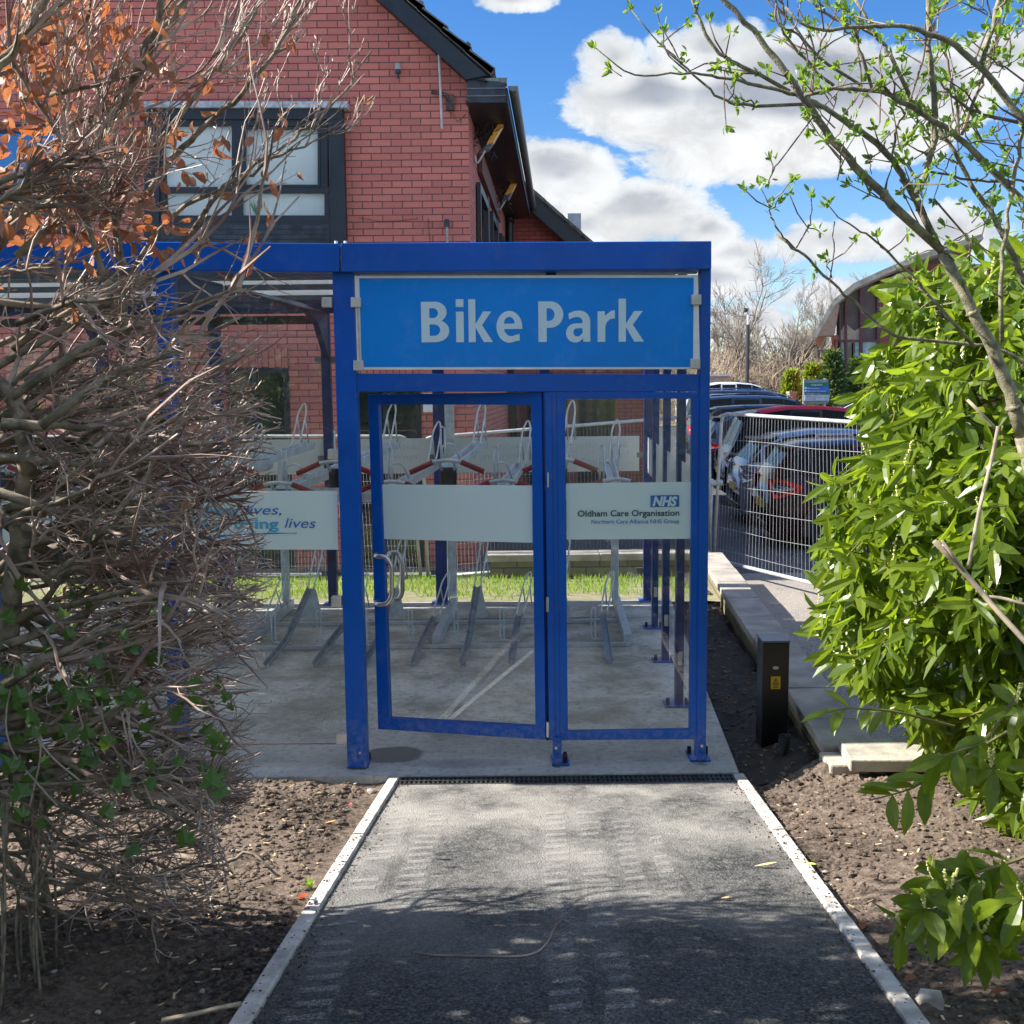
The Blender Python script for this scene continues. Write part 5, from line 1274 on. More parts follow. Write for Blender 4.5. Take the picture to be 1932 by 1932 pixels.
# ================================================================== far edge of the car park
YZ = 38.0
z_far = cz(40)
sheet('verge', [(-60, 39.6), (80, 39.6), (80, 200), (-60, 200)], z_far + .01, mat('rough_grass', (.2, .17, .09), .95, 0, .4, .5))
f = lambda a, c_, Y=YZ: Q(a, c_, Y)
b = MB(); p0, p1 = f(2040, 1133), f(2227, 1190)
bf = empty('board_fence', (p1.x, YZ, z_far), 'tall dark timber board fence at the end of the car park', 'fence')
b.box(p0.x, p1.x, YZ, YZ + .04, z_far - .3, p0.z)
k = p0.x
while k < p1.x: b.box(k, k + .1, YZ - .02, YZ - .001, z_far - .3, p0.z - .005); k += .125
b.build('boards', mat('dark_fence_board', (.035, .033, .036), .8, 0, .35, 12), bf); b = MB(); b.box(p0.x, p1.x + .05, YZ - .05, YZ + .07, p0.z, p0.z + .05); b.build('capping', mat('fence_cap', (.3, .28, .25), .8), bf)
sh2 = empty('flat_roofed_shed', (f(2100, 1120, 41).x, 41, z_far), 'pale flat roofed shed showing above the board fence', 'shed')
a, c_ = f(2030, 1112, 41), f(2156, 1140, 41); b = MB(); b.box(a.x, c_.x, 41, 44, z_far, a.z); b.build('wall', mat('pink_render', (.5, .42, .42), .8), sh2); b = MB(); b.box(a.x, c_.x + .1, 40.8, 44.2, a.z + .001, a.z + .08); b.build('roof', mat('white_edge', (.7, .7, .7), .6), sh2)
# lamp post
lp0 = f(2205, 1130, 37); lpt = f(2210, 912, 37)
lm = empty('street_lamp', (lp0.x, 37, z_far), 'thin dark lamp post with a pale top standing beyond the board fence', 'street lamp')
b = MB(); b.tube([(lp0.x, 37, z_far), Vector((lpt.x, 37, lpt.z - .55))], [.085, .07], 10); b.build('pole', mat('dark_pole', (.03, .03, .035), .5), lm)
b = MB(); b.tube(fillet([(lpt.x, 37, lpt.z - .55), (lpt.x, 37, lpt.z), (lpt.x - .08, 37, lpt.z + .02)], .05), .045, 8); b.build('upper_pole', mat('pale_pole2', (.55, .56, .56), .5), lm); b = MB(); b.tube([(lpt.x - .02, 37, lpt.z - .02), (lpt.x - .1, 37, lpt.z - .02), (lpt.x - .12, 37, lpt.z - .12)], [.05, .09, .05], 8); b.build('lantern', BLKF, lm)
# green gate
p0, p1 = f(2269, 1168), f(2331, 1215)
gt = empty('green_gate', (p0.x, YZ, z_far), 'dark green metal gate between the scrub and the brick pier', 'gate')
GRN = mat('gate_green', (.01, .12, .085), .5)
b = MB(); w = p1.x - p0.x; zb0 = z_far + .0; b.frame([(p0.x, YZ, zb0), (p1.x, YZ, zb0), (p1.x, YZ, p0.z), (p0.x, YZ, p0.z)], [(p0.x + .05, YZ, zb0 + .05), (p1.x - .05, YZ, zb0 + .05), (p1.x - .05, YZ, p0.z - .05), (p0.x + .05, YZ, p0.z - .05)], (0, .05, 0)); fixn(b.build('gate_frame', GRN, gt))
b = MB(); k = p0.x + .05
while k < p1.x - .05: b.box(k, k + .07, YZ + .01, YZ + .03, zb0 + .03, p0.z - .18 - .05 * math.sin(math.pi * (k - p0.x) / w)); k += .125
b.box(p0.x + .05, p1.x - .05, YZ + .012, YZ + .028, p0.z - .2, p0.z - .14); b.build('bars', GRN, gt)
p0, p1 = f(2333, 1156), f(2351, 1215); bp_ = empty('brick_pier', (p0.x, YZ, z_far), 'orange brick gate pier beside the green gate', 'gate pier')
b = MB(); b.box(p0.x, p1.x, YZ, YZ + .4, z_far - .2, p0.z - .08); b.build('brickwork', brickmat('pier_brick', 'x', (.5, .25, .15), (.4, .2, .12), (.3, .26, .22)), bp_); b = MB(); b.box(p0.x - .03, p1.x + .03, YZ - .03, YZ + .43, p0.z - .08, p0.z); b.build('cap', M_CAP, bp_)
rl = empty('railings', (p1.x, YZ, z_far), 'grey green metal railings on a low brick wall behind the sign', 'railings')
RG = mat('railing_green', (.22, .25, .2), .6); t0, t1 = f(2356, 1168), f(2478, 1168); b = MB(); 
for zz in (t0.z, z_far + .35): b = MB(); b.box(t0.x, t1.x, YZ, YZ + .03, zz - .03, zz); b.build('rail', RG, rl)
b = MB(); k = t0.x
while k < t1.x: b.box(k, k + .035, YZ + .005, YZ + .02, z_far + .3, t0.z); k += .14
b.build('bars', RG, rl); b = MB(); b.box(t0.x, t1.x, YZ - .1, YZ + .2, z_far - .2, z_far + .3); b.build('dwarf_wall', brickmat('dwarf_brick', 'x', (.45, .25, .17), (.36, .2, .13), (.3, .26, .22)), rl)
# sign
YS = 27.75; f2 = lambda a, c_: Q(a, c_, YS)
SQ = empty('car_park_sign', (f2(2410, 1200).x, YS, cz(YS)), 'grey post mounted sign with green, blue and white panels reading Car Park 4', 'sign')
GYP = mat('sign_grey', (.23, .27, .3), .5); 
for a in (2377, 2438): b = MB(); p = f2(a, 1118); b.tube([(p.x, YS + .05, cz(YS)), (p.x, YS + .05, p.z)], .035, 8); b.build('pole', mat('sign_pole', (.5, .52, .53), .4, .4), SQ)
def pn(name, a0, c0, a1, c1, m, par=SQ, d=0, th=.02):
    b = MB(); p0, p1 = f2(a0, c0), f2(a1, c1); b.box(p0.x, p1.x, YS - d - th, YS - d, p1.z, p0.z); return b.build(name, m, par)
pn('backing_panel', 2373, 1121, 2444, 1192, GYP); SG_ = mat('sign_green', (.0, .17, .12), .4); SBl = mat('sign_royal', (.02, .14, .6), .4); STX = mat('sign_text_white', (.8, .82, .85), .5); STG = mat('sign_text_grey', (.2, .22, .28), .5)
g1_ = pn('green_panel', 2376, 1130, 2447, 1142, SG_, d=.022); g2_ = pn('blue_panel', 2376, 1142.2, 2447, 1158, SBl, d=.022); g3_ = pn('green_panel', 2376, 1158.2, 2447, 1165.8, SG_, d=.022); g4_ = pn('white_panel', 2375, 1166, 2447, 1183, mat('sign_pale', (.55, .57, .66), .5), d=.022)
def stx(s, a0, a1, c_, cap, m, par): text(s, m, par, Q(a0, c_, YS - .047), Q(a1, c_, YS - .047), cap * YS / 3030, bold=.01, depth=.002)
stx('P  Car Park 4', 2397, 2428, 1139, 5, STX, g1_)
b = MB()
for c_ in (1146, 1154.5):
    p = Q(2379.5, c_, YS - .047); b.prism([(p.x - .018, p.y, p.z - .02), (p.x + .018, p.y, p.z - .02), (p.x + .018, p.y, p.z), (p.x + .032, p.y, p.z), (p.x, p.y, p.z + .035), (p.x - .032, p.y, p.z), (p.x - .018, p.y, p.z)], (0, .002, 0))
fixn(b.build('arrow', STX, g2_))
stx('Holden Day Nursery', 2384, 2420, 1148.5, 3.6, STX, g2_); stx('Departments C & Physiotherapy', 2384, 2440, 1156.5, 3.6, STX, g2_); stx('P Car Parks 1, 2 & 3', 2383, 2422, 1164.5, 3.4, STX, g3_)
stx('Drop off   Northmoor Entrance', 2383, 2437, 1173.5, 2.6, STG, g4_); stx('Emergency  Exit', 2384, 2410, 1179.5, 2.6, STG, g4_)
b = MB(); p = Q(2446, 1230, 27.8); b.tube([(p.x, 27.8, cz(27.8)), (p.x, 27.8, f2(2448, 1203).z)], .07, 10); tag(b.build('bollard', mat('grey_bollard', (.12, .11, .12), .6)), 'dark grey bollard in front of the white car below the sign', 'bollard')

# far house on the right
YQ = 36.0; h = lambda a, c_: Q(a, c_, YQ)
fh = empty('gabled_brick_house', (h(2500, 1100).x, YQ, 0), 'brick house with curved gable roof and plum window frames behind the laurel', 'house')
BRH = brickmat('sunlit_brick', 'x', (.5, .17, .09), (.42, .14, .08), (.25, .15, .1)); BRHD = brickmat('house_brick', 'x', (.33, .10, .075), (.27, .08, .06), (.15, .09, .07))  # first brick is a brighter copy with sunlight put into its colour
zg = cz(YQ) - .1
def hp(name, pts, m, dep, dy=0.0, par=fh):
    b = MB(); b.prism([Q(a, c_, YQ + dy) if c_ is not None else Vector((Q(a, 1000, YQ + dy).x, YQ + dy, zg)) for a, c_ in pts], (dep * .345, dep, 0)); return fixn(b.build(name, m, par))
hp('wall', [(2456, 995), (2456, None), (2475, None), (2475, 985)], BRH, 5)
hp('wall', [(2594, 835), (2594, None), (3100, None), (3100, 780), (2700, 780)], BRHD, 5, .02)
CLD = mat('shaded_cladding', (.15, .11, .10), .7, 0, .12, 4); FRM = mat('plum_frame', (.14, .025, .04), .4)  # dark cladding tone has the roof overhang's shade put into its colour
hp('cladding', [(2470, 1003), (2600, 1003), (2600, 835), (2540, 850), (2480, 900), (2470, 930)], CLD, .2, .1)
hp('sunlit_cladding_patch', [(2471, 1003), (2495, 1003), (2495, 955), (2471, 1000)], mat('sunlit_cladding', (.5, .4, .3), .7), .03, .05)  # paler pieces paint the sunlit part below the overhang's shadow edge
hp('sunlit_cladding_patch', [(2501, 1003), (2541, 1003), (2541, 966), (2523, 977), (2501, 958)], MATS['sunlit_cladding'], .03, .05)
for a0, c0, a1, c1 in ((2463, 1003, 2600, 1009), (2463, 1074, 2600, 1080), (2463, 1003, 2468, 1080), (2479, 925, 2483, 1080), (2496, 890, 2502, 1095), (2540, 850, 2547, 1095), (2590, 840, 2598, 1090), (2519, 1012, 2523, 1074)): BARN[0] += 1; hp('window_frame', [(a0, c1), (a1, c1), (a1, c0), (a0, c0)], FRM, .08, -.004 * (BARN[0] % 9))
hp('window_pane', [(2466, 1076), (2598, 1076), (2598, 1006), (2466, 1006)], DKG, .02, .07)
CUR = mat('curtain', (.45, .6, .6), .8, 0, .15, 6)
for a0, a1 in ((2468, 2472), (2484, 2494), (2525, 2538), (2548, 2590)): hp('curtain', [(a0, 1074), (a1, 1074), (a1, 1010), (a0, 1010)], CUR, .01, .055)
hp('apron_wall', [(2475, 1080), (2475, None), (2600, None), (2600, 1080)], BRHD, .3, .06)
roofpts = [(2401, 991), (2462, 884), (2521, 836), (2610, 795), (2700, 757), (2900, 690)]
inner2 = [(a + 5, c_ + 15) for a, c_ in roofpts]
for i in range(len(roofpts) - 1):
    pass
b = MB(); b.prism([Q(a, c_, YQ - .9) for a, c_ in roofpts] + [Q(a, c_, YQ - .9) for a, c_ in inner2[::-1]], (2.25, 7, 0)); fixn(b.build('roof', mat('grey_shingle', (.52, .45, .35), .85, 0, .2, 4), fh))
b = MB(); b.prism([Q(a + 2, c_ + 9, YQ - .85) for a, c_ in roofpts[:2]] + [Q(2478, 898, YQ - .85), Q(2462, 990, YQ - .85), Q(2408, 993, YQ - .85)], (.3, .9, 0)); fixn(b.build('boxed_eave', mat('brown_soffit', (.42, .27, .2), .8, 0, .1, 9), fh))
# ================================================================== vegetation
BARK = mat('grey_bark', (0.33, 0.27, 0.2), .85, 0, .3, 25, bump=.5, bscale=120, dist=.003, col2=(.10, .08, .055))
TWIG = mat('beech_twig', (0.56, 0.43, 0.36), .5, 0, .3, 5, col2=(.17, .09, .075), spec=.5)
BUD = mat('pale_bud', (0.62, 0.5, 0.36), .6, 0, .2, 20)
DEAD = leafmat('dead_leaf', (.46, .11, .035), (.34, .22, .15), .5, .35)
def rv(s=1.0): return Vector((rnd.gauss(0, s), rnd.gauss(0, s), rnd.gauss(0, s)))
def leafquad(b, p, d, n, L, W, fold=.25, curl=.15, seg=3):
    """pointed leaf: base p, direction d, up-ish normal n"""
    d = d.normalized(); s = d.cross(n); 
    if s.length < 1e-4: s = d.orthogonal()
    s.normalize(); n = s.cross(d).normalized()
    vs = []; prof = [(0, .05), (.25, .75), (.5, 1), (.75, .8), (1, .04)] if seg == 4 else [(0, .06), (.35, 1), (.7, .85), (1, .04)]
    for t, w in prof:
        c_ = p + d * (L * t) - n * (curl * L * t * t); ww = W * w * .5
        vs += [c_ - s * ww + n * (fold * ww), c_, c_ + s * ww + n * (fold * ww)]
    fs = []
    for i in range(len(prof) - 1):
        a = i * 3; fs += [(a, a + 1, a + 4, a + 3), (a + 1, a + 2, a + 5, a + 4)]
    b.add(vs, fs)

# ---- left: bare beech shrub, full of twigs
WOOD = MB(); FINE = MB(); BUDS = MB(); LV = MB()
def uv(p):
    q = p - EYE; dp = q.dot(F_); return 966 + 1936 * q.dot(CR) / dp, 966 - 1936 * q.dot(CU) / dp
def clipped(p):
    """the shrub was cut back along a face towards the path"""
    u, v = uv(p); n = 60 * mn.noise(Vector((v * .013, p.y * 3, 0))) + 25 * mn.noise(Vector((v * .06, p.y * 9, 4)))
    lim = 500 if v > 640 else (520 if v > 420 else 690)
    if v > 1350: lim = 500 - (v - 1350) * .25
    return u > lim + n
def grow(p, d, L, r, lvl, bias, mb=None, leafy=0.0, zig=.10, sides=5):
    """one twig with children; bias pulls its direction"""
    n = 5 if lvl < 2 else 4
    pts = [p.copy()]; dd = d.normalized(); 
    for i in range(n):
        dd = (dd + rv(zig * (1.9 if bias is rt else 1)) + bias * .12).normalized(); nx_ = pts[-1] + dd * (L / n)
        if clipped(nx_): break
        pts.append(nx_)
    if len(pts) < 2: return
    n = len(pts) - 1
    rad = [r * (1 - .75 * i / n) for i in range(n + 1)]
    (WOOD if lvl == 0 else FINE).tube(pts, [max(q, .0009) * 1.35 for q in rad], sides if lvl == 0 else (4 if lvl == 1 else 3), cap=False)
    if lvl >= 1:
        for q in range(1, n + 1):
            if rnd.random() < (.25 if lvl > 1 else .06):
                e = (dd + rv(.5)).normalized(); l = rnd.uniform(.008, .018); BUDS.tube([pts[q], pts[q] + e * l * .5, pts[q] + e * l], [.0012, .0022, .0004], 3, cap=False)
    if lvl >= 1 and rnd.random() < leafy * .07:
        for q in range(rnd.randint(1, 3)):
            pp = pts[rnd.randint(1, n)]; e = (rv(1) + Vector((0, 0, -.9))).normalized(); leafquad(LV, pp, e, rv(1), rnd.uniform(.03, .05), rnd.uniform(.018, .03), rnd.uniform(-1, 1.4), rnd.uniform(-1, 1))
    if lvl < 3:
        k = (4, rnd.choice((1, 2, 3)), rnd.choice((0, 1)))[lvl]
        for j in range(k):
            t = rnd.uniform(.15, 1); i = min(int(t * n), n - 1); q = pts[i].lerp(pts[i + 1], t * n - i)
            cd = (dd * 1.1 + rv(.62 if bias is rt else .42) + bias * (.2 if bias is rt else .35)).normalized(); grow(q, cd, L * rnd.uniform(.4, .75), r * .55, lvl + 1, bias, leafy=leafy)
def limb(pts, r0, r1, kids=8, bias=Vector((1, 0, .3)), leafy=.1, L=.5, sides=8, kr_=.004):
    """a traced or planned thick limb with side growth"""
    pts = [Vector(p) for p in pts]; sm = fillet(pts, 9, 3) if len(pts) > 2 else pts
    n = len(sm); rad = [r0 + (r1 - r0) * i / (n - 1) for i in range(n)]
    sm = [p + rv(.004) for p in sm]; WOOD.tube(sm, rad, sides)
    for j in range(int(kids * .8)):
        i = rnd.randint(int(n * .15), n - 2); d = (sm[i + 1] - sm[i]).normalized()
        grow(sm[i], (d + rv(.6) + bias * .5).normalized(), L * rnd.uniform(.4, 1.1), kr_ * rnd.uniform(.6, 1.3), rnd.choice((0, 1, 1)), bias, leafy=leafy)
z3 = lambda a, c_, Y: Q(a / 1.756, c_ / 1.756, Y)            # coordinates read in the upper-left enlargement
z4 = lambda a, c_, Y: Q(a / 1.756, 1000 + c_ / 1.756, Y)
up = Vector((.35, -.05, .8)); rt = Vector((.95, -.1, .12))
# upper limbs
limb([z3(-200, 1500, 3.1), z3(0, 1250, 3.1), z3(100, 1080, 3.1), z3(350, 900, 3.05), z3(500, 750, 3.0), z3(620, 540, 3.0), z3(760, 280, 2.95), z3(830, 50, 2.9), z3(860, -200, 2.9)], .021, .008, 26, up, .55, .42)
limb([z3(740, 320, 2.96), z3(850, 150, 3.0), z3(950, 40, 3.0), z3(1000, -120, 3.05)], .009, .006, 8, up, .45, .35)
limb([z3(620, 1500, 3.3), z3(900, 1080, 3.3), z3(1180, 980, 3.2), z3(1300, 900, 3.2), z3(1480, 790, 3.1), z3(1700, 700, 3.1), z3(1880, 640, 3.1)], .008, .0022, 12, up, .08, .26, 6, .002)
limb([z3(700, 1100, 3.4), z3(900, 800, 3.4), z3(1100, 620, 3.4), z3(1280, 470, 3.3), z3(1450, 250, 3.3), z3(1550, 0, 3.3), z3(1600, -120, 3.3)], .011, .004, 14, up, .12, .3, 6, .0025)
limb([z3(900, 1350, 3.2), z3(1150, 980, 3.2), z3(1300, 880, 3.2), z3(1500, 730, 3.2), z3(1650, 620, 3.2), z3(1800, 450, 3.2), z3(1932, 250, 3.2)], .008, .0025, 10, up, .04, .24, 6, .002)
limb([z3(700, 900, 3.2), z3(1050, 450, 3.2), z3(1200, 270, 3.2), z3(1340, 20, 3.2), z3(1380, -100, 3.2)], .008, .0035, 14, up, .3, .3, 6, .003)
limb([z3(640, 2000, 3.0), z3(620, 1500, 3.0), z3(640, 1350, 3.0), z3(580, 1000, 3.0), z3(480, 700, 3.05), z3(380, 400, 3.05), z3(280, -50, 3.1)], .014, .006, 16, up, .4, .4)
limb([z3(600, 1620, 2.9), z3(420, 1050, 2.9), z3(390, 850, 2.9), z3(240, 600, 2.9), z3(60, 330, 2.9), z3(-60, 200, 2.9)], .009, .004, 12, up, .4, .35)
limb([z3(-60, 420, 2.8), z3(60, 270, 2.8), z3(180, 100, 2.8), z3(250, -60, 2.8)], .01, .007, 8, up, .5, .3)
limb([z3(-200, 1100, 3.5), z3(0, 900, 3.5), z3(200, 760, 3.5), z3(500, 640, 3.4), z3(700, 500, 3.4), z3(1000, 380, 3.4), z3(1250, 200, 3.4)], .009, .003, 14, up, .4, .35)
for k in range(11):
    a0, c0 = rnd.uniform(-200, 350), rnd.uniform(300, 1500); Y = rnd.uniform(2.6, 3.3)
    a1, c1 = a0 + rnd.uniform(300, 700), c0 - rnd.uniform(150, 650)
    limb([z3(a0, c0, Y), z3((a0 + a1) / 2, (c0 + c1) / 2 + rnd.uniform(20, 120), Y + rnd.uniform(-.15, .15)), z3(a1, c1, Y)], .007, .002, 9, up, .55 if a0 < 200 else .25, .26, 5, .0028)
gz0 = soil_z
# lower, tangled part: short stiff twigs cut off to the right
limb([z4(-100, 150, 2.7), z4(60, 290, 2.7), z4(120, 400, 2.7), z4(140, 600, 2.7), z4(120, 800, 2.72), z4(110, 1000, 2.75), z4(40, 1500, 2.8), z4(100, 2300, 2.9)], .02, .028, 14, rt, .06, .4)
limb([z4(100, 2500, 3.1), z4(360, 2050, 3.1), z4(550, 1750, 3.1), z4(700, 1480, 3.1), z4(860, 1250, 3.1), z4(960, 1080, 3.1), z4(990, 950, 3.1), z4(940, 720, 3.1)], .03, .009, 26, rt, .03, .42, 8, .004)
limb([z4(-50, 1250, 3.0), z4(200, 1180, 3.0), z4(420, 1000, 3.0), z4(600, 760, 3.0), z4(880, 500, 3.0), z4(1000, 300, 3.0), z4(1230, 60, 3.0)], .026, .008, 26, rt, .04, .4, 8, .004)
limb([z4(-50, 900, 2.9), z4(300, 1150, 2.9), z4(640, 1250, 2.9), z4(880, 1270, 2.9)], .016, .01, 16, rt, .03, .4)
limb([z4(300, 1900, 3.2), z4(600, 1650, 3.2), z4(900, 1600, 3.2), z4(1200, 1450, 3.2)], .014, .005, 18, rt, .0, .36, 7, .0035)
for k in range(34):
    c0 = rnd.uniform(-900, 2100); a0 = rnd.uniform(-250, 500); Y = rnd.uniform(2.6, 3.35)
    reach = 960 - abs(c0 - 700) * .06 + rnd.uniform(-300, 120)
    if c0 < 0: reach = 700 + rnd.uniform(-250, 120)
    if c0 > 1700: reach = 800 + rnd.uniform(-300, 100)
    a1 = max(a0 + 300, reach); c1 = c0 - rnd.uniform(-60, 420)
    m1 = z4(a0 * .6 + a1 * .4, c0 * .6 + c1 * .4 + rnd.uniform(-60, 90), Y + rnd.uniform(-.15, .15))
    limb([z4(a0, c0, Y), m1, z4(a1 * .9 + a0 * .1, c1, Y - rnd.uniform(0, .2))], rnd.uniform(.006, .014), .0035, 10, rt, .03 if c0 > 0 else .12, .25, 5, .0036)
for k in range(12):
    c0 = rnd.uniform(100, 1900); a0 = rnd.uniform(-150, 250); Y = rnd.uniform(2.45, 2.8); a1 = rnd.uniform(600, 1050); c1 = c0 - rnd.uniform(-150, 500)
    limb([z4(a0, c0, Y), z4((a0 + a1) / 2, (c0 + c1) / 2 + rnd.uniform(-120, 120), Y + .05), z4(a1, c1, Y + .1)], rnd.uniform(.009, .016), .005, 7, rt, .02, .22, 7, .0036)
# stubs: cut ends towards the path
for k in range(80):
    c0 = rnd.uniform(0, 2000); a1 = rnd.uniform(700, 1330) - (max(0, c0 - 1500) * .2); Y = rnd.uniform(2.6, 3.3); p = z4(a1, c0, Y); d = Vector((-.9, rnd.uniform(-.3, .3), rnd.uniform(-.55, .15))); L = rnd.uniform(.15, .4)
    grow(p + d * L, (-d + rv(.1)), L * 1.05, .0035, 1, rt, leafy=.02)
# extra mass low and left so the base reads solid
for k in range(40):
    p = z4(rnd.uniform(-500, 200), rnd.uniform(200, 2300), rnd.uniform(2.7, 3.3)); grow(p, Vector((.8, rnd.uniform(-.4, .4), rnd.uniform(-.2, .6))), rnd.uniform(.5, .9), .011, 0, rt, leafy=.04)
for k in range(70):
    u, v = rnd.uniform(-60, 320), rnd.uniform(1380, 1700); p = P(u, v, rnd.uniform(2.7, 3.2))
    if p.z > gz0(p.x, p.y) + .05: grow(p, Vector((rnd.uniform(.2, 1), rnd.uniform(-.3, .3), rnd.uniform(-.5, .3))), rnd.uniform(.2, .45), .005, 0, rt)
for k in range(14):
    u = rnd.uniform(-30, 110); q0 = PZ(u, rnd.uniform(1760, 1950), .22); WOOD.tube(fillet([q0 - Vector((0, 0, .05)), q0 + Vector((rnd.uniform(-.05, .05), .03, .25)), q0 + Vector((rnd.uniform(-.15, .15), .1, .6))], .3, 4), .004, 5)
# trunks to the ground
def gz(x, y): return soil_z(x, y)
for (u, v, Y, tx_, ty_) in ((100, 1715, 3.2, -40, 1000), (70, 1725, 3.2, -60, 1300), (85, 1705, 3.25, 120, 1350), (-60, 1600, 3.2, -100, 600), (-160, 1500, 3.1, -40, 700)):
    p = P(u, v, Y); base = Vector((p.x, p.y, gz(p.x, p.y) - .05)); WOOD.tube(fillet([base, p + Vector((-.03, 0, .12)), P(tx_ - 40, (v + ty_) / 2, Y), P(tx_ + 30, ty_, Y)], .5, 4), .015, 8)
# low branch near the ground, its forked end hanging over the soil
limb([PZ(60, 1700, .25), PZ(160, 1660, .3), PZ(270, 1608, .34), PZ(340, 1612, .35), PZ(410, 1640, .34), PZ(470, 1600, .38), PZ(520, 1650, .32)], .018, .004, 9, Vector((.6, 0, 0)), 0, .2, 7, .002)
limb([P(0, 1480, 2.6), P(180, 1475, 2.6), P(330, 1445, 2.6), P(380, 1440, 2.6), P(400, 1560, 2.6), P(440, 1720, 2.6)], .005, .0015, 6, Vector((.4, 0, -.3)), 0, .15, 6, .0015)
shrub = empty('bare_shrub', P(60, 1735, 3.27), 'large twiggy beech shrub with orange dead leaves filling the left side', 'shrub')
WOOD.build('branches', BARK, shrub, smooth=True); FINE.build('twigs', TWIG, shrub); BUDS.build('buds', BUD, shrub)
for k in range(620):
    u, v = rnd.triangular(-60, 420, 60), rnd.uniform(-40, 460)
    if u > 330 and rnd.random() < .6: continue
    p = P(u, v, rnd.uniform(2.8, 3.6)); leafquad(LV, p, rv(1) + Vector((.1, 0, -1)), rv(1), rnd.uniform(.03, .06), rnd.uniform(.02, .035), rnd.uniform(-1.2, 1.6), rnd.uniform(-1.2, 1.2), 4)
for k in range(70):
    u, v = rnd.uniform(100, 560), rnd.uniform(120, 520); p = P(u, v, rnd.uniform(2.9, 3.5)); leafquad(LV, p, rv(.6) + Vector((.1, 0, -1)), rv(1), rnd.uniform(.03, .055), rnd.uniform(.018, .03), rnd.uniform(-1.2, 1.6), rnd.uniform(-1.2, 1.2), 4)
LV.build('dead_leaves', DEAD, shrub)

# ivy
IVY = leafmat('ivy_leaf', (.028, .085, .022), (.06, .14, .035), .35, .25)
iv = empty('ivy', P(200, 1450, 2.5), 'dark green ivy trailing through the bottom of the bare shrub', 'ivy')
b = MB()
def ivyleaf(p, s):
    n = Vector((rnd.uniform(-.5, .3), -1 + rnd.uniform(-.3, .5), rnd.uniform(-.2, .9))).normalized(); a = rnd.uniform(-.8, .8); ax = n.cross(Vector((0, 0, 1))).normalized(); ay = n.cross(ax); ax, ay = ax * math.cos(a) + ay * math.sin(a), ay * math.cos(a) - ax * math.sin(a)
    pr = [(0, -.1), (.35, -.22), (.62, .0), (.42, .22), (.55, .55), (.25, .5), (0, 1.0), (-.25, .5), (-.55, .55), (-.42, .22), (-.62, 0), (-.35, -.22)]
    vs = [p + n * .012 * s * 10 * .5] + [p + ax * x * s + ay * y * s * (-1) - n * (abs(x) * .25 * s) for x, y in pr]; b.add(vs, [(0, i + 1, (i + 1) % 12 + 1) for i in range(12)])
for k in range(170):
    t = rnd.random()
    if t < .55: u, v = rnd.uniform(-40, 200), rnd.uniform(1270, 1560)
    elif t < .8: u, v = rnd.uniform(180, 440), 1330 + rnd.uniform(-60, 170)
    else: u, v = rnd.uniform(-40, 330), rnd.uniform(1080, 1320)
    ivyleaf(P(u, v, rnd.uniform(2.35, 3.0)), rnd.uniform(.022, .042))
for (u, v) in ((40, 1500), (20, 1450), (270, 1345), (420, 1500), (350, 1590), (410, 1400), (250, 1610), (230, 1480), (400, 1480), (150, 1320)): ivyleaf(P(u, v, 2.35), rnd.uniform(.035, .05))
for k in range(60): ivyleaf(P(rnd.uniform(30, 300), rnd.uniform(740, 1200), rnd.uniform(3.1, 3.8)), rnd.uniform(.02, .04))
b.build('foliage', IVY, iv)
b = MB()
for k in range(9):
    u = rnd.uniform(-20, 300); b.tube(fillet([P(u, 1250, 2.7), P(u + rnd.uniform(-30, 60), 1400, 2.6), P(u + rnd.uniform(0, 160), 1520, 2.6)], .3), .0025, 4)
b.build('stems', TWIG, iv)

# evergreen hedge running on to the left, beyond the picture, with a rear mass added, that shades the path
HDG = leafmat('hedge_leaf', (.03, .08, .02), (.06, .13, .03), .5, .25)
hg = empty('unseen_dense_hedge', (-4, 2, .3), 'dense unseen hedge left of the bare shrub, with a rear mass added for shade', 'hedge')
b = MB()
def hmass(n, x0, x1, y0, y1, z0, z1, L=.1):
    for k in range(n):
        p = Vector((rnd.uniform(x0, x1), rnd.uniform(y0, y1), rnd.uniform(z0, z1)))
        if mn.noise(p * 2.1) < -.12: continue
        leafquad(b, p, rv(1), rv(1), rnd.uniform(.6, 1.3) * L, L * .6)
hmass(11500, -5.4, -2.35, 1.4, 3.26, .3, 3.5, .13); hmass(14000, -5.8, -1.5, -4.0, 1.5, .3, 4.6, .16)  # second mass is added behind the camera to cut sky light
b.build('foliage', HDG, hg); b = MB()
for k in range(10):
    x, y = rnd.uniform(-5, -2.6), rnd.uniform(-2, 3.1); b.tube([(x, y, .1), (x + rnd.uniform(-.2, .2), y, 1.5), (x + rnd.uniform(-.4, .4), y, 2.8)], [.05, .03, .01], 6)
b.build('stems', BARK, hg)

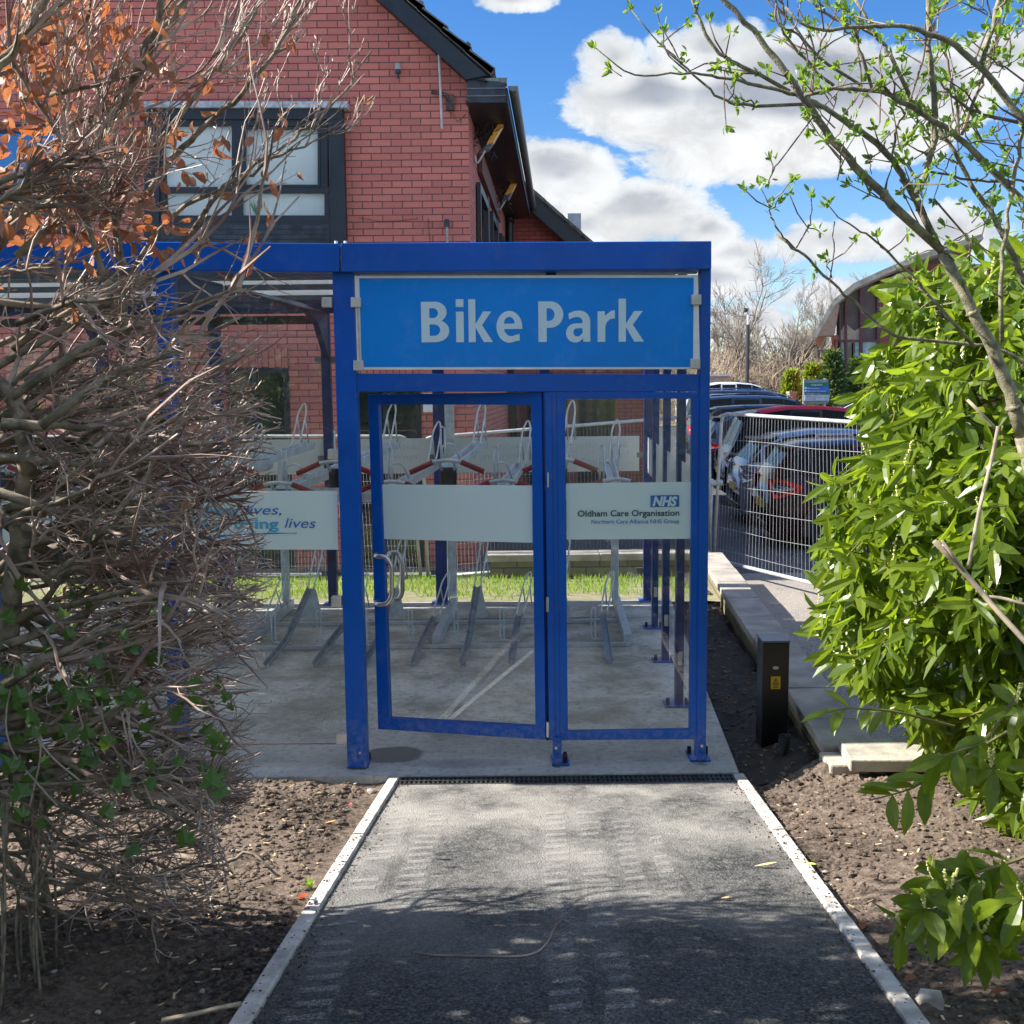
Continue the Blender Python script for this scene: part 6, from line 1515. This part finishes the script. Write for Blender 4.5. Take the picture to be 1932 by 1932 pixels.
# ---- right: cherry laurel
LAUR = leafmat('laurel_leaf', (.02, .062, .009), (.165, .225, .015), .3, .45, 2.0, .5)
LAUB = mat('laurel_twig', (.16, .15, .05), .6)
FLW = mat('laurel_flower', (.62, .60, .22), .6)
la = empty('laurel_bush', (2.2, 4.0, 0), 'glossy cherry laurel bush with pale flower spikes filling the right side', 'laurel')
poly = [(1655, 505), (1615, 560), (1690, 640), (1612, 665), (1600, 730), (1585, 765), (1625, 800), (1600, 868), (1548, 905), (1562, 960), (1528, 1040), (1545, 1100), (1522, 1185), (1560, 1225), (1600, 1290), (1655, 1310), (1700, 1380), (1770, 1400), (1800, 1460), (1890, 1560), (1925, 1660), (2150, 1700), (2150, 380), (1932, 410), (1800, 470), (1730, 520)]
def inside(u, v):
    c_ = False; n = len(poly)
    for i in range(n):
        (x1, y1), (x2, y2) = poly[i], poly[i - 1]
        if (y1 > v) != (y2 > v) and u < (x2 - x1) * (v - y1) / (y2 - y1) + x1: c_ = not c_
    return c_
def edge(u, v):
    best = 1e9
    for i in range(len(poly)):
        a = Vector(poly[i]); c_ = Vector(poly[i - 1]); d = c_ - a; t = max(0, min(1, (Vector((u, v)) - a).dot(d) / d.length_squared)); best = min(best, (Vector((u, v)) - a - d * t).length)
    return best
b = MB(); tw = MB(); fl = MB()
def whorl(p, ax, n, L, wd, droop=.35):
    ax = ax.normalized(); o = ax.orthogonal().normalized(); o2 = ax.cross(o); ph = rnd.uniform(0, 6)
    for k in range(n):
        t = k / n; a = ph + k * 2.4; rad = o * math.cos(a) + o2 * math.sin(a)
        q = p - ax * (.16 * t * L / .11); d = (ax * rnd.uniform(.35, 1.0) + rad * rnd.uniform(.6, 1.0) + Vector((0, 0, -droop))).normalized()
        leafquad(b, q + rad * .004, d, (rad * -.4 + ax * .6 + Vector((0, 0, .45)) + rv(.45)).normalized(), L * rnd.uniform(.7, 1.15), wd * rnd.uniform(.8, 1.15), .35, rnd.uniform(.05, .35), 4)
    tw.tube([p - ax * .22, p - ax * .1, p], [.004, .003, .002], 4, cap=False)
cnt = 0
while cnt < 1250:
    u, v = rnd.uniform(1515, 2140), rnd.uniform(385, 1690)
    if not inside(u - (38 if v < 740 else 18), v): continue
    if mn.noise(Vector((u * .011, v * .014, 7))) < -.11 and edge(u, v) > 25: continue
    e = min(edge(u, v), 260) / 260
    near = 4.35 - .95 * math.sqrt(e) - (v - 900) / 1400 * .45 ; Y = near + abs(rnd.gauss(0, .24)) + .22 * mn.noise(Vector((u * .012, v * .012, 1))) + .1 * mn.noise(Vector((u * .04, v * .04, 5)))
    p = P(u, v, Y)
    if p.z < .18: continue
    ax = Vector((-.85, -.45, .12)) + rv(.36)
    whorl(p, ax, rnd.randint(6, 9), rnd.choice((rnd.uniform(.07, .1), rnd.uniform(.11, .16), rnd.uniform(.11, .16))), rnd.uniform(.028, .045), rnd.uniform(.4, 1.0)); cnt += 1
    if rnd.random() < .07 and v < 1500:
        q = p + ax.normalized() * .02; d = (Vector((-.1, -.1, 1)) + rv(.25)).normalized()
        for k in range(16):
            c_ = q + d * (.006 * k); r_ = rv(1).normalized() * .006
            fl.tube([c_, c_ + r_], [.003, .004], 4)
# deep interior leaves so no light shows through
for k in range(2600):
    u, v = rnd.uniform(1560, 2140), rnd.uniform(430, 1600)
    if not inside(u - 25, v) or edge(u, v) < 22: continue
    p = P(u, v, rnd.uniform(4.3, 5.6)); 
    if p.z > .1: leafquad(b, p, rv(1) + Vector((-.3, 0, -.3)), rv(1), rnd.uniform(.1, .14), .045)
# loose sprays hanging out of the bush
def spray(pts, n, L, w_):
    pts = [Vector(p) for p in pts]; sm = fillet(pts, .5, 5); tw.tube(sm, [.005 - .003 * i / len(sm) for i in range(len(sm))], 5)
    for k in range(n):
        t = .25 + .75 * k / (n - 1) if n > 1 else 1; i = min(int(t * (len(sm) - 1)), len(sm) - 2); p = sm[i]; d = (sm[i + 1] - sm[i]).normalized(); sd = d.orthogonal() * (1 if k % 2 else -1)
        leafquad(b, p, (d * .7 + sd * .5 + rv(.35) + Vector((0, 0, -.45))).normalized(), Vector((-.2, -.5, 1)) + rv(.3), L * rnd.uniform(.8, 1.15), w_, .3, .2, 4)
spray([P(1800, 1370, 3.4), P(1680, 1340, 3.3), P(1590, 1336, 3.3), P(1545, 1350, 3.3)], 9, .10, .034)
spray([P(1900, 1380, 2.9), P(1800, 1440, 2.9), P(1720, 1490, 2.85), P(1640, 1510, 2.8)], 11, .115, .042)
spray([P(1932, 1290, 2.8), P(1860, 1400, 2.8), P(1800, 1420, 2.75), P(1735, 1440, 2.75)], 6, .11, .042)
spray([P(2000, 1590, 2.5), P(1900, 1630, 2.5), P(1830, 1650, 2.5), P(1760, 1690, 2.45)], 12, .11, .042)
spray([P(2000, 1640, 2.45), P(1930, 1700, 2.45), P(1870, 1720, 2.45)], 9, .115, .042)
for (u, v, Y) in ((1790, 1680, 2.45), (1745, 1715, 2.45), (1810, 1730, 2.42), (1850, 1765, 2.45), (1700, 1760, 2.5), (1930, 1700, 2.4), (1850, 1700, 2.5), (1915, 1330, 2.8), (1870, 1450, 2.75), (1760, 1660, 2.5)):
    whorl(P(u, v, Y), Vector((-.5, -.5, .35)) + rv(.25), 9, .115, .042, .35)
    q = P(u, v, Y)
    for s in range(2):
        d = (Vector((rnd.uniform(-.5, .3), -.3, 1))).normalized()
        for k in range(20): r_ = rv(1).normalized() * .005; c_ = q + d * (.003 * k + .01); fl.tube([c_, c_ + r_], [.0025, .0035], 4)
# main stems
for k in range(16):
    x0 = rnd.uniform(2.2, 3.4); y0 = rnd.uniform(3.8, 4.8); tip = P(rnd.uniform(1680, 2000), rnd.uniform(600, 1500), rnd.uniform(3.6, 4.4)); tw.tube(fillet([(x0, y0, 0), (x0 - .1, y0 - .1, tip.z * .6), tip], .6, 5), [.018] * 3 + [.008] * 20 if False else .011, 6)
b.build('foliage', LAUR, la); tw.build('stems', LAUB, la); fl.build('flower_spikes', FLW, la)
# laurel out of frame right; mass added behind camera to block sky light
b = MB(); 
lb = empty('laurel_bush', (4.5, 3.2, 0), 'unseen laurel beyond the right edge, with a mass added behind the viewer for shade', 'laurel')
for k in range(10500):
    p = Vector((rnd.uniform(3.0, 6), rnd.uniform(1.6, 4.8), rnd.uniform(.3, 3.0))) if k < 2500 else Vector((rnd.uniform(1.7, 5), rnd.uniform(-4, 1.6), rnd.uniform(.4, 4.4))); leafquad(b, p, rv(1) + Vector((0, 0, -.4)), rv(1), .13, .05)
b.build('foliage', LAUR, lb); b = MB()
for k in range(5): x, y = rnd.uniform(3.4, 5), rnd.uniform(2, 4.5); b.tube([(x, y, 0), (x, y, 2)], .02, 5)
b.build('stems', LAUB, lb)

# ---- right: budding elder, traced limbs
WOOD2 = MB(); FINE2 = MB(); NEW = MB()
z6 = lambda a, c_, Y: Q(1700 + a / 1.459, c_ / 1.459, Y)
ELD = mat('elder_bark', (0.33, 0.3, 0.19), .85, 0, .35, 40, bump=.9, bscale=160, dist=.004, col2=(.14, .12, .08))
ELDT = mat('elder_twig', (0.26, 0.18, 0.14), .6, 0, .3, 20, col2=(.09, .055, .05))
def tuft(p, d, s=1.0, n=None):
    for k in range(n or rnd.randint(5, 10)):
        e = (d.normalized() * .6 + rv(.6) + Vector((0, 0, .25))).normalized(); leafquad(NEW, p + rv(.006), e, rv(1), rnd.uniform(.018, .036) * s, rnd.uniform(.008, .015) * s, .3, rnd.uniform(-.3, .4))
def eld(pts, r0, r1, Y, nodes=5, tip=True, fine=False, dY=0.0):
    n0 = len(pts); pp = [z6(a, c_, Y + dY * i / max(1, n0 - 1)) for i, (a, c_) in enumerate(pts)]; sm = fillet(pp, .12, 4); n = len(sm)
    sm = [p + rv(.0025) for p in sm]
    rad = [.84 * (r0 + (r1 - r0) * i / (n - 1)) * rnd.uniform(.93, 1.08) for i in range(n)]; (FINE2 if fine else WOOD2).tube(sm, rad, 6 if fine else 10)
    for j in range(nodes):
        i = rnd.randint(1, n - 2); d = (sm[i + 1] - sm[i]).normalized(); q = sm[i]
        rr = rad[i]
        WOOD2.tube([q - d * rr * .6, q, q + d * rr * .6], [rr * .9, rr * 1.3, rr * .9], 6)
        e = (rv(.7) + Vector((-.1, 0, .6)) + d * .4).normalized(); L = rnd.uniform(.03, .16); t = q + e * L; FINE2.tube([q, q.lerp(t, .5) + rv(.006), t], [rr * .35 + .001, .0025, .0015], 5); tuft(t, e); 
        if rnd.random() < .5: tuft(q, e, .7, 4)
    if tip: tuft(sm[-1], sm[-1] - sm[-2])
k_ = 1.0
YT = 3.3
eld([(1932, 1880), (1860, 1640), (1740, 1400), (1580, 1090)], .027, .02, YT, 2, False); eld([(1580, 1090), (1280, 800), (1100, 600), (975, 400), (800, 170), (640, 0), (540, -120)], .0165, .008, YT, 7, False)
eld([(1580, 1090), (1450, 830), (1370, 690), (1230, 560), (1030, 440), (920, 400), (700, 350), (500, 310), (250, 340), (80, 200)], .014, .0022, YT + .02, 7)
eld([(990, 445), (720, 460), (600, 410), (480, 300), (350, 180), (240, 45)], .006, .0022, YT + .02, 5)
eld([(1470, 830), (1530, 700), (1555, 500), (1520, 200), (1520, -60)], .012, .0095, YT - .1, 4, False)
eld([(2000, 930), (1932, 870), (1650, 590), (1440, 450), (1280, 380), (1120, 380), (990, 410)], .0125, .006, YT - .15, 5, False)
eld([(1270, 380), (1220, 200), (1200, 110), (1070, 60), (990, -20)], .006, .004, YT - .15, 3, False)
eld([(2050, 640), (1932, 520), (1750, 290), (1600, 170), (1400, 100), (1200, 120), (1000, 130), (900, 20)], .013, .004, YT - .25, 6, False)
eld([(1450, 430), (1330, 200), (1270, 110), (1190, -30)], .007, .005, YT - .1, 3, False); eld([(1750, 290), (1800, 100), (1830, -40)], .009, .008, YT - .25, 2, False)
eld([(920, 395), (720, 290), (590, 210), (520, 60), (490, -40)], .0075, .006, YT + .05, 7, False)
eld([(2050, 1600), (1932, 1560), (1800, 1490), (1370, 1455), (1240, 1340), (1100, 1215), (960, 1080), (860, 1010)], .0085, .0045, YT + .2, 2, False); eld([(960, 1080), (880, 1010), (840, 930), (830, 880), (790, 790)], .004, .002, YT + .2, 3, True, True)
eld([(1100, 1215), (1112, 1080), (1115, 955)], .0028, .0022, YT + .2, 0, False, True); eld([(1100, 1200), (1085, 1150), (1075, 1110)], .0025, .002, YT + .2, 1, True, True); eld([(950, 1075), (1020, 960), (1015, 850)], .003, .002, YT + .2, 2, True, True)
eld([(1360, 680), (1380, 560), (1420, 480), (1380, 445)], .0045, .003, YT, 2, True, True); eld([(1720, 1500), (1540, 1290), (1440, 1180), (1300, 1040), (1180, 970), (1085, 880)], .0075, .0022, YT + .1, 6)
eld([(1560, 1090), (1500, 1000), (1350, 880), (1180, 800)], .004, .0018, YT, 4, True, True)
eld([(1830, 1480), (1830, 1150), (1870, 850), (1932, 560), (1960, 300)], .008, .006, YT - .2, 4, False); eld([(2000, 1260), (1932, 1210), (1860, 1050), (1780, 900), (1700, 780), (1620, 630), (1560, 560)], .012, .006, YT - .05, 5, False)
eld([(1025, 505), (860, 720), (830, 780)], .0028, .002, YT, 1, True, True); eld([(1110, 375), (1000, 280), (880, 120), (860, -20)], .006, .004, YT + .03, 4, False); eld([(1230, 360), (1020, 230), (900, 60), (880, -30)], .006, .004, YT + .06, 4, False)
eld([(1660, 590), (1630, 350), (1560, 150), (1500, 60)], .0045, .003, YT - .18, 3, False, True); eld([(1440, 430), (1500, 260), (1510, 100)], .004, .003, YT - .12, 2, False, True); eld([(1020, 290), (1060, 180), (1120, 50), (1150, -20)], .004, .003, YT, 2, False, True)
eld([(1020, 400), (1030, 200), (960, 20)], .004, .003, YT + .1, 3, False, True); eld([(1240, 590), (1270, 700), (1280, 750)], .0022, .0015, YT, 0, False, True); eld([(1520, 740), (1700, 775), (1900, 780), (2000, 790)], .004, .004, YT - .1, 3, False, True)
eld([(1360, 700), (1290, 690)], .0025, .0015, YT, 0, True, True); eld([(1900, 530), (1700, 480), (1600, 400), (1560, 330)], .006, .003, YT - .2, 4, True, True); eld([(1670, 580), (1730, 400), (1790, 250), (1850, -20)], .0055, .004, YT - .2, 3, False, True)
eld([(1932, 640), (1700, 600), (1600, 690), (1540, 860)], .003, .002, YT, 3, True, True); eld([(640, 300), (650, 370), (700, 450)], .002, .0015, YT, 1, True, True); eld([(480, 310), (390, 230), (370, 130), (350, 55)], .003, .0015, YT, 1, True, True); eld([(200, 330), (155, 290)], .002, .001, YT, 0, True, True)
eld([(860, 20), (870, 110), (980, 150), (1010, 290)], .0045, .003, YT, 2, True, True); eld([(1932, 350), (1800, 260), (1700, 180)], .003, .002, YT - .3, 3, True, True); eld([(1550, 860), (1720, 1050), (1830, 1110)], .004, .002, YT - .1, 3, True, True)
for k in range(46):
    a, c_ = rnd.uniform(1050, 1980), rnd.uniform(-20, 1150)
    if a < 1450 and c_ > 850: continue
    d = rnd.uniform(-2.6, -.4); L = rnd.uniform(80, 260); eld([(a, c_), (a + L * .5 * math.cos(d) + rnd.uniform(-15, 15), c_ + L * .5 * math.sin(d)), (a + L * math.cos(d), c_ + L * math.sin(d))], .0028, .0014, YT + rnd.uniform(-.3, .4), 2, True, True)
# dry canes in front of the laurel
z7 = lambda a, c_, Y: Q(2050 + a / 1.932, 1000 + c_ / 1.932, Y)
CANE = mat('dry_cane', (.42, .34, .24), .7, 0, .2, 25)
cn = MB(); cn.tube(fillet([z7(1370, 1155, 2.75), z7(1530, 1320, 2.75), z7(1700, 1520, 2.7), z7(1900, 1740, 2.65), z7(2050, 1900, 2.6)], .1, 4), .0075, 8); cn.tube([z7(1410, 1150, 2.74), z7(1540, 1325, 2.74)], [.004, .006], 6)
cn.tube(fillet([z7(1735, 500, 2.9), z7(1700, 680, 2.9), z7(1620, 1000, 2.8), z7(1565, 1310, 2.75)], .1, 4), .0055, 8); cn.tube(fillet([z7(1650, 1470, 2.72), z7(1760, 1480, 2.7), z7(1900, 1520, 2.65)], .05), .005, 6)
cn.tube(fillet([z7(1560, 350, 3.0), z7(1680, 470, 3.0), z7(1720, 520, 3.0)], .05), .0045, 6)
el = empty('budding_elder', P(2010, 1100, 3.3), 'elder tree with knobbly limbs and fresh green buds across the upper right sky', 'tree')
WOOD2.tube(fillet([z6(1932, 1880, YT), P(1965, 950, 3.3), P(2000, 1150, 3.3), Vector((P(2010, 1200, 3.3).x + .05, 3.3, .05))], .3, 4), .029, 10)
WOOD2.build('trunk', ELD, el, smooth=True); FINE2.build('twigs', ELDT, el); NEW.build('young_leaves', leafmat('young_leaf', (.10, .2, .03), (.17, .3, .06), .45, .45), el); cn.build('dry_canes', CANE, el, smooth=True)

# ---- far bare trees and scrub
FT = mat('far_twig', (.2, .175, .145), .9, 0, .3, .8); FTO = mat('far_twig_tan', (.26, .2, .14), .9, 0, .4, .5)
def bare_tree(u, Y, top_v, lab, spread=.5, tilt=0, dens=1.0):
    base = P(u, 800, Y); base = Vector((base.x, Y, z_far - .1)); H = P(u, top_v, Y).z - base.z
    root = empty('bare_tree', base, lab, 'tree', 'bare trees beyond the car park'); tr = MB(); cr = MB()
    def br(p, d, L, r, lvl):
        n = 5; pts = [p]; dd = d.normalized()
        for i in range(n): dd = (dd + rv(.09) + Vector((0, 0, .06))).normalized(); pts.append(pts[-1] + dd * L / n)
        (tr if lvl < 2 else cr).tube(pts, [max(r * (1 - .6 * i / n), .007) for i in range(n + 1)], 5 if lvl < 2 else 3, cap=False)
        if lvl < 4:
            for j in range((9, 6, 5, 5)[lvl]):
                t = rnd.uniform(.3 if lvl else .22, 1); i = min(int(t * n), n - 1); q = pts[i].lerp(pts[i + 1], t * n - i); br(q, dd + rv(spread) + Vector((0, 0, .12)), L * rnd.uniform(.42, .62), r * .4, lvl + 1)
    br(base, Vector((tilt, 0, 1)), H * .6, .11, 0)
    if dens > 1: br(base + Vector((.04, 0, 0)), Vector((tilt + .25, .1, 1)), H * .5, .1, 0)
    tr.build('trunk', FT, root); cr.build('crown', FT, root)
bare_tree(1372, 46, 512, 'tallest spreading bare tree right beside the shelter corner', .5, .03)
bare_tree(1478, 44, 560, 'bare tree with a pale slender trunk between lamp post and sign', .42, 0, 2)
bare_tree(1560, 50, 545, 'thin bare tree rising just left of the curved house roof', .4, .05)
bare_tree(1415, 52, 590, 'low bushy bare tree directly behind the lamp post', .55, -.1)
bare_tree(1330, 50, 545, 'bare tree mostly hidden behind the shelter sign corner', .5, 0)
bare_tree(1640, 60, 530, 'reddish bare treetop showing over the house roof', .45, 0)
b = MB()
for k in range(12000):
    u = rnd.uniform(1250, 1640); Y = rnd.uniform(41, 54); x = P(u, 800, Y).x; hm = 2.6 + 1.2 * mn.noise(Vector((u * .02, Y * .2, 0)))
    z = z_far + hm * rnd.random(); L = rnd.uniform(.25, .75); d = (Vector((rnd.gauss(0, .7), 0, rnd.gauss(.6, .5)))).normalized()
    b.tube([(x, Y, z), (x + d.x * L * .5 + rnd.uniform(-.05, .05), Y, z + d.z * L * .5), (x + d.x * L, Y, z + d.z * L)], [.013, .009, .005], 3, cap=False)
tag(b.build('scrub', FTO), kind='stuff')
b = MB()
for k in range(9000):
    x = rnd.uniform(-60, 60); Y = rnd.uniform(60, 66); z = z_far + rnd.uniform(0, 4.2) ; 
    if -14 < x < 6: continue
    b.tube([(x, Y, z), (x + rnd.uniform(-.8, .8), Y, z + rnd.uniform(.6, 1.6))], [.05, .02], 3, cap=False)
tag(b.build('far_woods', FT), kind='stuff')
# evergreens near the gate and house
def evergreen(u0, u1, v0, Y, m, lab, n=1500, drop=.12):
    base = P((u0 + u1) / 2, 800, Y); root = empty('evergreen_shrub', (base.x, Y, z_far), lab, 'evergreen shrub', 'evergreens along the railings')
    b = MB(); zt = P(u0, v0, Y).z; w = (P(u1, 800, Y).x - P(u0, 800, Y).x) / 2
    for k in range(n):
        t = rnd.random(); r_ = w * (1 - .75 * t ** 1.7) * math.sqrt(rnd.random()) * (1 + .25 * mn.noise(Vector((t * 6, u0, 0)))); a = rnd.uniform(0, 6.28)
        p = Vector((base.x + math.cos(a) * r_, Y + math.sin(a) * r_ * .7, z_far + (zt - z_far) * t)); leafquad(b, p, Vector((math.cos(a), math.sin(a), .5)) + rv(.5), rv(1), rnd.uniform(.1, .3), drop)
    b.build('foliage', m, root); b = MB(); b.tube([(base.x, Y, z_far - .1), (base.x, Y, zt - .3)], [.07, .02], 6); b.build('stem', FT, root)
EV1 = leafmat('golden_conifer', (.27, .29, .04), (.18, .24, .03), .7, .3); EV2 = leafmat('dark_conifer', (.02, .06, .02), (.04, .09, .03), .7, .2)
evergreen(1468, 1512, 702, 40, EV1, 'golden green conifer behind the gate pier'); evergreen(1500, 1560, 690, 41, EV1, 'yellow green conifer standing over the car park sign')
evergreen(1535, 1600, 665, 34.2, EV2, 'dark conifer in front of the house corner', 1800, .08); evergreen(1580, 1660, 678, 34.5, EV2, 'dark spreading evergreen below the plum framed window', 1800, .08); evergreen(1640, 1720, 690, 34, EV2, 'dark evergreen deepest behind the laurel leaves', 1500, .08)

# ---- small litter on the ground
def litter(name, lab, cat, u, v, L, W, m, ang, path=True, grp=None):
    p = onpath(u, v) if path else PZ(u, v, 0.0)
    if not path:
        for it in range(6): zz = soil_z(p.x, p.y) + .012; p = PZ(u, v, zz)
    b = MB(); d = Vector((math.cos(ang), math.sin(ang), .1)); leafquad(b, p + Vector((0, 0, .006)), d, Vector((0, 0, 1)), L, W, .5, -.15, 4); o = b.build(name, m, loc=p); tag(o, lab, cat, grp)
ORG = leafmat('orange_leaf', (.7, .12, .02), (.6, .1, .02), .5, .4); CHIP = mat('yellow_chip', (.72, .52, .2), .7, 0, .1, 30); BRL = leafmat('brown_leaf', (.35, .16, .08), (.3, .12, .05), .6, .3)
litter('dead_leaf', 'bright orange leaf on the soil against the left path edging', 'leaf', 563, 1700, .035, .03, ORG, .5, False)
litter('wood_chip', 'longest yellow wood chip lying near the right side of the path', 'wood chip', 1422, 1637, .085, .014, CHIP, -.15); litter('wood_chip', 'yellow chip resting across the right path edging', 'wood chip', 1507, 1632, .07, .02, mat('green_yellow_chip', (.5, .6, .12), .6), -.7)
litter('wood_chip', 'small pale chip at the shadow edge of the path', 'wood chip', 1360, 1698, .03, .01, CHIP, -.2); litter('wood_chip', 'orange chip on the bare soil left of the path', 'wood chip', 613, 1555, .05, .012, mat('orange_chip', (.75, .35, .06), .6), -.1, False)
litter('dead_leaf', 'small orange leaf close to the drain on the right', 'leaf', 1396, 1497, .03, .012, BRL, .3); litter('dead_leaf', 'curled brown leaf on dark soil in the bottom right corner', 'leaf', 1705, 1855, .04, .025, BRL, .2, False); litter('dead_leaf', 'pinkish leaf standing by the right edging', 'leaf', 1627, 1757, .035, .025, BRL, 1.2, False)
litter('dead_leaf', 'brown leaf lower right among the shaded soil', 'leaf', 1865, 1880, .05, .022, BRL, .1, False); litter('plastic_scrap', 'tiny pink plastic scrap on the soil beside the slab', 'scrap', 657, 1521, .02, .02, mat('pink_plastic', (.8, .12, .14), .4), 0, False); litter('dead_leaf', 'orange leaf lying on the shelter slab behind the door glass', 'leaf', 893, 1286, .06, .025, leafmat('o2', (.55, .22, .12), (.5, .2, .1)), .2, False)
b = MB(); p = PZ(584, 1660, .17); p.z = soil_z(p.x, p.y)
for k in range(40): e = (rv(.6) + Vector((0, 0, 1))).normalized(); leafquad(b, p, e, rv(1), rnd.uniform(.02, .045), .005)
tag(b.build('weed', leafmat('weed_leaf', (.2, .42, .04), (.3, .5, .06))), 'small bright green weed in the soil left of the path', 'weed')
b = MB(); pts_ = [onpath(u, v) + Vector((0, 0, .006)) for u, v in ((782, 1800), (815, 1806), (850, 1806), (920, 1808), (985, 1808), (1015, 1800), (1035, 1780), (1045, 1755), (1060, 1738))]; b.tube(fillet(pts_, .05), .0028, 5)
tag(b.build('fallen_twig', TWIG), 'long thin curved twig lying on the shaded part of the path', 'twig')
b = MB(); pts_ = [PZ(305, 1925, .3), PZ(370, 1912, .31), PZ(430, 1898, .33), PZ(455, 1893, .33)]; b.tube(pts_, .006, 6); tag(b.build('fallen_stick', CANE), 'pale stick on the soil at the bottom by the left edging', 'stick')
b = MB(); p = PZ(1758, 1880, .31); rock(b, p.x, p.y, soil_z(p.x, p.y) + .01, .035); tag(b.build('stone', M_ST), 'rounded pale stone in the dark soil at the bottom right', 'stone')
b = MB(); p = PZ(700, 1495, -.03); rock(b, p.x, p.y, soil_z(p.x, p.y) + .005, .025); tag(b.build('stone', M_ST), 'rounded stone in the soil at the left corner of the drain', 'stone')
for o in bpy.data.objects:
    if '_o' in o: del o['_o']
